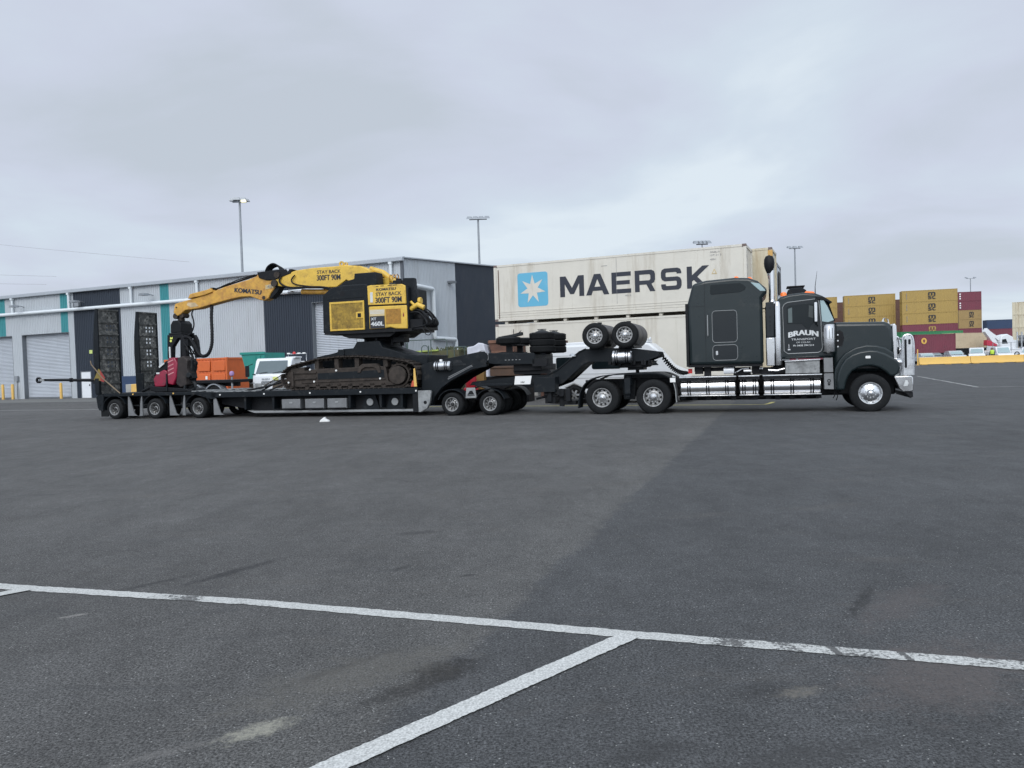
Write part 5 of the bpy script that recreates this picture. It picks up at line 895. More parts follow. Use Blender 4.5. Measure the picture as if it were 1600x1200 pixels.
q = MB(); q.tube([(-19.8, 1.45, 4.62), (-17.4, 1.45, 4.5)], .06, 10); part(fm, 'boom_cylinder', q, chrome, parent=bm_)
q = MB(); q.tube([(-19.2, 1.45, 4.6), (-17.3, 1.45, 4.48)], .1, 12); part(fm, 'cylinder_barrel', q, yellow2, parent=bm_)
# elbow cluster
q = MB(); q.prism(S([(20.98, 5.42), (20.9, 5.2), (20.6, 5.1), (20.2, 5.08), (19.5, 5.28), (19.45, 5.44), (20.1, 5.46)]), 1.2, 1.7); q.prism(S([(20.5, 5.1), (20.4, 4.7), (20.6, 4.45), (20.45, 4.4), (20.15, 4.65), (20.0, 4.9), (20.1, 5.1)]), 1.3, 1.6); part(fm, 'elbow_link', q, black, bevel=.02)
q = MB(); q.cyl((-20.2, 1.12, 4.95), .13, 0, .66, 'y', 20); q.cyl((-20.08, 1.14, 5.26), .12, 0, .6, 'y', 16); part(fm, 'pivot_pin', q, mudsteel)
q = MB()
for k in range(5): o_ = .07 * k; q.tube(smooth_path([(-20.68 + o_ * .4, 1.25 + o_, 5.3), (-20.55, 1.25 + o_, 5.58 - o_ * .2), (-20.3, 1.25 + o_, 5.7 - o_ * .25), (-20.05, 1.25 + o_, 5.58 - o_ * .2), (-19.95, 1.25 + o_, 5.32)], 5), .03, 7)
part(fm, 'elbow_hoses', q, black)
q = MB(); q.cyl((-19.62, 1.2, 5.42), .05, 0, .1, 'y', 12); part(fm, 'work_light', q, chrome)
# stick
st = [(24.97, 4.1), (24.88, 4.44), (24.6, 4.5), (23.9, 4.62), (23.2, 4.76), (22.5, 4.97), (21.4, 5.18), (21.05, 5.28), (20.95, 5.42), (20.82, 5.4), (20.72, 5.2), (20.3, 5.14), (20.15, 5.0), (20.25, 4.8), (20.45, 4.6), (20.55, 4.42), (20.75, 4.34), (20.95, 4.38), (21.35, 4.53), (21.8, 4.54), (22.4, 4.46), (23.2, 4.32), (23.8, 4.2), (24.4, 4.17), (24.62, 4.02), (24.78, 3.96)]
q = MB(); q.prism(S(st), 1.26, 1.66); sk = part(fm, 'stick', q, yellow2, bevel=.03, seg=3)
q = MB(); q.prism(S([(24.2, 4.6), (24.1, 4.78), (23.3, 4.9), (23.1, 4.95), (23.05, 4.8), (23.4, 4.7)]), 1.2, 1.72); part(fm, 'cylinder_guard', q, yellow2, parent=sk, bevel=.02)
q = MB(); q.tube([(-23.2, 1.45, 4.9), (-21.1, 1.45, 5.36)], .035, 8); q.tube([(-22.6, 1.35, 5.02), (-22.0, 1.35, 5.2), (-21.2, 1.38, 5.36)], .02, 6); q.tube([(-22.7, 1.3, 4.98), (-22.3, 1.3, 5.1), (-22.1, 1.3, 5.08)], .025, 6); q.box(-23.2, -23.08, 1.3, 1.55, 4.86, 4.98); part(fm, 'stick_hose', q, black)
q = MB(); q.cyl((-20.75, 1.24, 4.45), .07, 0, .44, 'y', 16); part(fm, 'stick_pin', q, mudsteel, parent=sk); q = MB(); q.cyl((-24.8, 1.24, 4.3), .03, 0, .44, 'y', 12); part(fm, 'stick_pin', q, mudsteel, parent=sk)
letter(fm, 'KOMATSU', -21.45, 1.258, 4.74, 1.2, .17, ink, .03, parent=sk, tilt=-.14)
q = MB(); q.prism(S([(20.66, 4.76), (20.66, 4.92), (20.3, 4.95), (20.3, 4.8)]), 1.252, 1.262); pt_ = part(fm, 'number_patch', q, mat('worn_patch', (.5, .4, .22), .6, 0, .2), parent=sk); letter(fm, '42', -20.48, 1.25, 4.855, .2, .1, faded, .03, parent=sk)
q = MB(); q.prism(S([(24.3, 4.36), (24.25, 4.46), (23.9, 4.44), (23.75, 4.3), (24.1, 4.26)]), 1.252, 1.262); part(fm, 'worn_decal', q, mat('worn_patch2', (.52, .4, .24), .6, 0, .3), parent=sk)
# head hanger
q = MB(); q.cyl((-24.92, 1.3, 3.96), .11, 0, .34, 'y', 16); q.cyl((-24.62, 1.3, 3.98), .1, 0, .34, 'y', 16); q.box(-24.86, -24.68, 1.38, 1.56, 3.7, 3.98); part(fm, 'head_knuckle', q, mudsteel)
q = MB(); q.prism(S([(25.05, 3.3), (25.04, 3.62), (24.92, 3.78), (24.66, 3.78), (24.54, 3.66), (24.52, 3.3)]), 1.15, 1.8); q.box(-25.1, -24.48, 1.1, 1.85, 3.22, 3.3)
rot_ = part(fm, 'rotator', q, black, bevel=.03)
q = MB(); q.prism(S([(25.12, 3.22), (25.16, 2.3), (24.94, 2.3), (24.9, 2.75), (24.62, 3.08), (24.5, 3.08), (24.45, 2.3), (24.24, 2.3), (24.3, 3.0), (24.42, 3.22)]), 1.05, 1.25); q.prism(S([(25.12, 3.22), (25.16, 2.3), (24.94, 2.3), (24.9, 2.75), (24.62, 3.08), (24.5, 3.08), (24.45, 2.3), (24.24, 2.3), (24.3, 3.0), (24.42, 3.22)]), 1.75, 1.9); part(fm, 'head_yoke', q, black, bevel=.02)
q = MB(); q.cyl((-24.95, 1.04, 2.98), .05, 0, .012, 'y', 12); q.prism([(-24.98, 3.05), (-24.86, 3.05), (-24.86, 3.14), (-24.93, 3.1), (-24.98, 3.14)], 1.04, 1.05); part(fm, 'safety_sticker', q, mat('lime_sticker', (.7, .75, .15), .5))
q = MB(); q.box(-25.06, -24.99, 1.04, 1.05, 2.32, 2.75); part(fm, 'yoke_label', q, decal_w)
q = MB(); q.tube(smooth_path([(-24.35, 1.1, 3.1), (-24.1, 1.1, 3.06), (-23.88, 1.1, 2.75), (-23.7, 1.1, 2.45), (-23.5, 1.1, 2.33), (-23.25, 1.1, 2.42), (-23.12, 1.15, 2.75), (-23.12, 1.2, 3.2), (-23.2, 1.3, 3.8), (-23.24, 1.4, 4.3)], 7), .058, 12)
for k in range(40):
    pth_ = smooth_path([(-24.35, 1.1, 3.1), (-24.1, 1.1, 3.06), (-23.88, 1.1, 2.75), (-23.7, 1.1, 2.45), (-23.5, 1.1, 2.33), (-23.25, 1.1, 2.42), (-23.12, 1.15, 2.75), (-23.12, 1.2, 3.2), (-23.2, 1.3, 3.8), (-23.24, 1.4, 4.3)], 9)
    i_ = int(k * 80 / 40); a_, b_ = pth_[i_], pth_[i_ + 1]; q.tube([a_, a_ + (b_ - a_).normalized() * .035], .068, 10)
sh = part(fm, 'hose_bundle', q, black)
q = MB(); q.tube([(-24.9, .7, 1.7), (-24.92, .68, 1.02)], .035, 8); part(fm, 'head_stay', q, machdark)
q = MB(); q.tube(smooth_path([(-24.6, 1.2, 3.25), (-24.35, 1.15, 3.17), (-24.1, 1.15, 3.22), (-23.97, 1.2, 3.5), (-24.05, 1.3, 3.75), (-24.16, 1.35, 4.0), (-24.12, 1.4, 4.2)], 6), .03, 8); part(fm, 'hose', q, black)
q = MB()
for k in range(7): a_ = random.uniform(-.12, .12); q.tube(smooth_path([(-24.4 + a_, 1.0 + .06 * k, 2.9), (-24.15 + a_, .95 + .06 * k, 2.6), (-24.05 - a_, 1.0 + .05 * k, 2.3), (-23.85 + a_, 1.05, 2.1), (-23.9, 1.1, 1.8 + a_)], 5), .022, 6)
q.box(-24.35, -24.1, 1.0, 1.3, 2.75, 2.95); part(fm, 'head_hoses', q, black)
# felling head
q = MB(); q.prism(S([(25.55, 1.2), (25.62, 1.5), (25.45, 1.72), (25.1, 1.86), (24.95, 1.8), (24.94, 1.35), (25.1, 1.2)]), .75, 1.15); part(fm, 'head_cover', q, crimson, bevel=.04, seg=3)
q = MB(); q.prism(S([(25.66, 1.6), (25.4, 2.0), (24.95, 2.22), (24.8, 1.9), (25.1, 1.82)]), .8, 1.5); q.prism(S([(25.7, 1.05), (25.85, 1.25), (25.3, 1.2), (24.0, 1.1), (23.9, 1.0), (25.5, 1.0)]), .7, 1.7); q.tube([(-26.4, 1.0, 1.02), (-25.6, .9, 1.3), (-25.3, 1.0, 1.5)], .06, 8); q.box(-25.4, -24.35, 1.2, 1.7, 1.05, 1.9); part(fm, 'head_frame', q, black, bevel=.03)
q = MB(); q.prism(S([(24.86, 1.3), (24.88, 1.75), (24.8, 2.3), (24.5, 2.32), (24.38, 2.1), (24.45, 1.55), (24.6, 1.25)]), .68, 1.1); sc2_ = part(fm, 'saw_cover', q, crimson, bevel=.04, seg=3)
q = MB()
for k in range(4): z_ = 1.62 + k * .16; q.prism(S([(24.82, z_), (24.55, z_ + .1), (24.55, z_ + .15), (24.82, z_ + .06)]), .672, .69)
part(fm, 'cover_slots', q, mat('pale_crimson', (.5, .2, .22), .4), parent=sc2_, bevel=.01)
q = MB(); q.prism(S([(24.5, 1.3), (24.46, 1.9), (24.38, 2.3), (24.1, 2.36), (23.92, 2.2), (23.98, 1.9), (23.9, 1.7), (24.02, 1.5), (24.0, 1.25), (24.3, 1.15)]), .72, 1.1); part(fm, 'delimbing_knife', q, mat('worn_head_steel', (.03, .025, .024), .6, .0, .3, 6, spec=.3, dirt=(.07, .055, .05), dirt_amt=.3), bevel=.03)
q = MB(); q.prism(S([(24.1, 2.15), (23.9, 2.25), (23.86, 1.9), (23.92, 1.75), (23.88, 1.5), (24.05, 1.4)]), .9, 1.2); q.cyl((-23.9, .7, 1.62), .1, 0, .1, 'y', 12); q.tube([(-24.05, .8, 1.6), (-24.15, .75, 1.02)], .05, 8); q.lathe([(.16, -.05), (.24, 0), (.16, .05)], (-24.0, 1.0, 1.2), 'y', 14); part(fm, 'feed_roller', q, darkmetal, bevel=.01)
q = MB(); q.box(-25.45, -25.3, .745, .755, 1.7, 1.76); q.prism([(-25.3, 1.93), (-25.05, 2.08), (-25.05, 2.14), (-25.32, 2.0)], .745, .76); part(fm, 'head_highlight_plate', q, decal_w)
# tie-down chains
q = MB()
for a, b in (((-19.9, .2, .98), (-19.0, .5, 1.35)), ((-19.6, 2.6, .98), (-19.0, 2.4, 1.3)), ((-20.3, .3, .97), (-19.2, .4, 1.5)), ((-21.2, .5, .97), (-19.4, .8, 1.3))): q.tube([a, b], .03, 6)
q.tube(smooth_path([(-21.0, .4, 1.0), (-20.4, .3, 1.06), (-19.9, .25, 1.15), (-19.4, .4, 1.3)], 4), .035, 6); part(ll, 'tie_down_chain', q, black)
q = MB(); q.prism([(-14.1, 1.0), (-14.08, 1.6), (-14.03, 1.62), (-13.98, 1.0)], .02, .05); q.mi = 1; q.prism([(-14.2, 1.0), (-14.14, 1.2), (-14.09, 1.2), (-14.08, 1.0)], .015, .045); part(fm, 'rear_flag', q, [bolly, mat('flag_red', (.5, .08, .04), .6)])

# ================================================================= containers
def container(name, label, frame, L_, H_, W_, m, z0=0, group=None, flat=False, logo=None, doors=False, posts=None, thin=False):
    """shipping container; frame origin = near left bottom corner, x along the side, y away"""
    t = Thing(name, label, 'container', frame, at=(0, 0, z0), group=group)
    q = MB(); pitch = .28 if not thin else .5; d = .035 if not flat else .006; n_ = int((L_ - .24) / pitch); p_ = (L_ - .24) / n_
    if flat: n_ = int((L_ - .24) / 1.02); p_ = (L_ - .24) / n_
    def side(y, sg, zb, zt):
        pts = []
        for k in range(n_):
            a = .12 + k * p_
            pts += ([(a, 0), (a + p_ - .02, 0), (a + p_ - .015, d), (a + p_ - .005, d)] if flat else [(a, 0), (a + p_ * .3, 0), (a + p_ * .5, d), (a + p_ * .8, d)])
        pts.append((L_ - .12, 0)); vs = []
        for a, dd in pts: vs += [(a, y + sg * dd, zb), (a, y + sg * dd, zt)]
        q.add(vs, [(2 * i, 2 * i + 2, 2 * i + 3, 2 * i + 1) for i in range(len(pts) - 1)])
    side(.03, 1, z0 + .12, z0 + H_ - .1); side(W_ - .03, -1, z0 + .12, z0 + H_ - .1); q.box(.05, .09, .1, W_ - .1, z0 + .1, z0 + H_ - .1); q.box(L_ - .09, L_ - .05, .1, W_ - .1, z0 + .1, z0 + H_ - .1); q.box(.1, L_ - .1, .05, W_ - .05, z0 + H_ - .06, z0 + H_ - .03); q.box(.1, L_ - .1, .05, W_ - .05, z0 + .12, z0 + .2)
    b = part(t, 'body', q, m, smooth=20)
    q = MB()
    for x0, x1 in ((0, .13), (L_ - .13, L_)):
        for y0, y1 in ((0, .13), (W_ - .13, W_)): q.box(x0, x1, y0, y1, z0 + .12, z0 + H_ - .12)
        q.box(x0 + .01, x1 - .01, .13, W_ - .13, z0 + H_ - .13, z0 + H_ - .01); q.box(x0 + .01, x1 - .01, .13, W_ - .13, z0 + .01, z0 + .14)
    for y0, y1 in ((0.01, .09), (W_ - .09, W_ - .01)): q.box(.13, L_ - .13, y0, y1, z0 + H_ - .11, z0 + H_ - .01); q.box(.13, L_ - .13, y0, y1, z0 + .015, z0 + .16)
    part(t, 'frame', q, posts or m)
    q = MB()
    for x0 in (0, L_ - .18):
        for y0 in (0, W_ - .16):
            for za in (0, H_ - .12): q.box(x0 - .003, x0 + .183, y0 - .004, y0 + .16, z0 + za, z0 + za + .12)
    part(t, 'corner_castings', q, mat('casting', (.16, .12, .11), .7, 0, .3, 3) if flat else (posts or m), bevel=.01)
    if doors:
        q = MB()
        for y_ in (.5, .9, 1.5, 1.9): q.tube([(-.0, y_, z0 + .15), (-.0, y_, z0 + H_ - .15)], .025, 6)
        part(t, 'lock_rods', q, galv)
    return t
# --- the two big reefers, one on the other
ang = math.atan2(-0.40016, 0.916445)
FM_ = ((-0.765, 39.78, 0), ang); LM = 12.56
mk = container('reefer_container', 'cream refrigerated container with blue star panel and black lettering, upper of two', FM_, LM, 2.9, 2.44, reefer, 3.86, flat=True)
container('reefer_container', 'plain cream refrigerated container directly under the lettered one', FM_, LM, 2.9, 2.44, reefer, .82, flat=True)
q = MB()
for k in range(8): x_ = .5 + 1.6 * k; q.box(x_, x_ + .16, .12, .4, 3.73, 3.858)
part(mk, 'spacers', q, reefer)
for x_, lb in ((1.0, 'left'), (10.8, 'right')):
    q = MB(); q.box(x_, x_ + 1.2, .1, 2.3, 0, .5); q.box(x_ + .1, x_ + 1.1, .2, 2.2, .5, .817); single('concrete_block', q, concr, 'stepped concrete block carrying the %s end of the cream container stack' % lb, 'block', 'blocks under the container stack', frame=FM_, at=(x_ + .6, 1.2, 0), bevel=.02)
q = MB(); q.prism(rrect(1.31, 2.95, 4.54, 6.25, .14), .022, .028); lg = part(mk, 'logo_panel', q, starblue)
q = MB(); cx_, cz_ = 2.13, 5.4; pts_ = []
for k in range(14):
    a_ = PI / 2 + 2 * PI * k / 14 + (.02); r_ = .74 if k % 2 == 0 else .3; pts_.append((cx_ + r_ * math.cos(a_) * .95, cz_ + r_ * math.sin(a_)))
v_ = [(cx_, .016, cz_)] + [(x, .016, z) for x, z in pts_]; q.add(v_, [(0, 1 + k, 1 + (k + 1) % 14) for k in range(14)]); part(mk, 'logo_star', q, reefer, parent=lg, smooth=0)
# block lettering
def glyphs(ch):
    T_ = .22
    if ch == 'M': return [[(0, 0), (0, 1), (.24, 1), (.5, .42), (.76, 1), (1, 1), (1, 0), (.8, 0), (.8, .62), (.58, .12), (.42, .12), (.2, .62), (.2, 0)]]
    if ch == 'A': return [[(0, 0), (.36, 1), (.64, 1), (1, 0), (.77, 0), (.7, .2), (.63, .39), (.5, .76), (.37, .39), (.3, .2), (.23, 0)], [(.3, .2), (.37, .39), (.63, .39), (.7, .2)]]
    if ch == 'E': return [[(0, 0), (0, 1), (1, 1), (1, .8), (.24, .8), (.24, .6), (.94, .6), (.94, .41), (.24, .41), (.24, .2), (1, .2), (1, 0)]]
    if ch == 'R': return [[(0, 0), (0, 1), (.82, 1), (.95, .93), (1, .8), (1, .55), (.95, .42), (.82, .35), (1, 0), (.74, 0), (.57, .33), (.57, .52), (.72, .52), (.77, .58), (.77, .74), (.72, .8), (.23, .8), (.23, .52), (.57, .52), (.57, .33), (.23, .33), (.23, 0)]]
    if ch == 'S': return [[(.12, 0), (.03, .06), (0, .2), (0, .28), (.23, .28), (.23, .22), (.27, .19), (.73, .19), (.77, .23), (.77, .38), (.73, .41), (.18, .41), (.05, .48), (0, .6), (0, .82), (.05, .94), (.18, 1), (.82, 1), (.95, .94), (1, .8), (1, .73), (.77, .73), (.77, .78), (.73, .81), (.27, .81), (.23, .77), (.23, .63), (.27, .6), (.82, .6), (.95, .53), (1, .4), (1, .2), (.95, .06), (.84, 0)]]
    if ch == 'K': return [[(0, 0), (0, 1), (.24, 1), (.24, .6), (.72, 1), (1.04, 1), (.48, .52), (1.0, 0), (.7, 0), (.32, .38), (.24, .31), (.24, 0)]]
for ch, x0, x1 in (('M', 3.6, 4.85), ('A', 4.95, 6.12), ('E', 6.25, 7.21), ('R', 7.4, 8.38), ('S', 8.66, 9.62), ('K', 9.87, 10.86)):
    q = MB()
    for gi, gl in enumerate(glyphs(ch)): q.prism([(x0 + (x1 - x0) * a, 4.9 + 1.02 * b) for a, b in gl], .02 - .002 * gi, .026)
    part(mk, 'letter', q, ink, smooth=0)
letter(mk, 'MNBU 0', 10.95 + .22, .024, 6.5, .42, .08, faded, 0); letter(mk, '137131 3', 11.2, .024, 6.36, .5, .08, faded, 0); letter(mk, '45R1', 11.08, .024, 6.17, .26, .08, faded, 0)
q = MB(); q.prism([(11.0, 5.5), (11.24, 5.5), (11.12, 5.74)], .02, .026); tg = part(mk, 'warning_triangle', q, mat('triangle_amber', (.55, .42, .2), .6)); q = MB(); q.prism([(11.05, 5.53), (11.19, 5.53), (11.12, 5.67)], .017, .022); part(mk, 'triangle_inner', q, reefer, parent=tg)
letter(mk, '____', 5.9, .024, 6.28, .3, .02, faded, .0, name='faded_marks'); letter(mk, '45.5', 7.05, .024, 4.78, .3, .07, faded, 0, name='faded_marks')
q = MB()
for z_ in (4.08, 4.2, 4.32): q.box(.14, LM - .14, .012, .03, z_, z_ + .03)
part(mk, 'bottom_ribs', q, reefer)
q = MB()
for x_ in (2.4, 5.9, 6.5, 9.2): q.box(x_, x_ + .012, .018, .024, 4.4, 6.6) if x_ in (6.5,) else None
part(mk, 'panel_joint', q, faded)
q = MB(); q.tube([(.25, .01, 4.0), (.25, .01, 6.5)], .02, 6); part(mk, 'edge_cable', q, rust)
# reefer machinery end (right) and stripes
q = MB()
for k in range(6): z_ = 4.2 + k * .4; q.prism([(0, 0), (0, 0), (0, 0)], 0, 0) if 0 else None; q.add([(LM + .004, .1, z_), (LM + .004, .3, z_ - .22), (LM + .004, .3, z_ - .12), (LM + .004, .1, z_ + .1)], [(0, 1, 2, 3)])
part(mk, 'striped_edge', q, faded, smooth=0)
# containers behind
P2 = Vector((FM_[0][0], FM_[0][1])) 
def rel(fr, x, y): 
    c, s = math.cos(fr[1]), math.sin(fr[1]); return (fr[0][0] + c * x - s * y, fr[0][1] + s * x + c * y, 0)
FB2 = (rel(FM_, 1.25, 2.7), ang)
t2 = container('reefer_container', 'cream refrigerated container with orange edge post standing behind the lettered stack', FB2, 12.19, 2.9, 2.44, reefer2, 3.96, flat=True, posts=reefer2)
q = MB(); q.box(12.0, 12.21, -.012, .13, 4.08, 6.72); part(t2, 'orange_post', q, mat('post_orange', (.62, .36, .1), .6, 0, .2, 2, dirt=(.3, .15, .06), dirt_amt=.4))
container('reefer_container', 'cream container underneath the one with the orange edge post', FB2, 12.19, 2.9, 2.44, reefer2, 1.03, flat=True)
FB3 = (rel(FM_, 1.2, 6.2), ang)
t3 = container('white_container', 'pale grey container end with dark slot seen beside the exhaust stacks', FB3, 12.19, 2.9, 2.44, pipe_w, 3.6, flat=True, posts=galv)
q = MB(); q.box(12.19, 12.21, .5, 1.9, 4.9, 6.1); part(t3, 'unit_opening', q, black)
container('white_container', 'pale grey container under the one with the dark slot', FB3, 12.19, 2.9, 2.44, pipe_w, .67, flat=True, posts=galv)
for fr, zc, nm in ((FB2, 1.03, 'orange edge post'), (FB3, .67, 'pale grey')):
    q = MB(); q.box(.5, 11.5, .3, 2.1, 0, zc - .003); single('long_concrete_block', q, concr, 'long concrete block under the %s container stack' % nm, 'plinth', frame=fr, at=(6, 1.2, 0), bevel=.02)
# --- far stacks: frames by near left corner, yaw
def msc(t, L_, z0, H_, big=True, m=decal_k):
    """heavy rounded m above the letters s and c"""
    w_ = 1.5 if big else 1.15; h_ = H_ * .29; x0 = L_ * .5 - w_ * .2; q = MB(); y0, y1 = -.03, 0
    def P(pts, zb, wd, xo): q.prism([(x0 + xo + a * wd, zb + b * h_) for a, b in pts], y0, y1)
    zb = z0 + H_ * .51
    P([(0, 0), (0, .75), (.08, .93), (.2, 1), (.42, 1), (.5, .93), (.58, 1), (.8, 1), (.92, .93), (1, .75), (1, 0), (.8, 0), (.8, .72), (.74, .78), (.66, .78), (.6, .72), (.6, 0), (.4, 0), (.4, .72), (.34, .78), (.26, .78), (.2, .72), (.2, 0)], zb, w_, 0)
    zb = z0 + H_ * .19; ws = w_ * .46
    P([(0, 0), (0, .22), (.6, .22), (.68, .3), (.6, .38), (.25, .38), (.03, .5), (0, .72), (.1, .93), (.3, 1), (.95, 1), (.95, .78), (.42, .78), (.34, .7), (.42, .62), (.7, .62), (.95, .5), (1, .3), (.92, .08), (.72, 0)], zb, ws, 0)
    P([(.3, 0), (.08, .1), (0, .3), (0, .7), (.08, .9), (.3, 1), (1, 1), (1, .76), (.45, .76), (.34, .66), (.34, .34), (.45, .24), (1, .24), (1, 0)], zb, ws, w_ * .54)
    part(t, 'logo', q, m, smooth=0)
def farstack(x, y, x2, y2, L_, tiers, gp, where, zb=0, W_=2.44, H_=2.59, depth=1, names=None):
    a = math.atan2(y2 - y, x2 - x); fr = ((x, y, 0), a)
    for k, (m, lg_, desc) in enumerate(tiers):
        if m is None: continue
        t = container('shipping_container', desc + ' ' + where, fr, L_, H_, W_, m, zb + k * H_, group=gp, thin=True)
        if lg_ == 'msc': msc(t, L_, zb + k * H_, H_)
        if lg_ == 'mscs': msc(t, L_, zb + k * H_, H_, False)
        if lg_ == 'mscy': msc(t, L_, zb + k * H_, H_, True, mscy)
        if lg_ == 'dots':
            for j in range(3): q = MB(); z_ = zb + k * H_ + .5 + j * .62; q.box(.25, .62, -.03, .0, z_, z_ + .36); part(t, 'white_mark', q, white_sign)
        if L_ > 10 and m in (mscy,): q = MB(); q.box(.9, 1.0, -.03, 0, zb + k * H_ + .6, zb + k * H_ + 2.0); part(t, 'code_strip', q, faded)
ords = ['bottom', 'second from bottom', 'third from bottom', 'third from top', 'second from top', 'topmost']
GP = 'stacked shipping containers in the far yard'
def row(px_left, Y, a, L_, tiers, where, **k):
    X = (px_left - 800) / 1200 * Y; farstack(X, Y, X + math.cos(a), Y - math.sin(a), L_, tiers, GP, where, **k)
row(1412, 176, .26, 11.4, [(maroon, None, 'maroon container at the bottom'), (mscy, None, 'mustard container low'), (maroon, 'mscy', 'maroon container with yellow letters'), (mscy, 'msc', 'mustard container, lowest of three with black logo,'), (mscy, 'msc', 'mustard container, middle of three with black logo,'), (mscy, 'msc', 'topmost mustard container with black logo')], 'in the tall stack right of the hood')
row(1322, 185, .26, 11.2, [(maroon, None, 'maroon container at the bottom'), (maroon, None, 'maroon container, second from bottom,'), (mscy, None, 'mustard container, third from bottom,'), (mscy, 'msc', 'mustard container with logo half hidden'), (mscy, 'msc', 'mustard container with black logo, second from top,'), (mscy, 'msc', 'mustard container with black logo, topmost')], 'of the stack above the hood')
row(1236, 190, .26, 11.0, [(maroon, None, 'maroon container at the bottom'), (maroon, None, 'maroon container, second from bottom,'), (rust, None, 'brown container, third from bottom,'), (rust, None, 'brown container, third from top,'), (mscy, None, 'plain mustard container, second from top,'), (mscy, None, 'plain mustard container, topmost')], 'of the stack behind the windscreen')
row(1392, 204, .26, 6.06, [(rust, None, '%s brown container' % k) for k in ('bottom', 'second lowest', 'third lowest', 'third highest', 'second highest', 'topmost')], 'in the gap between the two mustard stacks')
row(1306, 208, .26, 6.06, [(rust, None, '%s brown container' % k) for k in ('bottom', 'second lowest', 'third lowest', 'third highest', 'second highest', 'topmost')], 'seen in the gap left of the hood stack')
row(1500, 214, .1, 6.06, [(maroon, None, 'maroon short container, bottom'), (maroon, None, 'maroon short container, second from bottom'), (maroon, None, 'maroon short container, third from bottom'), (mscy2, 'mscs', 'ochre short container, lower of two'), (mscy2, 'mscs', 'ochre short container, upper of two'), (maroon, 'dots', 'maroon short container, second from top'), (maroon, 'dots', 'maroon short container, topmost')], 'of the stack right of the mustard ones', H_=2.54)
farstack(136.0, 219.5, 142.0, 218.7, 7.2, [(maroon, None, 'brown red container, bottom'), (maroon, None, 'brown red container'), (None, None, ''), (None, None, '')], GP, 'under the navy one')
farstack(136.0, 219.5, 142.0, 218.7, 7.2, [(navy, None, 'navy blue container with faint white writing, topmost')], GP, 'of the low stack before the right edge', zb=5.18 + 2.2)
farstack(136.0, 219.5, 142.0, 218.7, 7.2, [(maroon, None, 'brown red container with faint writing')], GP, 'directly under the navy one', zb=5.18 - .0, H_=2.2)
farstack(102.7, 157.3, 110, 151.5, 12.19, [(reefer2, None, 'weathered cream container, bottom'), (reefer2, None, 'weathered cream container, second from bottom'), (reefer2, None, 'weathered cream container, second from top'), (reefer2, None, 'weathered cream container, topmost')], GP, 'of the stack cut by the right picture edge', zb=.7)
fr_ = ((55.1, 104.7, 0), math.atan2(1.2, 6.3)); t = container('shipping_container', 'maroon container with round yellow emblem behind the parked cars', fr_, 6.3, 2.59, 2.44, maroon, 1.35, thin=False)
q = MB(); q.cyl((1.35, .015, 3.05), .42, -.02, 0, 'y', 28); em = part(t, 'emblem', q, mat('emblem_yellow', (.7, .42, .08), .5)); q = MB(); q.prism([(1.35, 2.75), (1.55, 3.1), (1.35, 3.3), (1.15, 3.1)], -.02, -.008); part(t, 'emblem_mark', q, maroon, parent=em)
q = MB(); q.box(.1, 6.2, .3, 2.2, 1.0, 1.34); q.box(.3, .5, .3, 2.2, 0, 1); q.box(5.8, 6.0, .3, 2.2, 0, 1.0); q.box(4.0, 5.6, .4, 2.1, .35, .9); tr_ = single('container_trailer', q, black, 'dark trailer carrying the maroon container with the emblem', 'trailer', frame=fr_, at=(3, 1.2, 0), bevel=.02)
fr_ = ((74.7, 129.3, 0), math.atan2(4.1, 8.4)); container('shipping_container', 'cream container with dark seams right of the maroon emblem container', fr_, 8.6, 2.59, 2.44, mat('cream_panel', (.56, .45, .3), .6, 0, .08, 1, dirt=(.3, .22, .14), dirt_amt=.3), 1.95, flat=True)
q = MB(); q.box(0, 8.6, .1, 2.3, 0, 1.94); single('dark_block', q, black, 'dark block under the cream container with dark seams', 'block', frame=fr_, at=(4, 1.2, 0))
fr_ = ((66, 130, 0), .2); container('shipping_container', 'green container peeking out behind the maroon emblem container', fr_, 12.19, 2.59, 2.44, greenc, 2.45, thin=True); q = MB(); q.box(0, 12.1, .1, 2.3, 0, 2.44); single('rusty_container', q, rust, 'rusty base under the green container', 'container', frame=fr_, at=(6, 1.2, 0))  # plain rusty box, the base the green container rests on

# ================================================================= vehicles and things between shed and trailer
def px_frame(x, y, yaw): return ((x, y, 0), yaw)
# orange container
oc = container('orange_container', 'orange container with ribbed doors parked by the warehouse wall', ((-22.1, 48.9, 0), -.41), 5.2, 2.62, 2.4, orange, 0)
q = MB()
for x0 in (2.9, 4.1):
    for z_ in (.2, 1.0, 1.8): q.box(x0, x0 + .95, -.03, .03, z_, z_ + .62)
part(oc, 'door_panels', q, orange, bevel=.03)
q = MB(); q.box(3.5, 3.65, -.06, -.03, 1.3, 1.5); part(oc, 'door_handle', q, white_sign)
# flatbed behind the trailer
fb = Thing('flatbed_trailer', 'small dark flatbed trailer with grey mudguards in front of the orange container', 'trailer', ((-16.0, 40.5, 0), -.35))
q = MB(); q.box(-2.6, 1.6, 0, 2.2, 1.15, 1.3); q.box(-2.5, 1.5, .5, .7, .95, 1.15); part(fb, 'bed', q, black, bevel=.01)
for x_ in (-.9, .35):
    inst(fb, 'wheel', T_BIG, (x_, 0, .5), scale=(.95, .9, .95)); q = MB(); vs_ = [(x_ + .62 * math.cos(a) , .5 + .62 * math.sin(a)) for a in [math.radians(v) for v in range(15, 171, 15)]]
    o_ = vs_ + [(x_ + .56 * math.cos(a), .5 + .56 * math.sin(a)) for a in [math.radians(v) for v in range(165, 14, -15)]]; q.prism(o_, -.05, .4); part(fb, 'mudguard', q, galv)
q = MB(); q.cyl((1.45, .1, 0), .05, .4, 1.45, 'z', 8); part(fb, 'post', q, galv)
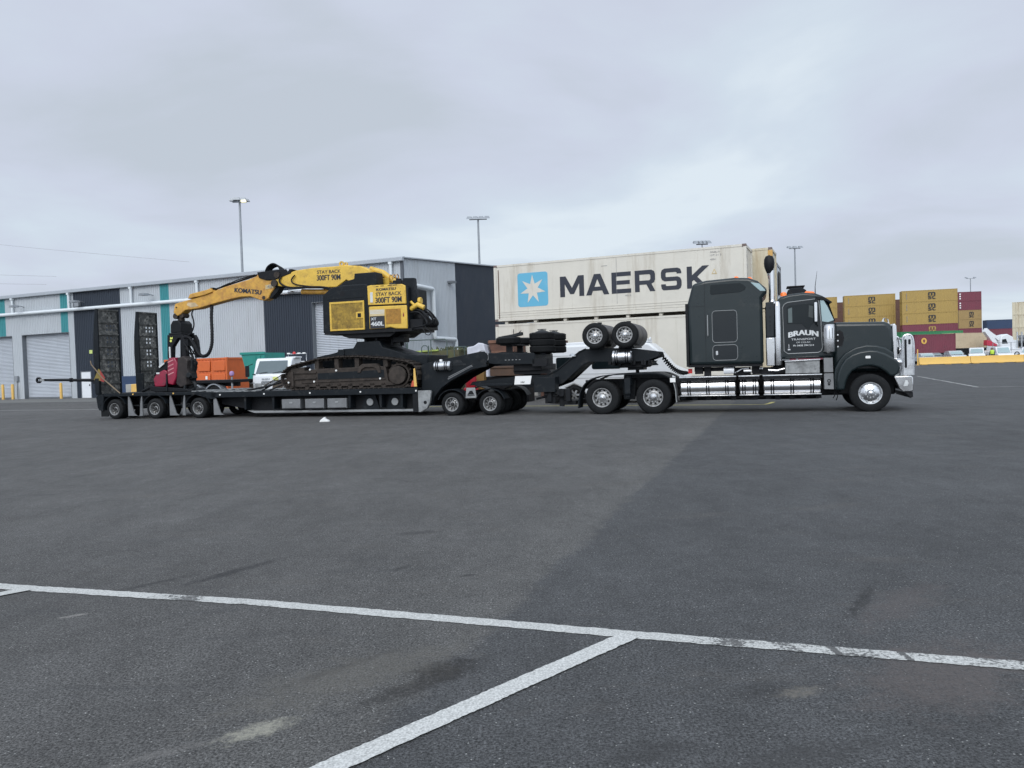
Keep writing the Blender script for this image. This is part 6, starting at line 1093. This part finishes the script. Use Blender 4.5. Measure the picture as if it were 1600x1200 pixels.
q = MB(); q.lathe([(.0001, -.15), (.1, -.1), (.13, 0), (.1, .1), (.0001, .13)], (1.45, .1, 1.62), 'z', 14); single('purple_buoy', q, mat('purple_float', (.4, .25, .5), .5), 'round purple and pink float on a post beside the orange container', 'buoy', frame=((-16.0, 40.5, 0), -.35), at=(1.45, .1, 1.48))
q = MB(); q.prism([(0, 0), (0, 1.15), (.1, 1.2), (4.4, 1.2), (4.4, 0)], 0, 1.6); q.tube([(1, -.1, .9), (2.2, -.1, 1.5), (3.4, -.1, 1.55)], .03, 6); single('scrap_bin', q, mat('bin_brown', (.07, .055, .045), .8, 0, .3, 3, dirt=(.1, .08, .04), dirt_amt=.4), 'low dark brown steel bin right of the orange container', 'bin', frame=((-14.2, 41.5, 0), -.3), bevel=.02)
# teal skip
q = MB(); bw = 1.55; q.add([(.75, 0, .0), (bw, 0, 0), (bw, 0, 2.75), (0, 0, 2.75), (.95, 2, 0), (bw, 2, 0), (bw, 2, 2.75), (.2, 2, 2.75), (.12, .08, 2.72), (bw - .05, .08, 2.72), (bw - .05, 1.9, 2.72), (.3, 1.9, 2.72)], [(0, 1, 2, 3), (4, 7, 6, 5), (0, 3, 7, 4), (1, 5, 6, 2), (0, 4, 5, 1)]);
tb_ = Thing('skip_bin', 'teal green skip bin with sloping end beside the white truck', 'bin', ((-15.45, 44.0, 0), -.3)); part(tb_, 'body', q, tealbin, smooth=0)
q = MB(); q.box(-.05, bw + .05, -.06, .02, 2.66, 2.8); q.box(-.05, .1, 0, 2, 2.66, 2.8)
for k in range(2): x_ = .95 + k * .3; q.box(x_, x_ + .05, -.05, -.002, .1, 2.6)
part(tb_, 'rim', q, tealbin, bevel=.01)
# white cab-over truck facing the camera
wt = Thing('white_truck', 'white cab-over truck facing us behind the trailer, left of the tracks', 'truck', ((-13.9, 41.2, 0), -.12))
q = MB(); cw = 2.05
def cabshape(zs): pass
prof = [(0.02, .55), (-.02, 1.15), (.0, 1.45), (.12, 1.55), (.48, 2.28), (.62, 2.38), (1.75, 2.4), (1.8, .55)]
q.add([(0, y_, z_) for y_, z_ in prof] + [(cw, y_, z_) for y_, z_ in prof], [list(range(8)), list(range(15, 7, -1))] + [[i, i + 8, (i + 1) % 8 + 8, (i + 1) % 8] for i in range(8)]); wc = part(wt, 'cab', q, white_p, bevel=.07, seg=3)
q = MB(); 
def slope(y_): return 1.55 + (y_ - .12) * (.73 / .36)
q.add([(.14, .1, 1.56), (cw - .14, .1, 1.56), (cw - .24, .43, 2.24), (.24, .43, 2.24), (.14, .13, 1.56), (cw - .14, .13, 1.56), (cw - .24, .46, 2.24), (.24, .46, 2.24)], [(0, 1, 2, 3), (7, 6, 5, 4), (0, 4, 5, 1), (2, 6, 7, 3), (1, 5, 6, 2), (0, 3, 7, 4)]); part(wt, 'windscreen', q, mat('screen_glass', (.09, .12, .13), .08, .1, .05, spec=.8), parent=wc, smooth=0)
q = MB(); q.prism(rrect(.5, 1.5, .98, 1.16, .06), -.05, .0); part(wt, 'grille', q, jamb, parent=wc)
q = MB(); q.box(.55, 1.45, -.07, -.05, 1.02, 1.04); q.box(.55, 1.45, -.07, -.05, 1.09, 1.11); part(wt, 'grille_bars', q, chrome, parent=wc)
for x_ in (.3, 1.75): q = MB(); q.prism(rrect(x_ - .22, x_ + .22, .8, 1.05, .08), -.04, .02); part(wt, 'headlight', q, seal, parent=wc)
q = MB(); q.box(.0, cw, -.08, .3, .4, .7); part(wt, 'bumper', q, white_p, bevel=.05)
q = MB(); q.prism(rrect(-.34, -.14, 1.4, 2.0, .06), -.12, -.04); q.tube([(-.2, -.05, 2.0), (0, .1, 2.1)], .02, 6); part(wt, 'mirror', q, black)
q = MB(); q.tube([(.35, .06, 1.58), (.8, .11, 1.64)], .012, 5); q.tube([(1.1, .06, 1.58), (1.6, .11, 1.66)], .012, 5); q.box(.0, .14, -.02, .08, 1.52, 1.56); part(wt, 'wiper', q, black)
letter(wt, 'ISUZU', .75, -.03, 1.26, .42, .09, galv, .03); q = MB(); q.box(1.15, 1.45, -.045, -.03, 1.2, 1.38); part(wt, 'sticker', q, mat('sticker_yellow', (.7, .75, .25), .5))
q = MB(); q.tube([(-.05, -.15, 1.05), (.2, -.25, 1.08), (.3, -.25, .6), (1.75, -.25, .6), (1.9, -.25, 1.08), (2.1, -.15, 1.05)], .035, 8); part(wt, 'front_bar', q, alu)
q = MB(); q.box(-.1, cw + .1, 2.2, 6.5, .7, 1.0); q.box(-.1, cw + .1, 2.1, 2.2, 1.0, 2.2); q.tube([(1.2, 2.0, 2.2), (1.2, 2.0, 2.6), (cw + .2, 2.0, 2.62), (cw + .2, 2.0, 2.2)], .018, 6); part(wt, 'tray', q, white_p)
q = MB(); q.lathe([(.1, 0), (.08, .1), (.0001, .14)], (1.55, 2.0, 2.6), 'z', 12); part(wt, 'beacon', q, red_l); 
for x_ in (1.25, 1.85, 2.15): q = MB(); q.box(x_ - .08, x_ + .08, 1.9, 1.98, 2.6, 2.67); part(wt, 'work_light', q, white_sign)
q = MB(); q.prism(rrect(1.6, cw + .1, 2.36, 2.44, .03), .7, 1.6); part(wt, 'roof_box', q, white_p)
for x_ in (.0, cw - .25):
    inst(wt, 'wheel', T_SM, (x_ + .22, .9, .385), rot=(0, 0, PI / 2)); inst(wt, 'wheel', T_SM, (x_ + .22, 4.9, .385), rot=(0, 0, PI / 2))
# mossy bin with lime rail, gates, bag, brown skip
mb_ = Thing('mossy_bin', 'mossy brown steel bin with lime green top rail behind the tracks', 'bin', ((-6.9, 41.0, 0), -.25))
q = MB(); q.prism([(0, 0), (0, 2.35), (4.3, 2.5), (4.5, 0)], 0, 1.8)
for k in range(10): x_ = .3 + .42 * k; q.box(x_, x_ + .08, -.06, 0, .1, 2.3)
part(mb_, 'body', q, mossy, bevel=.02); q = MB(); q.prism([(-.05, 2.36), (-.05, 2.44), (3.2, 2.54), (3.2, 2.46)], -.08, .06); part(mb_, 'rim', q, limeg)
q = MB()
for k in range(60): x_, z_ = random.uniform(2.6, 4.4), random.uniform(0, .25); y_ = random.uniform(.1, 1.5); a_ = random.uniform(0, PI); q.tube([(x_, y_, 2.4), (x_ + .25 * math.cos(a_), y_ + .1, 2.45 + z_), (x_ + .4 * math.cos(a_), y_ + .2, 2.4)], .03, 5)
part(mb_, 'tangled_debris', q, mat('debris', (.08, .09, .05), .9, 0, .4, 5))
def gate(x0, x1, z0, z1, y, lb, rails=1):
    q = MB(); q.tube([(x0, y, z0), (x0, y, z1 - .1), (x0 + .1, y, z1), (x1 - .1, y, z1), (x1, y, z1 - .1), (x1, y, z0)], .025, 7)
    for k in range(rails): zz_ = z0 + (z1 - z0) * (.45); q.tube([(x0, y, zz_), (x1, y, zz_)], .02, 6)
    q.tube([((x0 + x1) / 2 + .2, y, z0), ((x0 + x1) / 2 + .2, y, z1)], .022, 6); single('hoop_rail', q, mat('rail_green', (.06, .09, .08), .5), lb, 'railing', 'hooped railings behind the trailer', frame=((-4.0, 38.5, 0), -.25), at=((x0 + x1) / 2, y, 0))
gate(-1.25, .85, 0, 3.0, 0, 'tall dark green hooped rail in front of the white drain pipe'); gate(-3.6, -1.5, 0, 2.95, .5, 'dark green hooped rail behind the machine hoses'); gate(1.15, 1.85, 0, 2.6, .2, 'small dark hooped rail in front of the white bag', 0); gate(-.35, .0, 1, 2.7, -.4, 'narrow green rail left of the tall hooped one', 1)
q = MB(); q.add([(0, 0, 0), (1.15, 0, 0), (1.0, .05, 2.0), (.82, .1, 2.72), (.55, .1, 2.75), (.3, .1, 2.6), (-.05, .1, 2.55), (0, 1.2, 0), (1.15, 1.2, 0), (1.0, 1.1, 2.0), (.82, 1.1, 2.6), (.55, 1.1, 2.66), (.3, 1.1, 2.55), (-.05, 1.1, 2.5)], [(0, 1, 2, 3, 4, 5, 6), (13, 12, 11, 10, 9, 8, 7)] + [[i, i + 7, (i + 1) % 7 + 7, (i + 1) % 7] for i in range(7)])
single('bulk_bag', q, mat('bag_white', (.55, .56, .62), .8, 0, .15, 2.5, bump=.08, bscale=3), 'white woven bulk bag standing left of the brown skip', 'bag', frame=((-2.15, 37.6, 0), -.3), bevel=.06)
bs = Thing('rusty_skip', 'rusty brown open skip with flared rim behind the loader neck', 'bin', ((-1.15, 37.9, 0), -.35))
q = MB(); q.box(.35, 1.3, .2, 1.6, 0, 1.99); part(bs, 'stand', q, black); q = MB(); q.prism([(.3, 2.0), (.25, 2.1), (.0, 2.8), (.1, 2.85), (1.35, 2.85), (1.4, 2.0)], 0, 1.8); part(bs, 'body', q, rust, bevel=.02); q = MB(); q.box(.08, 1.35, -.06, .05, 2.7, 2.85); q.box(.2, 1.38, -.05, .0, 2.2, 2.32); part(bs, 'rim', q, mat('rust_light', (.17, .085, .055), .8, 0, .3, 3), bevel=.015)
q = MB(); q.prism([(0, 1.15), (0, 1.5), (1.5, 1.55), (1.35, 1.15)], 0, 1.2); q.box(-.05, 1.55, -.04, .04, 1.48, 1.58); single('brown_crate', q, mat('crate_brown', (.1, .06, .04), .8, 0, .3, 3, dirt=(.07, .05, .04), dirt_amt=.4), 'brown steel crate seen under the loader neck', 'crate', frame=((-.95, 33.6, 0), -.3), bevel=.02)
q = MB(); q.box(-.4, 1.7, .1, 1.1, 0, 1.13); single('black_tub', q, black, 'low black tub carrying the brown crate under the loader neck', 'tub', frame=((-.95, 33.6, 0), -.3), at=(.6, .6, 0), bevel=.03)
q = MB(); q.box(0, .35, 0, .35, 0, 1.45); single('ochre_post', q, mat('ochre', (.22, .13, .04), .7, 0, .2), 'square ochre post under the loader neck, right of the red drum', 'post', frame=((-1.55, 33.5, 0), -.3), bevel=.02)
q = MB(); q.lathe([(.0001, 0), (.22, 0), (.24, .1), (.24, .6), (.2, .7), (.0001, .74)], (0, 0, .7), 'z', 16); q.box(-.3, .3, -.3, .3, 0, .7); single('red_drum', q, mat('red_plastic', (.4, .015, .03), .4, 0, .2), 'small red plastic drum under the loader neck', 'drum', frame=((-1.75, 32.9, 0), 0), bevel=.02)
q = MB(); q.box(-1.4, 1.6, 0, 1.0, 0, .35)
for k in range(9): x_ = -1.3 + k * .32; q.box(x_, x_ + .2, -.05, .8, .35, .45 + random.random() * .25)
single('timber_pile', q, mat('pile_green', (.09, .085, .05), .85, 0, .4, 4), 'low pile of mossy timber beneath the loader neck', 'timber', frame=((-2.8, 33.0, 0), -.3), bevel=.02)
# rust container roof behind the van
rc_ = container('rusty_container', 'rust brown container top peeking out above the white van', ((1.35, 36.2, 0), ang), 1.0, 2.7, 1.2, rust, .0)
# white van facing right
wv = Thing('white_van', 'white van with alloy wheels parked behind the gooseneck and drive wheels', 'van', ((1.5, 30.7, 0), -.33))
q = MB(); vp = [(0.0, .35), (-.03, 1.3), (.05, 1.95), (.18, 2.2), (.5, 2.3), (3.6, 2.36), (4.0, 2.3), (4.3, 2.05), (4.75, 1.45), (5.25, 1.2), (5.45, .85), (5.45, .35), (4.95, .3), (4.8, .65), (4.5, .78), (4.2, .65), (4.05, .3), (1.5, .3), (1.35, .62), (1.0, .78), (.68, .64), (.5, .3)]
q.prism(vp, 0, 1.9); vb = part(wv, 'body', q, white_p, bevel=.07, seg=3)
q = MB(); q.prism(rrect(.3, 1.55, 1.35, 1.85, .08), -.012, .02); part(wv, 'side_window', q, glassdark, parent=vb); q = MB(); q.prism(rrect(1.75, 2.9, 1.35, 1.88, .08), -.012, .02); part(wv, 'side_window', q, glassdark, parent=vb)
q = MB(); q.prism([(3.1, 1.4), (3.1, 1.9), (3.9, 1.95), (4.35, 1.45)], -.012, .02); part(wv, 'cab_window', q, glassdark, parent=vb)
q = MB()
for z_ in (1.0, 1.16, 1.9): q.box(.1, 4.6, -.008, .01, z_, z_ + .015)
part(wv, 'body_crease', q, seal, parent=vb)
q = MB(); q.prism([(.25, 2.28), (.3, 2.42), (1.6, 2.44), (1.7, 2.3)], .1, 1.7); part(wv, 'roof_pod', q, white_p, bevel=.03)
q = MB(); q.box(3.2, 3.9, .3, 1.5, 2.33, 2.48); q.tube([(3.7, .6, 2.45), (3.7, .6, 2.6)], .03, 6); q.tube([(3.9, .8, 2.42), (3.95, .8, 2.54)], .04, 6); part(wv, 'roof_gear', q, white_p, bevel=.02)
for x_ in (1.0, 4.5):
    for y_, fr2 in ((.02, False), (1.88, True)):
        o = inst(wv, 'wheel', T_SM, (x_, y_, .36), rot=(0, 0, PI if fr2 else 0), scale=(.93, .9, .93)); q = MB(); q.lathe([(.235, .0), (.22, .02), (.2, .05)], (0, 0, 0), 'y', 24)
        for k in range(6):
            a_ = k * PI / 3; c_, s_ = math.cos(a_), math.sin(a_); q.add([(c_ * .05 - s_ * .035, .02, s_ * .05 + c_ * .035), (c_ * .05 + s_ * .035, .02, s_ * .05 - c_ * .035), (c_ * .215 + s_ * .045, .035, s_ * .215 - c_ * .045), (c_ * .215 - s_ * .045, .035, s_ * .215 + c_ * .045)], [(0, 1, 2, 3)])
        q.cyl((0, 0, 0), .06, .0, .04, 'y', 12); me_ = mesh('rim', q, alu); inst(wv, 'rim', me_, (0, 0, 0), o); inst(wv, 'brake_drum', B_['small'], (0, -.1, 0), o)
q = MB(); q.tube([(4.5, -.01, 1.75), (4.66, -.01, 1.5)], .02, 5)
q = MB(); q.box(-.06, 5.5, .15, 1.75, .25, .4); part(wv, 'sill', q, black)

# ================================================================= light masts
def mast(x, y, h, heads, label, lit=False, bar=1.6, kind='bar', r=.14):
    t = Thing('light_mast', label, 'light mast', ((x, y, 0), 0), group='yard floodlight masts')
    q = MB(); q.lathe([(r * 1.5, 0), (r * 1.4, .4), (r, .5), (r * .65, h)], (0, 0, 0), 'z', 12); part(t, 'pole', q, galv)
    if kind == 'ring':
        for k in range(heads):
            a = 2 * PI * k / heads + .4; q = MB(); cx, cy = math.cos(a) * bar * .75, math.sin(a) * bar * .75; q.tube([(0, 0, h - .1), (cx * .8, cy * .8, h + .15)], .06, 6); q.add([(cx - .5, cy - .3, h + .0), (cx + .5, cy - .3, h + .0), (cx + .5, cy + .3, h + .02), (cx - .5, cy + .3, h + .02), (cx - .3, cy - .2, h + .35), (cx + .3, cy - .2, h + .35), (cx + .3, cy + .2, h + .35), (cx - .3, cy + .2, h + .35)], [(0, 3, 2, 1), (4, 5, 6, 7), (0, 1, 5, 4), (1, 2, 6, 5), (2, 3, 7, 6), (3, 0, 4, 7)]); fl = part(t, 'floodlight', q, galv)
        if lit: q = MB(); q.box(.5, 1.1, -1.0, -.7, h - .3, h - .04); part(t, 'lit_lamp', q, lamp_on)
    else:
        q = MB(); q.tube([(-bar, 0, h), (bar, 0, h)], .07, 6); part(t, 'crossbar', q, galv)
        for k in range(heads):
            cx = -bar + 2 * bar * k / (heads - 1); q = MB(); q.add([(cx - .42, -.5, h + .02), (cx + .42, -.5, h + .02), (cx + .42, .3, h + .25), (cx - .42, .3, h + .25), (cx - .3, -.3, h + .35), (cx + .3, -.3, h + .35), (cx + .3, .2, h + .5), (cx - .3, .2, h + .5)], [(0, 3, 2, 1), (4, 5, 6, 7), (0, 1, 5, 4), (1, 2, 6, 5), (2, 3, 7, 6), (3, 0, 4, 7)]); part(t, 'floodlight', q, galv)
mast(-34.5, 100, 23.8, 6, 'tall floodlight mast behind the warehouse with one lamp lit', True, 1.0, 'ring', .2)
mast(-4.1, 110, 22.4, 4, 'tall mast with four floodlights behind the dark end wall', bar=1.25, r=.2)
mast(55.8, 150, 22.4, 3, 'mast with three floodlights rising behind the truck cab', bar=1.1, r=.2)
mast(155.8, 260, 25.7, 2, 'small distant mast above the maroon containers', bar=1.4, r=.2)
mast(25.2, 100, 16.4, 4, 'mast whose lamps just show over the lettered container', bar=.75, r=.1)
for k, (x1, z1, x2, z2) in enumerate(((-130, 32.5, -62, 23.5), (-130, 24.8, -88, 21.5), (-130, 22.8, -90, 20))):
    q = MB(); q.tube(smooth_path([(x1, 150, z1), ((x1 + x2) / 2, 150, (z1 + z2) / 2 - .35), (x2, 150, z2)], 8), .03, 4); single('power_cable', q, mat('cable_grey', (.45, .46, .48), .5), ('highest', 'middle', 'lowest')[k] + ' of the thin power cables in the upper left sky', 'cable', 'power cables')

# ================================================================= barriers, cars, crane and people on the right
bx = [(48.91, 92.0), (54.5, 91.0), (60.2, 90.0), (65.9, 89.0)]
for k in range(3):
    (xa, ya), (xb, yb) = bx[k], bx[k + 1]; a = math.atan2(yb - ya, xb - xa); L_ = math.hypot(xb - xa, yb - ya) - .04
    q = MB(); q.add([(0, 0, .06), (L_, 0, .06), (L_, .6, .06), (0, .6, .06), (0, .15, .4), (L_, .15, .4), (L_, .45, .4), (0, .45, .4), (0, .2, .9), (L_, .2, .9), (L_, .4, .9), (0, .4, .9)], [(0, 3, 2, 1), (0, 1, 5, 4), (2, 3, 7, 6), (1, 2, 6, 5), (3, 0, 4, 7), (4, 5, 9, 8), (6, 7, 11, 10), (5, 6, 10, 9), (7, 4, 8, 11), (8, 9, 10, 11)])
    for x_ in (.2, L_ * .5, L_ - .9): q.box(x_, x_ + .7, .02, .58, 0, .06)
    single('road_barrier', q, yelblk, ('yellow road barrier, the leftmost, starting by the truck bull bar', 'yellow road barrier, second from the left in front of the cars', 'yellow road barrier, rightmost at the picture edge')[k], 'barrier', 'yellow barriers in front of the parked cars', frame=((xa, ya, 0), a), bevel=.03)
q = MB(); q.cyl((0, 0, 0), .07, 0, 1.9, 'z', 10); q.cyl((0, 0, 0), .2, 0, .05, 'z', 12); single('marker_post', q, bolly, 'thin yellow marker post just right of the bull bar', 'post', frame=((48.4, 91.5, 0), 0))
CW_ = None
def car(label, name, x, y, yaw, L_, H_, W_, m, kind='sedan'):
    t = Thing(name, label, 'car' if kind != 'ute' else 'pickup', ((x, y, 0), yaw), group='vehicles parked behind the yellow barriers')
    if kind == 'sedan': lo = [(0, .3), (0, .75), (.15, .88), (1.1, .95), (L_ - 1.3, .98), (L_ - .1, .85), (L_, .6), (L_, .3)]; up_ = [(.9, .93), (1.5, H_ - .08), (2.0, H_), (3.0, H_), (3.4, H_ - .06), (L_ - .7, .95)]
    elif kind == 'suv': lo = [(0, .35), (0, .85), (.15, 1.0), (1.1, 1.05), (L_ - .2, 1.08), (L_, .8), (L_, .35)]; up_ = [(.95, 1.03), (1.6, H_ - .06), (2.1, H_), (L_ - .9, H_ - .02), (L_ - .45, H_ - .15), (L_ - .15, 1.06)]
    else: lo = [(0, .4), (0, .9), (.15, 1.08), (1.3, 1.15), (L_, 1.15), (L_, .4)]; up_ = [(1.2, 1.13), (1.75, H_ - .08), (2.1, H_), (3.4, H_), (3.65, H_ - .1), (3.75, 1.14)] 
    q = MB(); q.prism(lo, 0, W_); b = part(t, 'body', q, m, bevel=.09, seg=3)
    q = MB(); q.prism(up_, .1, W_ - .1); part(t, 'roof', q, m, bevel=.1, seg=3)
    x0, x1, x2, x3 = up_[0][0] + .25, up_[1][0] + .12, up_[-3][0] + (0 if kind != 'ute' else -.05), up_[-1][0] - .35; zt = H_ - .14; zb = lo[3][1] + .04
    mid = (x1 + x2) / 2; q = MB(); q.prism([(x0 + .05, zb), (x1, zt), (mid - .05, zt), (mid - .05, zb)], .08, .12); part(t, 'side_window', q, glassdark)
    q = MB(); q.prism([(mid + .05, zb), (mid + .05, zt), (x2, zt), (x3, zb)], .08, .12); part(t, 'side_window', q, glassdark)
    (xa, za), (xb, zb2) = up_[0], up_[1]
    q = MB(); q.add([(xa + .03, .2, za + .1), (xa + .03, W_ - .2, za + .1), (xb - .03, W_ - .28, zb2 - .06), (xb - .03, .28, zb2 - .06)], [(0, 1, 2, 3)]); 
    for i_ in range(4): q.v[i_] = (q.v[i_][0] - .05, q.v[i_][1], q.v[i_][2])
    part(t, 'windscreen', q, glasssky, smooth=0)
    for x_ in (.85, L_ - .9):
        for y_ in (-.02, W_ - .2): inst(t, 'wheel', T_SM, (x_, y_, .33), scale=(.86, .9, .86))
    for y_ in (.15, W_ - .45): q = MB(); q.box(-.02, .05, y_, y_ + .3, .6, .72); part(t, 'headlight', q, white_sign)
    q = MB(); q.box(x1, x1 + .2, -.12, .05, zb + .05, zb + .2); part(t, 'mirror', q, m)
    return t
car('silver grey sedan, leftmost car behind the yellow barrier', 'parked_car', 54.8, 98.6, 1.38, 4.5, 1.42, 1.75, carsilver)
car('silver hatchback second from the left behind the yellow barrier', 'parked_car', 58.5, 98.6, 1.3, 4.4, 1.6, 1.8, carsilver, 'suv')
car('dark car between the two silver cars behind the barrier', 'parked_car', 58.2, 102.8, 1.4, 4.4, 1.4, 1.75, galv)
car('white dual cab pickup in the middle behind the yellow barrier', 'parked_pickup', 60.8, 98.5, 1.05, 5.3, 1.9, 1.85, white_p, 'ute')
car('white utility van right of the person in the yellow vest', 'parked_pickup', 65.0, 99.2, 1.25, 4.6, 1.95, 1.85, white_p, 'suv')
car('white car cut off by the right picture edge', 'parked_car', 67.0, 98.0, .9, 4.6, 1.75, 1.8, white_p, 'suv')
# person in a hi-vis vest
def person(x, y, yaw):
    bm_p = [((0, 0, .95), .15), ((0, 0, 1.2), .15), ((0, 0, 1.42), .17), ((0, .0, 1.53), .06), ((0, -.01, 1.62), .085), ((0, -.01, 1.72), .08)]
    V_, E_, R2 = [b for b, _ in bm_p], [(0, 1), (1, 2), (2, 3), (3, 4), (4, 5)], [r for _, r in bm_p]
    def chain(start, pts): 
        prev = start
        for p_, r_ in pts: V_.append(p_); R2.append(r_); E_.append((prev, len(V_) - 1)); prev = len(V_) - 1
    for sx in (-1, 1):
        chain(2, [((sx * .2, 0, 1.42), .065), ((sx * .27, .02, 1.15), .05), ((sx * .27, -.1, .93), .038), ((sx * .27, -.16, .85), .035)])
        chain(0, [((sx * .1, 0, .88), .1), ((sx * .11, -.02, .5), .07), ((sx * .12, .02, .1), .045), ((sx * .12, -.12, .05), .04)])
    me = bpy.data.meshes.new('person'); me.from_pydata(V_, E_, []); me.materials.append(navyc); o = bpy.data.objects.new('person', me); COL.objects.link(o)
    sk_ = o.modifiers.new('skin', 'SKIN')
    for i_, r_ in enumerate(R2): me.skin_vertices[0].data[i_].radius = (r_, r_ * .8 if i_ < 3 else r_) if False else (r_, r_)
    me.skin_vertices[0].data[0].use_root = True; ss = o.modifiers.new('sub', 'SUBSURF'); ss.levels = 2; ss.render_levels = 2
    o.location = (x, y, 0); o.rotation_euler = (0, 0, yaw); o['label'] = 'person in a yellow hi-vis vest standing between the white vehicles'; o['category'] = 'person'
    q = MB(); q.lathe([(.17, 1.0), (.2, 1.05), (.21, 1.3), (.22, 1.42), (.15, 1.52), (.08, 1.54)], (0, 0, 0), 'z', 16); q.v = [(a * 1.15, b * .8, c) for a, b, c in q.v]; v = bpy.data.objects.new('vest', mesh('vest', q, hivis)); COL.objects.link(v); v.parent = o
    q = MB(); q.lathe([(.0001, -.13), (.07, -.1), (.095, 0), (.07, .1), (.0001, .12)], (0, -.01, 1.68), 'z', 14); h = bpy.data.objects.new('face', mesh('face', q, skin)); COL.objects.link(h); h.parent = o
    q = MB(); q.lathe([(.13, 1.73), (.11, 1.74), (.1, 1.8), (.0001, 1.84)], (0, 0, 0), 'z', 14); h = bpy.data.objects.new('cap', mesh('cap', q, navyc)); COL.objects.link(h); h.parent = o
if 'skin_vertices' in dir(bpy.types.Mesh): pass
# build the person (the skin layer is made by adding the modifier)
person(60.1, 96.0, 2.8)
# mobile crane
cr = Thing('mobile_crane', 'white and red pick-and-carry crane beyond the parked pickups', 'crane', ((80, 128, 0), .1))
q = MB(); q.prism([(0, .7), (0, 1.3), (1.0, 1.6), (2.6, 1.7), (5.5, 1.6), (5.6, .7)], 0, 2.2); part(cr, 'chassis', q, white_p, bevel=.08)
q = MB(); q.prism([(2.0, 1.7), (1.9, 3.2), (2.2, 3.9), (3.2, 4.1), (4.2, 3.6), (4.6, 2.4), (4.7, 1.6)], .3, 1.9); cb = part(cr, 'cab', q, white_p, bevel=.15, seg=3)
q = MB(); q.prism([(2.15, 2.5), (2.2, 3.2), (2.9, 3.3), (3.2, 2.5)], .28, .3); part(cr, 'window', q, glassdark, parent=cb)
q = MB(); q.prism([(.2, 4.3), (.5, 4.6), (4.4, 1.9), (4.0, 1.5)], .7, 1.3); bm2 = part(cr, 'boom', q, white_p, bevel=.03); 
q = MB(); q.prism([(-.35, 2.3), (-.3, 3.2), (.2, 3.1), (1.6, 2.4), (1.4, 2.1)], .6, 1.4); part(cr, 'red_counterweight', q, mat('crane_red', (.45, .03, .06), .4), bevel=.03)
q = MB(); q.prism([(-.6, 4.6), (-.2, 5.2), (.7, 4.4), (1.9, 2.3), (1.2, 2.2)], .65, 1.35); part(cr, 'boom_head', q, white_p, bevel=.04)
q = MB(); q.cyl((5.1, .5, 0), .12, 1.7, 4.4, 'z', 8); q.cyl((5.9, .5, 0), .12, 1.5, 4.4, 'z', 8); part(cr, 'exhaust', q, alu)
q = MB(); q.box(6.1, 7.6, .2, 1.8, 1.9, 2.9); q.cyl((6.7, .1, 2.6), .5, 0, .3, 'y', 14); part(cr, 'winch', q, darkmetal, bevel=.1)
for x_ in (1.0, 4.6): inst(cr, 'wheel', T_BIG, (x_, 0, .6), scale=(1.15, 1.2, 1.15)); inst(cr, 'wheel', T_BIG, (x_, 1.9, .6), scale=(1.15, 1.2, 1.15))
q = MB(); q.prism([(0, 0), (0, 2.9), (.1, 3.1), (8.2, 3.1), (8.2, 0)], 0, 3); sb = single('site_office', q, pipe_w, 'pale grey site office behind the mobile crane', 'building', frame=((80.5, 134, 0), .05), bevel=.03)
sh_ = Thing('low_shed', 'long low pale shed behind the white cars at the right edge', 'building', ((97, 140, 0), -.1))
q = MB(); ribbed(q, 0, 30, 0, 3.6, 0, .4); q.box(0, 30, .05, 8, 0, 3.6); part(sh_, 'wall', q, clad); q = MB(); q.box(-.3, 30, -.4, 8.3, 3.6, 4.15); part(sh_, 'roof', q, roofm, bevel=.04); q = MB(); q.box(-.3, 30, -.2, 0, 4.3, 5.0); part(sh_, 'parapet', q, rust)
fe = Thing('mesh_fence', 'low grey post and rail fence behind the white cars', 'fence', ((74, 118, 0), 0))
for k in range(10): q = MB(); q.cyl((k * 2.8, 0, 0), .05, 0, 2.6, 'z', 8); part(fe, 'post', q, galv)
for z_ in (.4, 1.5, 2.6): q = MB(); q.tube([(0, 0, z_), (25.2, 0, z_)], .03, 6); part(fe, 'rail', q, galv)
